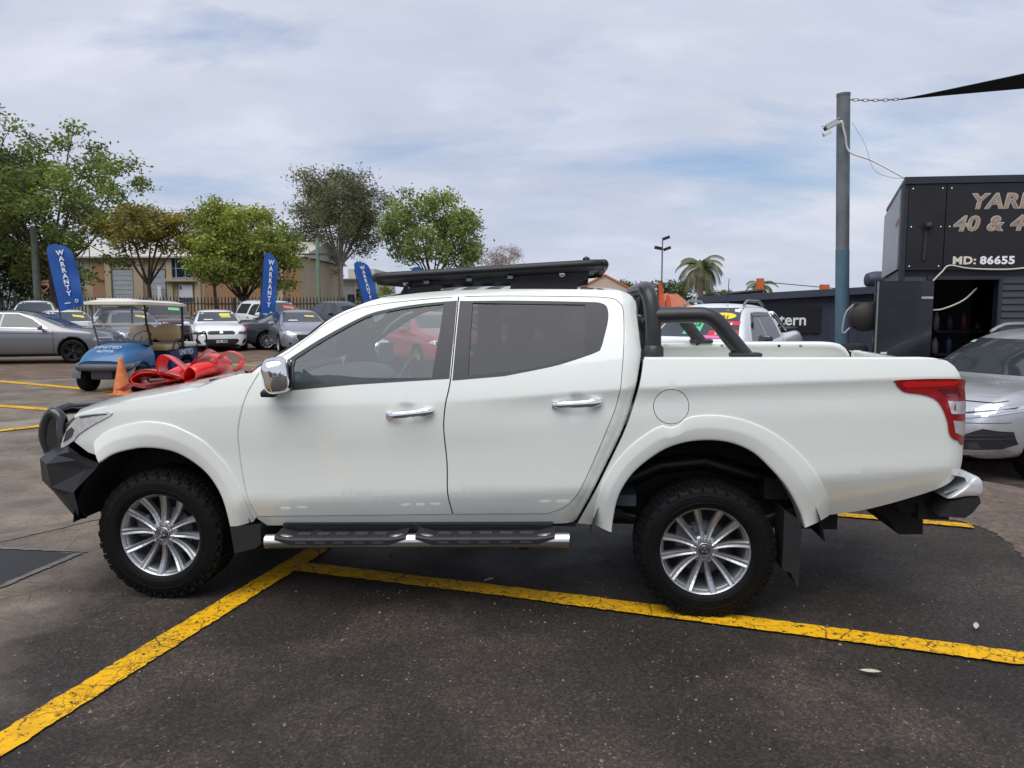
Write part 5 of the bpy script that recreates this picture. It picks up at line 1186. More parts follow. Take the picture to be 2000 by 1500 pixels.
UTE = dict(id='ute', wr=.38, wheels=(1.62, -1.58), tumble=.40, crown=.035, bedcut=(-2.52, -1.08, .92, 1.44),
    top=[(-2.62, 1.02), (-2.60, 1.22), (-2.55, 1.315), (-2.2, 1.33), (-1.12, 1.33), (-1.06, 1.42), (-.98, 1.70), (-.85, 1.775), (-.3, 1.80), (.10, 1.79), (.42, 1.70), (1.02, 1.27), (1.16, 1.215), (1.7, 1.165), (2.2, 1.07), (2.42, .96), (2.52, .78)],
    belt=[(-2.62, 1.0), (-2.55, 1.24), (-1.1, 1.25), (-.9, 1.22), (.5, 1.15), (1.1, 1.11), (1.7, 1.08), (2.2, 1.0), (2.42, .91), (2.52, .74)],
    half=[(-2.62, .74), (-2.55, .84), (-2.3, .90), (-1.5, .925), (0, .915), (1.6, .94), (2.1, .90), (2.35, .82), (2.46, .74), (2.52, .62)],
    bot=[(-2.62, .62), (-2.4, .55), (-1.5, .46), (0, .42), (1.5, .42), (2.3, .38), (2.45, .40), (2.52, .50)],
    ws=(1.0, .26), mirror=(.72, 1.27),
    side=[[(.70, 1.185), (.40, 1.47), (.12, 1.66), (-.12, 1.69), (-.16, 1.20)], [(-.22, 1.205), (-.18, 1.69), (-.72, 1.675), (-.86, 1.58), (-.90, 1.26)]],
    patches=[('headlight', [(.50, .86), (.52, 1.0), (.78, 1.02), (.87, .93), (.82, .85)], 'front2', M_LAMP, .008),
             ('grille', [(-.46, .80), (.46, .80), (.48, 1.0), (-.48, 1.0)], 'front', G_BLK, .008), ('grille_bar', R2(-.45, .45, .885, .925), 'front', M_CHROME, .014),
             ('lower_grille', [(-.5, .50), (.5, .50), (.58, .66), (-.58, .66)], 'front', G_BLK, .008), ('fog_lamp', [(.68 + .06 * math.cos(a), .62 + .05 * math.sin(a)) for a in np.linspace(0, 6.28, 11)[:-1]], 'front2', M_LAMPD, .008),
             ('number_plate', R2(-.19, .19, .60, .70), 'front', M_WHITEPL, .018),
             ('door_gap', [(-.195, .50), (-.183, .50), (-.178, 1.20), (-.19, 1.20)], 'side2', M_SEAL, .003), ('door_gap', [(.93, .55), (.942, .55), (.955, 1.10), (.943, 1.10)], 'side2', M_SEAL, .003), ('door_gap', [(-.93, .62), (-.918, .62), (-.955, 1.22), (-.967, 1.22)], 'side2', M_SEAL, .003),
             ('door_handle', [(.02, 1.07), (-.14, 1.085), (-.14, 1.12), (.02, 1.105)], 'side2', M_BLACKPL, .03), ('door_handle', [(-.70, 1.10), (-.86, 1.115), (-.86, 1.15), (-.70, 1.135)], 'side2', M_BLACKPL, .03),
             ('tail_light', [(-2.60, .96), (-2.58, 1.26), (-2.48, 1.26), (-2.50, .96)], 'side2', M_RED, .008), ('tail_light', R2(.70, .86, .92, 1.26), 'rear2', M_RED, .008)])
SUV = dict(id='suv', wr=.35, wheels=(1.34, -1.32), tumble=.40, crown=.04,
    top=[(-2.2, .85), (-2.18, 1.10), (-2.08, 1.28), (-1.85, 1.48), (-1.5, 1.60), (-.7, 1.655), (-.1, 1.655), (.30, 1.60), (.65, 1.45), (1.18, 1.13), (1.34, 1.08), (1.8, 1.02), (2.08, .92), (2.2, .82), (2.27, .66)],
    belt=[(-2.2, .83), (-2.0, 1.14), (-1.3, 1.13), (-.5, 1.09), (.6, 1.04), (1.2, 1.02), (1.8, .95), (2.08, .86), (2.27, .62)],
    half=[(-2.2, .70), (-2.1, .84), (-1.8, .90), (-1.3, .925), (0, .915), (1.35, .93), (1.8, .90), (2.05, .83), (2.18, .73), (2.27, .60)],
    bot=[(-2.2, .5), (-2.0, .34), (-1.3, .26), (1.4, .26), (2.05, .26), (2.2, .28), (2.27, .36)],
    ws=(1.16, .42), rw=(-2.05, -1.6), mirror=(.84, 1.10),
    side=[[(.86, 1.07), (.55, 1.32), (.18, 1.54), (-.22, 1.56), (-.26, 1.09)], [(-.32, 1.09), (-.28, 1.56), (-.85, 1.55), (-.95, 1.12)], [(-1.02, 1.12), (-.92, 1.545), (-1.35, 1.50), (-1.6, 1.32), (-1.6, 1.18)]],
    patches=[('headlight', [(.40, .745), (.56, .755), (.74, .79), (.89, .85), (.90, .885), (.72, .865), (.50, .82)], 'front2', M_LAMP, .008), ('lamp_trim', [(.36, .722), (.56, .735), (.75, .770), (.90, .832), (.90, .846), (.74, .786), (.56, .751), (.36, .738)], 'front2', M_CHROME, .014), ('bonnet_gap', [(-.72, .905), (.72, .905), (.80, .93), (.80, .938), (.72, .914), (-.72, .914)], 'front', M_SEAL, .004), ('bumper_seam', [(.30, .655), (.86, .70), (.86, .706), (.30, .662)], 'front2', M_SEAL, .004),
             ('grille', [(-.50, .52), (.50, .52), (.46, .72), (-.46, .72)], 'front', G_BLK, .008),
             ('fog_surround', [(.44, .37), (.82, .41), (.88, .46), (.87, .60), (.70, .63), (.54, .55)], 'front2', G_BLK, .008), ('fog_blade', [(.52, .53), (.86, .575), (.86, .585), (.52, .545)], 'front2', M_TRIM, .014), ('fog_blade', [(.50, .485), (.87, .525), (.87, .535), (.50, .50)], 'front2', M_TRIM, .014), ('fog_lamp', [(.58, .39), (.70, .41), (.66, .48), (.59, .46)], 'front2', M_LAMPD, .012),
             ('lower_grille', [(-.44, .31), (.44, .31), (.50, .37), (.46, .47), (-.46, .47), (-.50, .37)], 'front', G_BLK, .008),
             ('skid_trim', [(.48, .31), (.86, .37), (.84, .40), (.50, .345)], 'front2', M_STEEL, .012),
             ('number_plate', R2(-.19, .19, .40, .50), 'front', M_WHITEPL, .018), ('tail_light', [(.46, .95), (.5, 1.06), (.84, 1.08), (.85, .95)], 'rear2', M_RED, .008)])
def carpaint(n, c, metal=0, rough=.35): return mat(n, c, rough, metal, 1.0, .012, 2)
P_WHITE2 = carpaint('paint_white', (.80, .81, .82)); P_SILVER = carpaint('paint_silver', (.50, .51, .53), .55, .38); P_GREY = carpaint('paint_grey', (.19, .20, .225), .6, .36); P_GREY2 = carpaint('paint_light_grey', (.27, .275, .31), .55, .36)
P_MAROON = carpaint('paint_maroon', (.055, .010, .016), .3, .3); P_BLACK = carpaint('paint_black', (.014, .015, .018), .2, .3); P_NAVY = carpaint('paint_dark_blue', (.020, .026, .042), .35, .3); P_RED = carpaint('paint_red', (.40, .025, .03), .2, .3); P_CREAM = carpaint('paint_cream', (.66, .63, .56))
RIM_BLK = mat('rim_black', (.02, .02, .021), .35, .5)
def sticker(name, root, bvh, poly, m, view='front', off=.012): return patch(name, poly, view, bvh, m, root, off, .05)
def rails(root, sp, xa, xb, m, parent=None):
    for s in (1, -1):
        mb = MB(); pts = []
        for t in np.linspace(0, 1, 11):
            x = xa + (xb - xa) * t; _, wt = ring_pts(x, sp); pts.append((x, s * wt * .93, smooth_tab(sp['top'], x) + .012 + .06 * min(1, 6 * t, 6 * (1 - t))))
        mb.tube(pts, .022, 8); mb.build('roof_rail', m, root)
def aim(px, py): return R(180) + math.atan2(py, px)      # heading straight towards the camera

CG = 'cars for sale parked in the yard'
# commodore-like sedan facing the camera, etc. (positions in metres)
def place(px_x, y): return (px_x, y)
r, b = make_car('silver_coupe', 'metallic grey coupe parked side-on with black wheels and a dark roof', 'car', COUPE, carpaint('paint_gunmetal', (.20, .20, .215), .6, .30), (-14.0, 22.2), R(12), CG, 'five', RIM_BLK)
roofp = patch('roof_panel', [(-.9, -.52), (.25, -.52), (.38, 0), (.25, .52), (-.9, .52)], 'top', b, P_BLACK, r, .005, .08)
r, b = make_car('white_pickup', 'white single-colour pickup parked against the fence behind the white sedan', 'pickup truck', UTE, P_WHITE2, (-19.45, 31.5), R(-62), CG)
r, b = make_car('white_sedan', 'white sedan with yellow windscreen sticker parked beyond the grey coupe', 'car', SEDAN, P_WHITE2, (-16.8, 29.0), aim(-16.8, 29.0) + R(10), CG)
sticker('price_sticker', r, b, [(.10, 1.22), (.46, 1.16), (.46, 1.24), (.10, 1.29)], M_YSTK)
r, b = make_car('grey_sedan', 'grey sedan with yellow windscreen sticker parked behind the golf cart', 'car', dict(SEDAN), P_GREY2, (-13.55, 27.2), aim(-13.55, 27.2) + R(10), CG)
sticker('price_sticker', r, b, [(.10, 1.24), (.46, 1.18), (.46, 1.26), (.10, 1.31)], M_YSTK)
r, b = make_car('maroon_pickup', 'dark maroon pickup with chrome mirrors parked at an angle by the fence', 'pickup truck', dict(UTE, id='ute', mirror_mat=M_CHROME), P_MAROON, (-13.75, 30.6), R(-58), CG)
rails(r, UTE, .1, -.75, M_STEEL); sticker('price_sticker', r, b, [(.0, 1.45), (.4, 1.42), (.38, 1.52), (.0, 1.55)], mat('sticker_green', (.18, .55, .20), .5))
r, b = make_car('white_sports_sedan', 'white sedan facing out with black grille and yellow price sticker', 'car', dict(SEDAN), P_WHITE2, (-11.15, 29.0), aim(-11.15, 29.0) + R(4), CG)
sticker('price_sticker', r, b, [(.08, 1.235), (.44, 1.235), (.44, 1.33), (.08, 1.33)], M_YSTK); sticker('price_sticker', r, b, [(.12, 1.18), (.46, 1.18), (.46, 1.225), (.12, 1.225)], mat('sticker_lime', (.55, .62, .10), .5))
sticker('dash_paper', r, b, [(-.5, 1.10), (-.15, 1.10), (-.2, 1.13), (-.45, 1.13)], M_WHITEPL)
text_obj('plate_text', 'CAL 84D', .105, M_BLKINK, r, (2.478, 0, .386), (R(90), 0, R(90)), .001, .002)
r, b = make_car('white_canopy_pickup', 'white pickup with a matching hard canopy and red windscreen sticker', 'pickup truck', dict(UTE, id='utecan', bedcut=None, top=[(-2.62, 1.02), (-2.60, 1.22), (-2.55, 1.60), (-2.4, 1.78), (-1.6, 1.84), (-.9, 1.82), (-.3, 1.80), (.10, 1.79), (.42, 1.70), (1.02, 1.27), (1.16, 1.215), (1.7, 1.165), (2.2, 1.07), (2.42, .96), (2.52, .78)],
    side=UTE['side'] + [[(-1.05, 1.28), (-1.0, 1.70), (-2.1, 1.70), (-2.3, 1.30)]]), P_WHITE2, (-9.95, 32.5), R(-50), CG)
sticker('price_sticker', r, b, [(.05, 1.52), (.5, 1.46), (.45, 1.58), (.05, 1.62)], mat('sticker_orange', (.75, .16, .06), .5))
r, b = make_car('dark_sedan', 'dark navy sedan seen from behind its red tail light', 'car', dict(SEDAN), P_NAVY, (-8.1, 29.6), R(28), CG)
r, b = make_car('grey_hatchback', 'grey hatchback facing out with wide black grille and thin yellow sticker', 'car', HATCH, P_GREY2, (-7.75, 27.8), aim(-7.75, 27.8) + R(10), CG)
sticker('price_sticker', r, b, [(.12, 1.235), (.44, 1.215), (.44, 1.265), (.12, 1.285)], M_YSTK); sticker('dash_paper', r, b, [(-.5, 1.10), (-.15, 1.10), (-.2, 1.13), (-.45, 1.13)], M_WHITEPL)
r, b = make_car('black_pickup', 'black pickup parked along the green fence', 'pickup truck', dict(UTE), P_BLACK, (-7.7, 34.5), R(-40), CG)
r, b = make_car('beige_wagon', 'pale beige off-road wagon parked near the white workshop', 'car', SUV, P_CREAM, (-7.5, 40.5), R(-70), CG)
r, b = make_car('white_van', 'white high-roofed wagon with a slotted roof platform beyond the golf cart', 'car', dict(SUV, id='suv'), P_WHITE2, (-17.4, 34.0), R(-72), CG)
mb = MB(); mb.box((-.45, 0, 1.90), (2.3, 1.35, .07), bev=.03); pl_ = mb.build('roof_platform', M_WHITEPL, r)
for k in range(8):
    m2 = MB(); m2.box((-1.4 + .27 * k, 0, 1.855), (.10, 1.38, .035)); m2.build('slot', M_BLACKPL, r)
mb = MB()
for s in (-1, 1):
    for x in (-1.2, .2): mb.box((x, s * .55, 1.77), (.05, .04, .2))
mb.build('platform_leg', M_BLACKPL, r)
r, b = make_car('white_hatchback', 'white hatchback with its nose out, seen through the pickup cab', 'car', dict(HATCH), P_WHITE2, (-3.75, 24), aim(-3.75, 24) + R(15), CG)
r, b = make_car('red_hatchback', 'red hatchback parked beside the white one, seen through the pickup cab', 'car', dict(HATCH), P_RED, (-2.35, 21.0), aim(-2.35, 21.0) + R(25), CG)
r, b = make_car('silver_hatchback', 'silver hatchback parked past the red one', 'car', dict(HATCH), P_SILVER, (-.55, 24.5), aim(-.55, 24.5) + R(20), CG)

# near cars beyond the bed
u2 = dict(UTE, mirror_mat=mat('mirror_gloss_black', (.012, .012, .013), .15, 0, 1))
UTE_LOC = (3.50, 13.2); r, b = make_car('white_sale_pickup', 'white dual-cab pickup with roof rails and bright sale stickers on its windscreen', 'pickup truck', u2, P_WHITE2, UTE_LOC, R(236), CG, z=-.15)
rails(r, UTE, .15, -.85, M_GALV)
sticker('year_sticker', r, b, [(.30 + .22 * math.cos(a), 1.615 + .055 * math.sin(a)) for a in np.linspace(0, 6.28, 19)[:-1]], mat('sticker_oval', (.85, .66, .03), .45))
sticker('drive_sticker', r, b, [(.28, 1.47), (.62, 1.47), (.62, 1.535), (.28, 1.535)], mat('sticker_red', (.62, .02, .05), .5)); sticker('deal_sticker', r, b, [(.20, 1.32), (.66, 1.32), (.66, 1.39), (.20, 1.39)], mat('sticker_red', (.62, .02, .05), .5)); sticker('deal_sticker', r, b, [(.10, 1.27), (.52, 1.27), (.52, 1.315), (.10, 1.315)], mat('sticker_pink', (.75, .16, .40), .5))
sticker('sale_card', r, b, [(-.22, 1.33), (.06, 1.33), (.06, 1.54), (-.22, 1.54)], mat('sticker_mint', (.10, .55, .28), .6))
RU = r; BU = b
def on_screen(txt, y, z, size, m, bold=.002):
    h = BU.ray_cast(Vector((5, y, z)), Vector((-1, 0, 0)))[0]; text_obj('sticker_text', txt, size, m, RU, (h.x + .022, y, z + .012), (R(34), 0, R(90)), .001, bold)
on_screen('2021', .30, 1.60, .13, mat('ink_brown', (.10, .05, .01), .6)); on_screen('4x4', .45, 1.49, .11, M_WHITEPL); on_screen('DEAL', .43, 1.345, .10, M_WHITEPL); on_screen('SALE', -.08, 1.475, .10, M_BLKINK, .001); on_screen('$ 990', -.08, 1.385, .09, M_BLKINK, .001)
mb = MB()
for s in (1, -1): mb.tube(crom([(-1.02, s * .66, 1.66), (-1.15, s * .68, 1.60), (-1.6, s * .74, 1.36)], 4), .035, 8)
mb.tube([(-1.03, -.66, 1.66), (-1.03, .66, 1.66)], .035, 8); mb.build('sports_bar', M_STEEL, r)
mb = MB(); mb.box((-1.85, 0, 1.36), (1.35, 1.5, .05), bev=.02); mb.build('bed_cover', M_BLACKPL, r)
mb = MB(); mb.tube([(.12, .22, 1.84), (.05, .22, 2.25)], .006, 6); mb.box((.12, .22, 1.85), (.06, .03, .04)); mb.build('aerial', M_BLACKPL, r)
for s in (1, -1):
    mb = MB(); 
    for (x0, z0), (x1, z1) in (((.42, 1.46), (.10, 1.68)), ((.10, 1.68), (-.82, 1.68))): 
        y0 = BU.ray_cast(Vector((x0, 3, z0)), Vector((0, -1, 0)))[0].y; y1 = BU.ray_cast(Vector((x1, 3, z1)), Vector((0, -1, 0)))[0].y
        mb.add([(x0, s * (y0 + .005), z0), (x1, s * (y1 + .005), z1), (x1, s * (y1 + .055), z1 - .06), (x0, s * (y0 + .055), z0 - .06)], [(0, 1, 2, 3)])
    mb.build('weather_shield', glass_mat('smoke_acrylic', (.18, .18, .19), 1.45, .02), r)
r, b = make_car('silver_suv', 'silver compact wagon with roof rails nosed in beside the workshop door', 'car', SUV, P_SILVER, (6.85, 9.95), R(206), CG, z=-.33)
rails(r, SUV, .2, -1.2, P_SILVER)
sticker('registration_label', r, b, [(-.60, 1.49), (-.50, 1.49), (-.50, 1.52), (-.60, 1.52)], mat('sticker_teal', (.35, .60, .58), .5))
# ------------------------------------------------------------------ workshop shed with sign, at the side of the yard
SH = thing('yard_workshop', 'charcoal weatherboard workshop with black lettered signboards and a dark open doorway', 'building', (5.68, 11.3, -.2), math.atan2(-.13, 1))
M_BOARD = mat('weatherboard_charcoal', (.040, .041, .047), .6, 0, 0, .12, 3); M_SIGN = mat('signboard_black', (.011, .010, .011), .42, 0, 0, .35, 3); M_FASC = mat('fascia_blueblack', (.022, .024, .032), .5, 0, 0, .1, 3)
ZT = 3.68; ZS0, ZS1 = 2.36, 3.58; DX0, DX1 = .40, 1.32; DZ = 2.22; WL = 6.0
# shell behind the boards (front wall in two pieces round the doorway, inner walls, roof)
def shb(name, x0, x1, y0, y1, z0, z1, m, par=SH, bev=0):
    b = MB(); b.box(((x0 + x1) / 2, (y0 + y1) / 2, (z0 + z1) / 2), (x1 - x0, y1 - y0, z1 - z0), bev=bev); return b.build(name, m, par)
shb('front_wall', .02, DX0, .03, .12, 0, ZS1, M_FASC); shb('front_wall', DX1, WL, .03, .12, 0, ZS1, M_FASC); shb('front_wall', DX0, DX1, .03, .12, DZ, ZS1, M_FASC)
sd = Vector((.259, .966, 0)).normalized(); SL = 3.9; cE = sd * SL
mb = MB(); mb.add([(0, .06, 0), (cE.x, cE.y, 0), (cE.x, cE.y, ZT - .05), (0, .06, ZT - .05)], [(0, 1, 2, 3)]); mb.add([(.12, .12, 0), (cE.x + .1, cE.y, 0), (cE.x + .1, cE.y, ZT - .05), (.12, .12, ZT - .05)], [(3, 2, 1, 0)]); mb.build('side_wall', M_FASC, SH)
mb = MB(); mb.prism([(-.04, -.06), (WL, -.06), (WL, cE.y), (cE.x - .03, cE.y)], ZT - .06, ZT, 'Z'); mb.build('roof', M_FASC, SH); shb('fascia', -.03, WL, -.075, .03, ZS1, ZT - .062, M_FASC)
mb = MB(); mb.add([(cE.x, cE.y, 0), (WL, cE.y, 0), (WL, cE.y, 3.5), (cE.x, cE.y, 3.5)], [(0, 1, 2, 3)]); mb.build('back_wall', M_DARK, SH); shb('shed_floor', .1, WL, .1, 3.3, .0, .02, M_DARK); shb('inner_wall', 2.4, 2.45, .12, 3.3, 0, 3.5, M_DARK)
bh = .098
for q in range(24):
    z = .01 + q * bh
    if z + bh > ZS0: break
    segs = [(.02, DX0 - .05), (DX1 + .05, WL)] if z < DZ else [(.02, WL)]
    for a, b in segs:
        m2 = MB(); m2.add([(a, -.012, z), (b, -.012, z), (b, .014, z + bh), (a, .014, z + bh), (a, .03, z), (b, .03, z), (b, .03, z + bh), (a, .03, z + bh)], [(0, 1, 2, 3), (4, 0, 3, 7), (1, 5, 6, 2), (4, 5, 1, 0)]); m2.build('weatherboard', M_BOARD, SH)
    nrm = Vector((-sd.y, sd.x, 0)); p0 = Vector((.0, .05, 0)); p1 = cE
    m2 = MB(); m2.add([p0 + nrm * .035 + Vector((0, 0, z)), p1 + nrm * .035 + Vector((0, 0, z)), p1 + nrm * .008 + Vector((0, 0, z + bh)), p0 + nrm * .008 + Vector((0, 0, z + bh)), p0 + Vector((0, 0, z)), p1 + Vector((0, 0, z))], [(0, 1, 2, 3), (4, 5, 1, 0)]); m2.build('weatherboard', M_BOARD, SH)
shb('corner_trim', -.03, .025, -.04, .05, 0, ZS1, M_FASC); shb('door_jamb', DX0 - .05, DX0, -.03, .06, 0, DZ, M_FASC); shb('door_jamb', DX1, DX1 + .05, -.03, .06, 0, DZ, M_FASC); shb('door_head', DX0 - .05, DX1 + .05, -.035, .06, DZ, DZ + .05, M_FASC)
s1 = shb('sign_panel', .03, .53, -.05, .02, ZS0, ZS1 - .01, M_SIGN); s2 = shb('sign_panel', .54, 3.05, -.055, .02, ZS0, ZS1 - .01, M_SIGN); s3 = shb('sign_panel', 3.06, 5.4, -.05, .02, ZS0, ZS1 - .01, M_SIGN)
for x in (.08, .48, .60, 1.8, 2.9):
    for z in (ZS0 + .05, 2.97, ZS1 - .07):
        b = MB(); b.lathe([(.0, .004), (.011, .002), (.012, 0)], 8, 'Z'); o = b.build('screw', M_STEEL, s1 if x < .5 else s2); o.location = (x, -.056, z); o.rotation_euler.x = R(90)
m_let = mat('letter_bronze', (.34, .25, .19), .6, 0, 0, .35, 9); m_edge = mat('letter_edge', (.52, .46, .40), .6)
for tx, x, z, s in (('YARD', .86, 3.31, .355), ('40 & 41', .645, 3.00, .355)):
    text_obj('sign_letters', tx, s * .80, m_edge, s2, (x, -.058, z), (R(90), 0, 0), .002, .014, .18, 'LEFT', 1.12, 1.08); text_obj('sign_letters', tx, s * .80, m_let, s2, (x, -.062, z), (R(90), 0, 0), .002, .004, .18, 'LEFT', 1.12, 1.08)
text_obj('sign_numbers', 'MD:', .15, mat('letter_cream', (.72, .64, .54), .6), s2, (.66, -.060, 2.485), (R(90), 0, 0), .002, .006, 0, 'LEFT', 1.15, 1.1); text_obj('sign_numbers', '86655', .15, mat('letter_white', (.82, .83, .84), .6), s2, (1.03, -.060, 2.485), (R(90), 0, 0), .002, .006, 0, 'LEFT', 1.15, 1.1)
mb = MB(); nrm = Vector((-sd.y, sd.x, 0)); a0 = sd * .12 + nrm * .06; a1 = sd * (SL - .1) + nrm * .06
mb.add([a0 + Vector((0, 0, ZS0 + .02)), a1 + Vector((0, 0, ZS0 - .0)), a1 + Vector((0, 0, ZS1 - .06)), a0 + Vector((0, 0, ZS1 - .04)), a0 - nrm * .03 + Vector((0, 0, ZS0 + .02)), a1 - nrm * .03 + Vector((0, 0, ZS0)), a1 - nrm * .03 + Vector((0, 0, ZS1 - .06)), a0 - nrm * .03 + Vector((0, 0, ZS1 - .04))], [(0, 1, 2, 3), (4, 7, 6, 5), (0, 4, 5, 1), (3, 2, 6, 7), (0, 3, 7, 4), (1, 5, 6, 2)]); mb.build('faded_sign', mat('faded_sign', (.20, .205, .215), .35, 0, 0, .35, 2.2), SH)
mb = MB(); mb.add([sd * .25 + nrm * .065 + Vector((0, 0, 3.05)), sd * .75 + nrm * .065 + Vector((0, 0, 3.02)), sd * .75 + nrm * .065 + Vector((0, 0, 3.10)), sd * .25 + nrm * .065 + Vector((0, 0, 3.14))], [(0, 1, 2, 3)]); mb.build('red_stripe', mat('faded_red', (.45, .07, .04), .5), SH)
lp = superell((.30, -.12, 2.98), (.062, .055, .055), 1, 10, 16).build('wall_lamp', M_BLACKPL, SH); mb = MB(); mb.tube([(.29, -.055, 2.97), (.27, -.055, 2.5)], .028, 8); mb.tube([(.30, -.04, 2.98), (.30, -.1, 2.98)], .03, 8); mb.build('lamp_conduit', mat('conduit_black', (.02, .02, .02), .5), SH)
mb = MB(); mb.tube(crom([(DX0 + .0, -.09, 2.20), (DX0 + .12, -.08, 2.33), (.62, -.075, 2.42), (.9, -.075, 2.375), (1.4, -.075, 2.36), (1.9, -.075, 2.40), (2.5, -.075, 2.36)], 5), .011, 6); mb.tube(crom([(DX0 + .05, -.02, 1.78), (.62, .05, 1.80), (.9, .1, 1.92), (1.1, .15, 2.10)], 5), .012, 6); mb.build('white_cable', mat('cable_cream', (.62, .58, .50), .6), SH)
# inside: shelves with containers
for z in (.55, 1.05, 1.42):
    shb('shelf', .95, 1.9, 1.1, 1.5, z, z + .03, M_TRIM)
rr = random.Random(5)
for z in (.58, 1.08, 1.45):
    for q in range(4):
        h = rr.uniform(.12, .3); x = 1.02 + q * .21; b = MB(); b.lathe([(.0, 0), (.05, 0), (.052, h * .7), (.025, h * .85), (.022, h), (.0, h)], 10); o = b.build('bottle', mat('bottle_%d' % (q % 4), [(.35, .36, .36), (.10, .12, .2), (.25, .08, .05), (.05, .05, .05)][q % 4], .4)); o.parent = None; o.matrix_world = Matrix.Translation((5.68, 11.3, -.2)) @ Matrix.Rotation(math.atan2(-.13, 1), 4, 'Z') @ Matrix.Translation((x, 1.3, z)); tag(o, '%s workshop bottle on the %s shelf inside the dark doorway' % (('grey', 'navy', 'rust-red', 'black')[q % 4], {.58: 'lowest', 1.08: 'middle', 1.45: 'top'}[z]), 'bottle', 'bottles on the workshop shelves')
# open door leaf, dented, swung past the corner
A0 = Matrix.Translation((5.68, 11.3, -.2)) @ Matrix.Rotation(math.atan2(-.13, 1), 4, 'Z')
def at_shed(o, x, y, z=0, rz=0): o.matrix_world = A0 @ Matrix.Translation((x, y, z)) @ Matrix.Rotation(rz, 4, 'Z'); return o
dl = thing('workshop_door', 'black steel door leaf swung open, its lower half dented and scuffed', 'door'); at_shed(dl, DX0, -.14, 0, R(183))
rows = []
for u in np.linspace(0, .80, 25):
    row = []
    for v in np.linspace(.05, 2.2, 45):
        d = .035 * math.exp(-((u - .35) / .16) ** 2 - ((v - .62) / .22) ** 2) + .028 * math.exp(-((u - .18) / .1) ** 2 - ((v - .45) / .12) ** 2) - .02 * math.exp(-((u - .55) / .1) ** 2 - ((v - .5) / .2) ** 2); row.append((u, .0 + d, v))
    rows.append(row)
mb = MB(); mb.grid(rows); mb.box((.40, -.045, 1.125), (.80, .05, 2.15)); mb.build('leaf', mat('door_black', (.016, .018, .022), .28, 0, .3, .2, 4), dl)
b = MB(); b.box((.65, .012, 1.03), (.13, .004, .14)); b.build('warning_sticker', mat('warn_yellow', (.70, .45, .03), .5), dl); b = MB(); b.box((.66, .012, 1.16), (.09, .004, .03)); b.build('small_badge', M_STEEL, dl); b = MB(); b.box((.09, .012, 1.96), (.16, .004, .035)); b.build('name_plate', M_STEEL, dl); b = MB(); b.box((.785, .02, 1.13), (.02, .03, 2.12)); b.build('edge_strip', M_GALV, dl)
# hose reel on the corner
hr = thing('hose_reel', 'black hose reel with a loose grey hose hung on the workshop corner', 'hose reel'); at_shed(hr, -.50, -.02, 0)
mb = MB(); mb.lathe([(.0, -.09), (.20, -.09), (.21, -.07), (.21, .07), (.20, .09), (.0, .09)], 24, 'Y', (0, 0, 1.68)); mb.box((.05, 0, 1.86), (.42, .16, .07), bev=.02); mb.box((.28, .02, 1.7), (.12, .05, .08)); mb.build('reel', mat('reel_black', (.022, .018, .016), .6), hr)
mb = MB(); mb.tube(crom([(-.18, -.08, 1.86), (-.28, -.08, 1.74), (-.32, -.08, 1.52), (-.30, -.08, 1.44), (-.22, -.08, 1.52)], 5), .014, 6); mb.build('hose', mat('hose_grey', (.30, .31, .31), .4), hr)
gb = thing('gas_bottle', 'pale grey gas bottle standing on a crate against the workshop', 'gas bottle'); at_shed(gb, -.62, -.35, 0)
mb = MB(); mb.lathe([(.0, .55), (.14, .55), (.155, .60), (.155, .88), (.14, .96), (.06, 1.02), (.0, 1.03)], 20); mb.build('cylinder', mat('gas_grey', (.50, .49, .46), .5, 0, 0, .15, 8), gb); mb = MB(); mb.box((0, 0, 1.09), (.16, .16, .12), bev=.03); mb.build('collar', mat('gas_grey', (.50, .49, .46), .5, 0, 0, .15, 8), gb); mb = MB(); mb.box((0, 0, .275), (.40, .40, .54)); mb.build('crate', M_BARK, gb)
tb = thing('black_drum', 'black drum lying beside the blue-painted pole', 'drum', (5.35, 12.1, -.2)); mb = MB(); mb.lathe([(.0, -.55), (.16, -.55), (.17, -.5), (.17, .5), (.16, .55), (.0, .55)], 20, 'X', (-.35, 0, 1.08)); mb.build('shell', M_BLACKPL, tb); mb = MB(); mb.box((-.35, 0, .45), (1.0, .4, .92)); mb.build('stand', M_DARK, tb); mb = MB(); mb.lathe([(.0, .0), (.30, .0), (.32, .9), (.20, 1.02), (.0, 1.02)], 20, 'Z', (.42, .1, 0)); mb.build('bin', M_BLACKPL, tb)
# shelf with boxes by the door
sf = thing('wall_shelf', 'pale wall shelf bracketed to the weatherboards', 'shelf'); at_shed(sf, 1.66, -.16, 0); mb = MB(); mb.box((.55, 0, 1.40), (1.3, .24, .03)); mb.build('board', mat('shelf_pale', (.45, .43, .38), .7), sf); mb = MB(); mb.box((.50, .06, 1.25), (.05, .1, .3)); mb.build('bracket', M_STEEL, sf)
for x, w, h, c, n in ((.10, .28, .07, (.42, .20, .06), 'flat orange carton at the end of the wall shelf'), (.35, .16, .06, (.75, .75, .72), 'small white carton on the wall shelf'), (.72, .5, .12, (.60, .60, .12), 'rolled yellow hi-vis vest on the wall shelf')):
    b = MB(); b.box((0, 0, h / 2), (w, .18, h), bev=.02 if w > .4 else .004); o = b.build('carton' if w < .4 else 'safety_vest', mat('carton_%s' % n[:8], c, .7)); at_shed(o, 1.66 + x, -.16, 1.416); tag(o, n, 'carton' if w < .4 else 'vest')
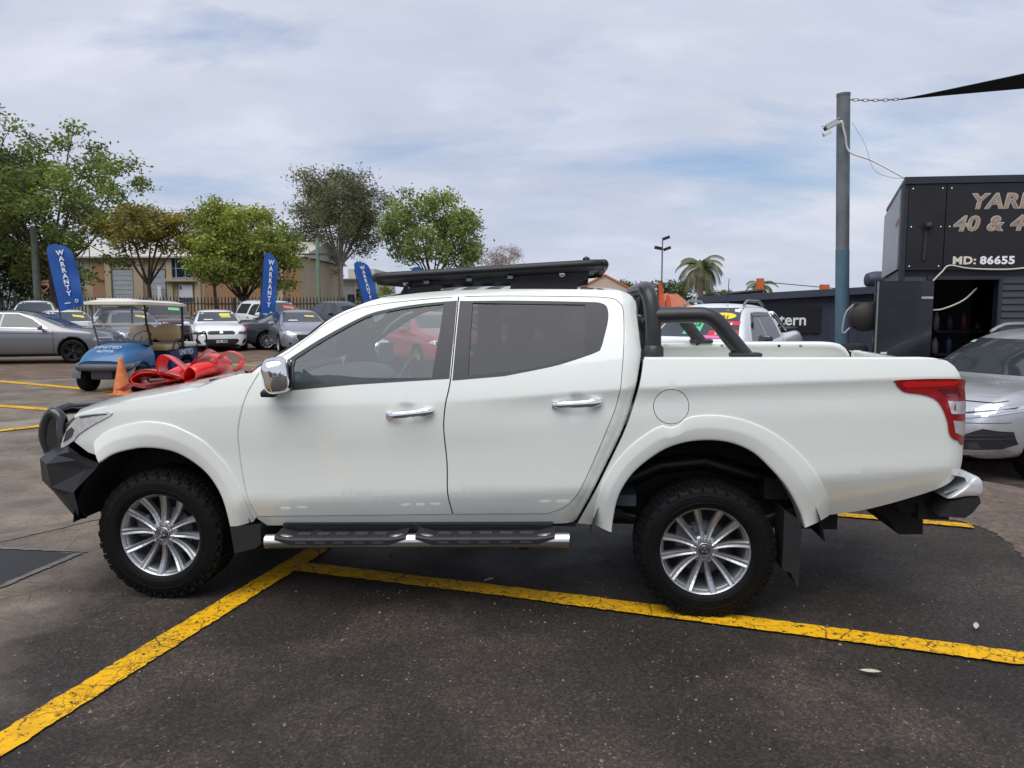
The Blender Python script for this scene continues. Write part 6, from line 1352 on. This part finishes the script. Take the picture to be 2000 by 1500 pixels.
b = MB(); b.box((0, 0, .07), (.28, .2, .14)); o = b.build('terracotta_block', mat('brick_orange', (.42, .13, .06), .8, 0, 0, .3, 20)); at_shed(o, 1.82, -.30, 1.02); tag(o, 'orange brick-coloured box below the wall shelf', 'box'); b = MB(); b.box((0, 0, .5), (.5, .3, 1.0)); o = b.build('cabinet', M_FASC); at_shed(o, 1.85, -.25, .02); tag(o, 'low dark cabinet under the wall shelf', 'cabinet')

# ------------------------------------------------------------------ long blue shed wall with capping and sign
bw = thing('blue_shed', 'long dark blue ribbed metal shed wall with a sloping cap and black sign', 'building', (6.0, 19.4, -.2)); M_BLUE = mat('colorbond_blue', (.036, .043, .068), .5, 0, 0, .08, 2)
BA, BB = Vector((-1.15, .8, 0)), Vector((4.6, -1.2, 0)); bd = (BB - BA); BL = bd.length; bd.normalize(); bn = Vector((bd.y, -bd.x, 0))
def wz(t): return 1.98 + .34 * t
mb = MB(); mb.add([BA, BB, BB + Vector((0, 0, wz(1))), BA + Vector((0, 0, wz(0))), BA - bn * 4, BB - bn * 4, BB - bn * 4 + Vector((0, 0, wz(1))), BA - bn * 4 + Vector((0, 0, wz(0)))], [(0, 1, 2, 3), (3, 2, 6, 7), (0, 3, 7, 4), (1, 5, 6, 2)]); mb.build('wall', M_BLUE, bw)
for q in range(17):
    p = BA + bd * (.2 + q * .37); t = (.2 + q * .37) / BL
    if t > 1: break
    m2 = MB(); m2.box(tuple(p + bn * .012 + Vector((0, 0, wz(t) / 2))), (.045, .03, wz(t) - .02), rz=math.atan2(bd.y, bd.x)); m2.build('rib', M_BLUE, bw)
mb = MB(); mb.bar(BA + bn * .10 + Vector((0, 0, wz(0))), BB + bn * .10 + Vector((0, 0, wz(1))), .26, .17); mb.build('roof_cap', mat('cap_blue', (.048, .056, .082), .45, 0, 0, .08, 2), bw)
sp0 = BA + bd * 2.02 + bn * .04; 
mb = MB(); mb.box(tuple(sp0 + bd * .0 + Vector((0, 0, 1.48))), (2.0, .03, .66), rz=math.atan2(bd.y, bd.x)); sgn = mb.build('sign', mat('sign_black', (.008, .008, .009), .45), bw); q = sp0 + bn * .022 + Vector((0, 0, 1.47)); text_obj('sign_letters', 'Western', .40, mat('letter_white', (.82, .83, .84), .6), sgn, tuple(q + bd * -.02), (R(90), 0, math.atan2(bd.y, bd.x)), .002, .007, 0, 'CENTER', .95)
for i, (u, s) in enumerate(((4.35, .22), (5.15, .30))):
    c = BA + bd * u - bn * .8 + Vector((0, 0, wz(1) - .06 + s)); m2 = MB()
    prof = []
    for a in np.linspace(0, 1, 27): prof.append((s * (.86 + .14 * (1 if int(a * 26) % 2 else .88)) * math.sin(math.pi * min(1, .18 + .64 * a)) ** .5, -s * 1.3 + 2.6 * s * a))
    m2.lathe([(.0, prof[0][1])] + prof + [(.0, prof[-1][1])], 20, 'X', tuple(c)); m2.box(tuple(c - Vector((0, 0, s))), (s * 1.2, s, s * .8)); m2.build('roof_vent', M_BLUE, bw)
# chimney-like orange box and stay on the roof
ob = thing('orange_chimney', 'orange square chimney with a black pipe above the blue shed roof', 'chimney', (7.05, 22.0, -.2)); mb = MB(); mb.box((0, 0, 1.3), (.17, .17, 2.6)); mb.build('post', mat('safety_orange', (.62, .14, .035), .6), ob); mb = MB(); mb.tube([(-.9, 0, 2.16), (.05, -.1, 2.26)], .05, 8); mb.tube([(.1, 0, 2.5), (2.6, -.5, 2.25)], .012, 5); mb.build('pipe', M_STEELBLK, ob)
of = thing('orange_chimney', 'small orange chimney top over the far edge of the blue shed roof', 'chimney', (8.6, 21.3, -.2)); mb = MB(); mb.box((0, 0, 1.2), (.2, .2, 2.42)); mb.build('post', mat('safety_orange', (.62, .14, .035), .6), of)

# ------------------------------------------------------------------ leaning steel pole with camera, chain and shade sail
PX0, PX1 = Vector((5.50, 12.7, -.2)), Vector((5.22, 12.5, 4.95)); def_ = PX1 - PX0
po = thing('sail_pole', 'leaning steel shade-sail pole, grey above and painted blue below', 'pole', tuple(PX0)); L = def_.length; dv = def_.normalized()
mb = MB(); mb.tube([(0, 0, 0), tuple(dv * 2.75)], [.108, .106], 20); mb.build('painted_base', mat('pole_blue', (.085, .16, .215), .5, 0, 0, .15, 2), po); mb = MB(); mb.tube([tuple(dv * 2.75), tuple(dv * L)], .102, 20); mb.tube([tuple(dv * (L - .02)), tuple(dv * (L + .02))], .106, 20); mb.build('steel_shaft', mat('pole_steel', (.17, .19, .20), .5, .3, 0, .3, 2.2), po)
mb = MB(); mb.tube(crom([(-.10, -.11, .6), (-.11, -.12, 1.2), (-.085, -.12, 1.7), (-.12, -.12, 2.05), (-.11, -.12, 2.25)], 4), .009, 6); mb.build('conduit', mat('conduit_white', (.6, .6, .6), .5), po)
cc = thing('security_camera', 'white bullet security camera bracketed to the leaning pole', 'camera', (5.06, 12.36, 4.42)); rt = Matrix.Rotation(R(-28), 3, 'Y')
mb = MB(); mb.box((-.06, 0, .03), (.22, .09, .075), rot=rt, bev=.02); mb.box((-.08, 0, .075), (.28, .10, .012), rot=rt); mb.build('body', mat('camera_white', (.5, .5, .48), .5), cc); mb = MB(); mb.box((-.165, 0, -.03), (.012, .07, .055), rot=rt); mb.build('lens', M_BLACKPL, cc); mb = MB(); mb.tube([(.02, 0, .05), (.09, .0, .09), (.12, .02, .03)], .022, 8); mb.build('bracket', M_WHITEPL, cc); mb = MB(); mb.box((-.13, .0, -.09), (.13, .08, .06), rot=rt, bev=.01); mb.build('infrared_lamp', M_WHITEPL, cc)
mb = MB(); mb.tube(crom([(5.16, 12.38, 4.50), (5.22, 12.37, 4.30), (5.30, 12.37, 4.05), (5.55, 12.1, 3.86), (5.73, 11.45, 3.50)], 5), .016, 6); o = mb.build('camera_cable', mat('cable_white', (.60, .60, .58), .5)); tag(o, 'white cable running from the pole camera to the workshop roof', 'cable')
mb = MB(); mb.tube(crom([(5.33, 12.4, 4.50), (5.45, 12.2, 4.15), (5.52, 12.0, 3.72), (5.62, 11.7, 3.55), (5.73, 11.5, 3.50)], 5), .004, 5); o = mb.build('thin_wire', M_GALV); tag(o, 'thin wire sagging from the pole to the workshop roof', 'wire')
ch = thing('steel_chain', 'galvanised chain stretched from the pole top to the shade sail', 'chain', (5.32, 12.45, 4.86)); lk = MB(); lk.tube([(.034 * math.cos(a) * (1.3), .020 * math.sin(a), 0) for a in np.linspace(0, 6.283, 13)[:-1]], .007, 5, closed=True); LK = lk.mesh('link')
c0, c1 = Vector((0, 0, 0)), Vector((.66, -.25, -.055)); n = 10
for q in range(n + 1):
    o = obj('link', LK, M_GALV, ch); o.location = c0.lerp(c1, q / n) - Vector((0, 0, .012 * math.sin(math.pi * q / n))); o.rotation_euler = (R(90) if q % 2 else 0, 0, math.atan2(-.25, .66))
ss = thing('shade_sail', 'black shade sail corner tied to the pole chain', 'shade sail', (5.98, 12.2, 4.805)); rows = []
for t in np.linspace(0, 1, 20):
    w = .02 + 3.2 * t ** 1.15; c = Vector((5.6, -2.6, .35)) * t; row = []
    for s in np.linspace(-1, 1, 9): row.append(c + Vector((.35, .94, 0)).normalized() * s * w * (.5) + Vector((0, 0, -.05 * (1 - s * s) * t - .10 * s * t)))
    rows.append(row)
mb = MB(); mb.grid(rows); o = mb.build('fabric', mat('sail_black', (.012, .012, .013), .85, 0, 0, .1, 20), ss); sm_ = o.modifiers.new('thick', 'SOLIDIFY'); sm_.thickness = .012
mb = MB(); mb.tube([(0, 0, 0), (.12, -.05, .005)], .016, 6); mb.build('shackle', M_GALV, ss)

# ------------------------------------------------------------------ feather banners
M_FLAG = mat('banner_blue', (.010, .085, .34), .55, 0, 0, .08, 3); M_FLAGT = mat('banner_white', (.74, .77, .82), .6)
def banner(label, loc, tilt, h, w, yaw=0, fs=.2, word='WARRANTY', m=M_FLAG, base=1.3, group='feather banners standing among the cars', tw=1.0):
    t = thing('feather_banner', label, 'banner', loc, yaw, group)
    c, s = math.cos(tilt), math.sin(tilt)
    def T(x, z): return (x * c - (z) * s * -1 * -1 if False else x * c - z * s, z * c + x * s)
    left = [(0, 0), (0, h * .5), (.0, h * .86), (.02, h * .94)]; top = crom([(.02, h * .94), (.10 * w, h * .985), (.30 * w, h), (.62 * w, h * .965), (.86 * w, h * .90), (.97 * w, h * .82), (w, h * .70)], 4); right = [(w, h * .4), (w * .98, .04 * h), (w * .5, .02 * h)]
    poly = clean(left + top[1:] + right); V, Tt, loops = fill2d(poly, (), .15, .12); mb = MB()
    def P(x, z, y=0): 
        X, Z = T(x, z); return (X, y + .035 * math.sin(5.2 * z + 2.3 * x) * (x / w), Z + base)
    mb.add([P(x, z, -.003) for x, z in V], [tuple(q) for q in Tt], True); mb.add([P(x, z, .003) for x, z in V], [tuple(q)[::-1] for q in Tt], True); n = len(loops[0]); mb.add([P(x, z, -.003) for x, z in loops[0]] + [P(x, z, .003) for x, z in loops[0]], [(i, (i + 1) % n, n + (i + 1) % n, n + i) for i in range(n)]); mb.build('fabric', m, t, fix=False)
    mb = MB(); pp = [T(-.02, z) for z in (-base, 0, h * .5, h * .86)]; mb.tube([(T(-.02, -base)[0], 0, 0)] + [(x, 0, z + base) for x, z in pp[1:]] , .018, 8); mb.build('mast', M_STEELBLK, t)
    if word:
        k = len(word); dz = h * .70 / k
        for i, ch_ in enumerate(word):
            x, z = T(w * .52, h * .90 - dz * (i + .5)); text_obj('letter', ch_, dz * 1.12, M_FLAGT, t, (x, -.06, z + base), (R(90), -tilt, 0), .003, .008, 0, 'CENTER', 1.05 * tw)
        x, z = T(w * .38, h * .11); text_obj('logo_text', 'vehicle', h * .032, M_FLAGT, t, (x, -.05, z + base), (R(90), -tilt, 0), .002, .003); x, z = T(w * .74, h * .12); b = MB(); b.tube([(x + h * .022 * math.cos(a), -.05, z + base + h * .022 * math.sin(a)) for a in np.linspace(0, 6.283, 15)[:-1]], h * .006, 5, closed=True); b.build('logo_ring', M_FLAGT, t)
    return t
banner('broad blue WARRANTY feather banner leaning over the white sedan', (-15.35, 26.2, 0), R(9), 2.25, .86, R(4), base=1.42)
banner('narrow upright blue WARRANTY feather banner beside the canopy pickup', (-9.35, 28.6, 0), R(-5), 2.55, .52, R(20), tw=.7, base=1.05)
banner('blue WARRANTY feather banner leaning before the white workshop', (-6.62, 35.0, 0), R(14), 2.25, .68, R(12), tw=.8, base=1.35)
banner('blue feather banner whose tip shows over the roof rack', (-3.75, 34.0, 0), R(20), 2.05, .62, R(12), base=1.3, tw=.8)
OR = mat('banner_orange', (.70, .11, .035), .55, 0, 0, .08, 4)
for i, (x, h, b_) in enumerate(((6.15, 1.9, .75), (6.34, 1.45, .7))): banner(('tall', 'short')[i] + ' orange feather banner behind the cab of the white pickup', (x, 32.0 - i * .5, -.1), R(3), h, .21, R(0), m=OR, word='', base=b_)

# ------------------------------------------------------------------ golf cart
gc = thing('golf_cart', 'blue golf cart with cream roof, clear windscreen and tan seats', 'golf cart', (-7.62, 15.75, 0), R(-95)); M_GBLUE = mat('cart_blue', (.018, .115, .27), .35, 0, .4, .12, 5); M_GBLUE2 = mat('cart_side_blue', (.012, .035, .115), .4, 0, .3, .12, 5); M_GREYB = mat('cart_bumper', (.095, .10, .11), .6, 0, 0, .1, 8); M_TANS = mat('cart_vinyl', (.47, .335, .18), .5, 0, .1, .06, 6); M_CRR = mat('cart_roof', (.72, .68, .58), .5, 0, 0, .03, 3)
rows = []
for x in np.linspace(.45, 1.32, 16):
    t = (x - .45) / .87; w = .56 * (1 - .18 * t ** 3); zt = .93 - .05 * t - .27 * t ** 4; zb = .46; row = []
    for a in np.linspace(0, math.pi, 21):
        ca = math.cos(a); row.append((x + .06 * math.sin(a) * t, w * abs(ca) ** .55 * (1 if ca > 0 else -1), zb + (zt - zb) * math.sin(a) ** .6))
    rows.append(row)
mb = MB(); mb.grid(rows); mb.add(rows[-1], [tuple(range(21))]); mb.build('front_cowl', M_GBLUE, gc)
rows = []
for a in np.linspace(-1, 1, 21):
    y = a * .60; xf = 1.44 - .20 * abs(a) ** 2.6; rows.append([(xf - .14, y * .96, .56), (xf - .03, y, .545), (xf, y, .50), (xf - .01, y, .44), (xf - .12, y * .97, .40), (xf - .3, y * .94, .42)])
mb = MB(); mb.grid(rows); mb.build('front_bumper', M_GREYB, gc)
for s in (1, -1):
    rows = []
    for a in np.linspace(.0, math.pi, 14): rows.append([(.98 + .33 * math.cos(a), s * y, .27 + .31 * math.sin(a)) for y in (.44, .60, .615)])
    mb = MB(); mb.grid(rows); mb.build('mudguard', M_GREYB, gc)
mb = MB(); mb.box((1.30, 0, .335), (.10, .42, .17), bev=.03); 
for q in range(4): mb.box((1.352, 0, .29 + .03 * q), (.012, .38, .010))
mb.build('nose_guard', mat('guard_grey', (.045, .048, .055), .6), gc); mb = MB(); mb.tube([(1.0, -.45, .25), (1.0, .45, .25)], .03, 8); mb.tube([(-.75, -.45, .25), (-.75, .45, .25)], .04, 8); mb.box((.1, 0, .27), (2.0, .7, .06)); mb.build('undercarriage', M_DARK, gc)
wt_ = MB(); wt_.lathe([(.12, .085), (.15, .10), (.20, .105), (.235, .09), (.245, .05), (.245, -.05), (.235, -.09), (.15, -.10)], 28, 'Y'); WT = wt_.mesh('tyre'); wr_ = MB(); wr_.lathe([(.0, .06), (.05, .065), (.06, .05), (.12, .05), (.135, .09), (.13, .0)], 24, 'Y'); WRM = wr_.mesh('rim')
for x in (.98, -.75):
    for s in (1, -1):
        wh = bpy.data.objects.new('wheel', None); COL.objects.link(wh); wh.parent = gc; wh.location = (x, s * .50, .245); wh.scale.y = s * 1.05; obj('tyre', WT, M_TYRE, wh); obj('rim', WRM, M_ALLOYD, wh)
# tub, side panels, seats
mb = MB(); mb.box((.28, 0, .345), (.75, 1.06, .06)); mb.build('floor_pan', M_GREYB, gc)
mb = MB(); mb.prism([(-.12, .36), (-.10, .70), (-1.18, .74), (-1.22, .40), (-1.05, .36), (-1.02, .50), (-.88, .60), (-.62, .60), (-.48, .50), (-.45, .36)], -.58, .58, 'Y'); mb.build('rear_body', M_GBLUE2, gc)
mb = MB(); mb.box((-.28, 0, .78), (.52, 1.08, .13), bev=.05); mb.build('seat', M_TANS, gc)
rows = []
for y in np.linspace(-.54, .54, 25):
    hh = .22 + .06 * abs(math.sin(math.pi * (y + .54) / 1.08 * 2)) ** .7 - .05 * math.exp(-(y / .07) ** 2) ; rows.append([(-.58 + .07 * math.cos(a), y * (1 - .02 * abs(math.sin(a))), 1.06 + hh * .72 * math.sin(a)) for a in np.linspace(0, 2 * math.pi, 17)])
mb = MB(); mb.grid(rows); mb.add(rows[0][:-1], [tuple(range(16))]); mb.add(rows[-1][:-1], [tuple(range(16))]); mb.build('backrest', M_TANS, gc)
mb = MB(); mb.box((-1.10, 0, .80), (.50, 1.04, .10), bev=.04); mb.build('rear_seat', M_CRR, gc); mb = MB(); mb.box((-.80, 0, 1.0), (.07, 1.0, .30), bev=.03); mb.build('rear_backrest', M_INTD, gc)
mb = MB(); mb.box((-1.65, 0, .42), (.5, .9, .05)); 
for s in (1, -1): mb.tube(crom([(-1.35, s * .5, .42), (-1.40, s * .5, .95), (-1.55, s * .48, 1.02), (-1.88, s * .46, 1.0), (-1.88, s * .46, .45)], 4), .018, 8)
mb.tube([(-1.88, -.46, 1.0), (-1.88, .46, 1.0)], .018, 8); mb.tube([(-1.88, -.46, .72), (-1.88, .46, .72)], .018, 8); mb.build('rear_frame', M_STEELBLK, gc)
mb = MB(); 
for s in (1, -1): mb.tube(crom([(-.20, s * .58, .74), (-.32, s * .585, .92), (-.55, s * .58, .92), (-.62, s * .57, .78)], 4), .016, 8)
mb.build('arm_rail', M_STEELBLK, gc)
rows = []
for x in np.linspace(-.88, .95, 20):
    t = (x + .88) / 1.83; e = min(1, 9 * t, 9 * (1 - t)) ** .5; row = []
    for y in np.linspace(-1, 1, 17): row.append((x, y * .60 * (.9 + .1 * e), 1.70 + .055 * (1 - abs(y) ** 3) * e - .03 * (1 - t) + .02 * t))
    rows.append(row)
mb = MB(); mb.grid(rows); mb.grid([[(x, y, z - .065 if 0 < i < 19 else z - .05) for x, y, z in r] for i, r in enumerate(rows)])
edge = rows[0] + [r[-1] for r in rows[1:-1]] + rows[-1][::-1] + [r[0] for r in rows[1:-1]][::-1]; n = len(edge); mb.add(edge + [(x, y, z - .057) for x, y, z in edge], [(i, (i + 1) % n, n + (i + 1) % n, n + i) for i in range(n)], True); mb.build('roof', M_CRR, gc)
for s in (1, -1):
    mb = MB(); mb.tube([(.52, s * .55, .86), (.78 - .1, s * .55, 1.30), (.82 - .1, s * .55, 1.68)], .02, 8); mb.build('front_strut', M_STEELBLK, gc); mb = MB(); mb.tube([(-.66, s * .56, .74), (-.68, s * .56, 1.67)], .024, 8); mb.build('rear_strut', M_STEELBLK, gc)
mb = MB(); mb.add([(.66, -.57, .88), (.66, .57, .88), (.80, .565, 1.28), (.80, -.565, 1.28), (.84, .56, 1.68), (.84, -.56, 1.68)], [(0, 1, 2, 3), (3, 2, 4, 5)]); ws_ = mb.build('windscreen', glass_mat('cart_acrylic', (.80, .82, .84), 1.45, .03, .16, (.62, .65, .70)), gc); mb = MB(); mb.bar((.808, -.565, 1.28), (.808, .565, 1.28), .012, .025); mb.build('fold_strip', mat('strip_tan', (.50, .43, .30), .6), gc)
mb = MB(); ring = [Vector((.36, .26, 1.02)) + Matrix.Rotation(R(-50), 3, 'Y') @ Vector((0, .17 * math.cos(a), .17 * math.sin(a))) for a in np.linspace(0, 6.283, 21)[:-1]]; mb.tube(ring, .014, 8, closed=True); mb.tube([(.36, .26, 1.02), (.60, .26, .74)], .02, 8); mb.build('steering_wheel', M_INTD, gc)
mb = MB(); mb.box((.52, 0, .90), (.14, 1.02, .10), bev=.03); mb.build('dash', M_INTD, gc); mb = MB(); mb.box((.60, .1, 1.61), (.06, .3, .05), bev=.01); mb.build('mirror', M_INTD, gc)
cwl = rows
b = MB(); b.box((0, 0, 0), (.44, .012, .085), bev=.01); o = b.build('badge_plate', mat('badge_dark', (.09, .05, .03), .4), gc); o.location = (1.285, 0, .672); o.rotation_euler = (R(-40), 0, R(90)); text_obj('badge_text', 'Club Car', .085, mat('badge_orange', (.70, .28, .08), .5), gc, (1.293, 0, .679), (R(50), 0, R(90)), .002, .002, .15)
for tx, x, z, s, tl_ in (('UNITED', 1.085, .846, .125, 28), ('AUTOS', 1.195, .775, .085, 37)): text_obj('cowl_text', tx, s, mat('decal_grey', (.40, .48, .58), .5), gc, (x, 0, z), (R(tl_), 0, R(90)), .004, .003, 0, 'CENTER', 1.2)
text_obj('side_text', 'UNITED', .16, mat('decal_white', (.60, .66, .76), .5), gc, (-.74, .584, .655), (R(90), 0, R(180)), .002, .003, 0, 'CENTER', 1.0)

# traffic cone
cn = thing('traffic_cone', 'scuffed orange traffic cone standing before the golf cart', 'traffic cone', (-7.2, 14.1, 0)); mb = MB(); mb.lathe([(.17, .03), (.155, .06), (.04, .66), (.032, .685), (.0, .69)], 24); mb.build('cone_body', mat('cone_orange', (.60, .17, .045), .6, 0, 0, .3, 9), cn); mb = MB(); mb.box((0, 0, .016), (.38, .38, .032), bev=.01); mb.build('base', mat('cone_orange', (.60, .17, .045), .6, 0, 0, .3, 9), cn)

# ------------------------------------------------------------------ ribbon bow on the bonnet
TM = Matrix.Translation(TRUCK_O) @ Matrix.Rotation(TRUCK_RZ, 4, 'Z')
bow = thing('ribbon_bow', 'large glossy red ribbon bow lying on the bonnet', 'bow'); bow.matrix_world = TM @ Matrix.Translation((1.80, -.08, 1.155)) @ Matrix.Rotation(R(9), 4, 'Y') @ Matrix.Scale(.53, 4)
def ribbon(name, path, w, twist=0, yaw=0, roll=0, org=(0, 0, 0), dy=0):
    pts = crom(path, 6); rows = []; rot = Matrix.Rotation(yaw, 3, 'Z') @ Matrix.Rotation(roll, 3, 'X')
    for i, p in enumerate(pts):
        t = i / (len(pts) - 1); ww = w * (.35 + .65 * min(1, math.sin(math.pi * min(t, 1 - t) * 1.0 + .0) * 2.2 + .15)) if name == 'loop' else w
        a = twist * t; rows.append([rot @ Vector((p[0] + .02 * math.sin(a) * s, s * ww / 2 * math.cos(a) + dy * t, p[1] + s * ww / 2 * math.sin(a) + .012 * (1 - s * s))) + Vector(org) for s in np.linspace(-1, 1, 7)])
    mb = MB(); mb.grid(rows); o = mb.build(name, M_RIBBON, bow); m_ = o.modifiers.new('thick', 'SOLIDIFY'); m_.thickness = .004; return o
def loop(L, H):
    L *= 1.05; H *= .95
    return [(0, 0), (L * .35, H * .55), (L * .75, H * .95), (L, H * .72), (L * 1.02, H * .35), (L * .8, H * .06), (L * .4, .0), (0, .0)]
ribbon('loop', loop(.60, .22), .44, 0, R(6), R(6), (0, .02, 0)); ribbon('loop', loop(.50, .30), .42, 0, R(178), R(-5), (.06, 0, 0)); ribbon('loop', loop(.34, .36), .40, 0, R(12), R(5), (-.08, .06, .02)); ribbon('loop', loop(.34, .34), .38, 0, R(196), R(-8), (.02, -.10, .02)); ribbon('loop', loop(.52, .17), .34, 0, R(30), R(10), (.02, .16, 0)); ribbon('loop', loop(.46, .2), .34, 0, R(-34), R(-12), (0, -.16, .0)); ribbon('loop', loop(.40, .2), .30, 0, R(150), R(8), (-.05, .14, 0))
ribbon('tail', [(-.34, .06), (-.50, .24), (-.66, .26), (-.76, .16), (-.70, .05), (-.58, .02)], .14, .3, 0, 0, (0, .05, 0)); ribbon('tail', [(.3, .08), (.52, .10), (.68, .06), (.78, .02), (.86, .0)], .26, .15, R(8), 0, (0, .10, 0)); mb = MB(); mb.tube([(0, -.14, .09), (0, .14, .09)], .055, 12); mb.build('knot', M_RIBBON, bow)
# squeegee-like stick left standing inside the cab
sq = thing('window_squeegee', 'black long-handled squeegee propped inside the cab by the driver window', 'squeegee'); sq.matrix_world = TM @ Matrix.Translation((.155, -.12, .98)); mb = MB(); mb.tube([(.06, 0, 0), (-.12, 0, .40)], .012, 8); mb.build('handle', M_BLACKPL, sq); mb = MB(); mb.box((-.125, 0, .425), (.17, .03, .025), rz=R(20)); mb.box((-.13, 0, .40), (.05, .03, .06)); mb.build('head', M_BLACKPL, sq)

# ------------------------------------------------------------------ unseen things added behind the camera for the pickup's glass and paint to reflect
make_car('white_wagon', 'unseen white wagon across the yard, added to be mirrored in the rear door glass', 'car', dict(SUV), P_WHITE2, (2.6, -8.0), R(188))
make_car('dark_red_hatchback', 'unseen dark red hatchback across the yard, added to be mirrored in the front door glass', 'car', dict(HATCH), P_RED, (-3.6, -9.0), R(170))
fs = thing('reflected_shed', 'unseen long grey shed across the yard, added to be mirrored in the paintwork', 'building', (0, -24, 0)); part_box('wall', -22, 18, 0, 3.4, -6, 0, mat('shed_grey', (.22, .23, .23), .7, 0, 0, .1, .5), fs); part_box('roof', -22.4, 18.4, 3.4, 3.55, -6.4, .4, mat('roof_grey', (.22, .23, .24), .6), fs)
for q in range(5): part_box('roller_door', -19 + q * 8, -14.5 + q * 8, 0, 2.8, .01, .06, M_ROLL, fs)
tree('broadleaf_tree', 'unseen green tree added behind the grey shed for the paintwork to mirror', (-9, -33, 0), 8, 3, (3.4, 3), GR, 60, 50, (.2, .4), 41, group='trees across the yard'); tree('broadleaf_tree', 'unseen yellow-green tree added behind the far end of the grey shed for reflections', (7, -34, 0), 7, 3, (3.2, 2.6), YG, 60, 50, (.2, .4), 42, group='trees across the yard')
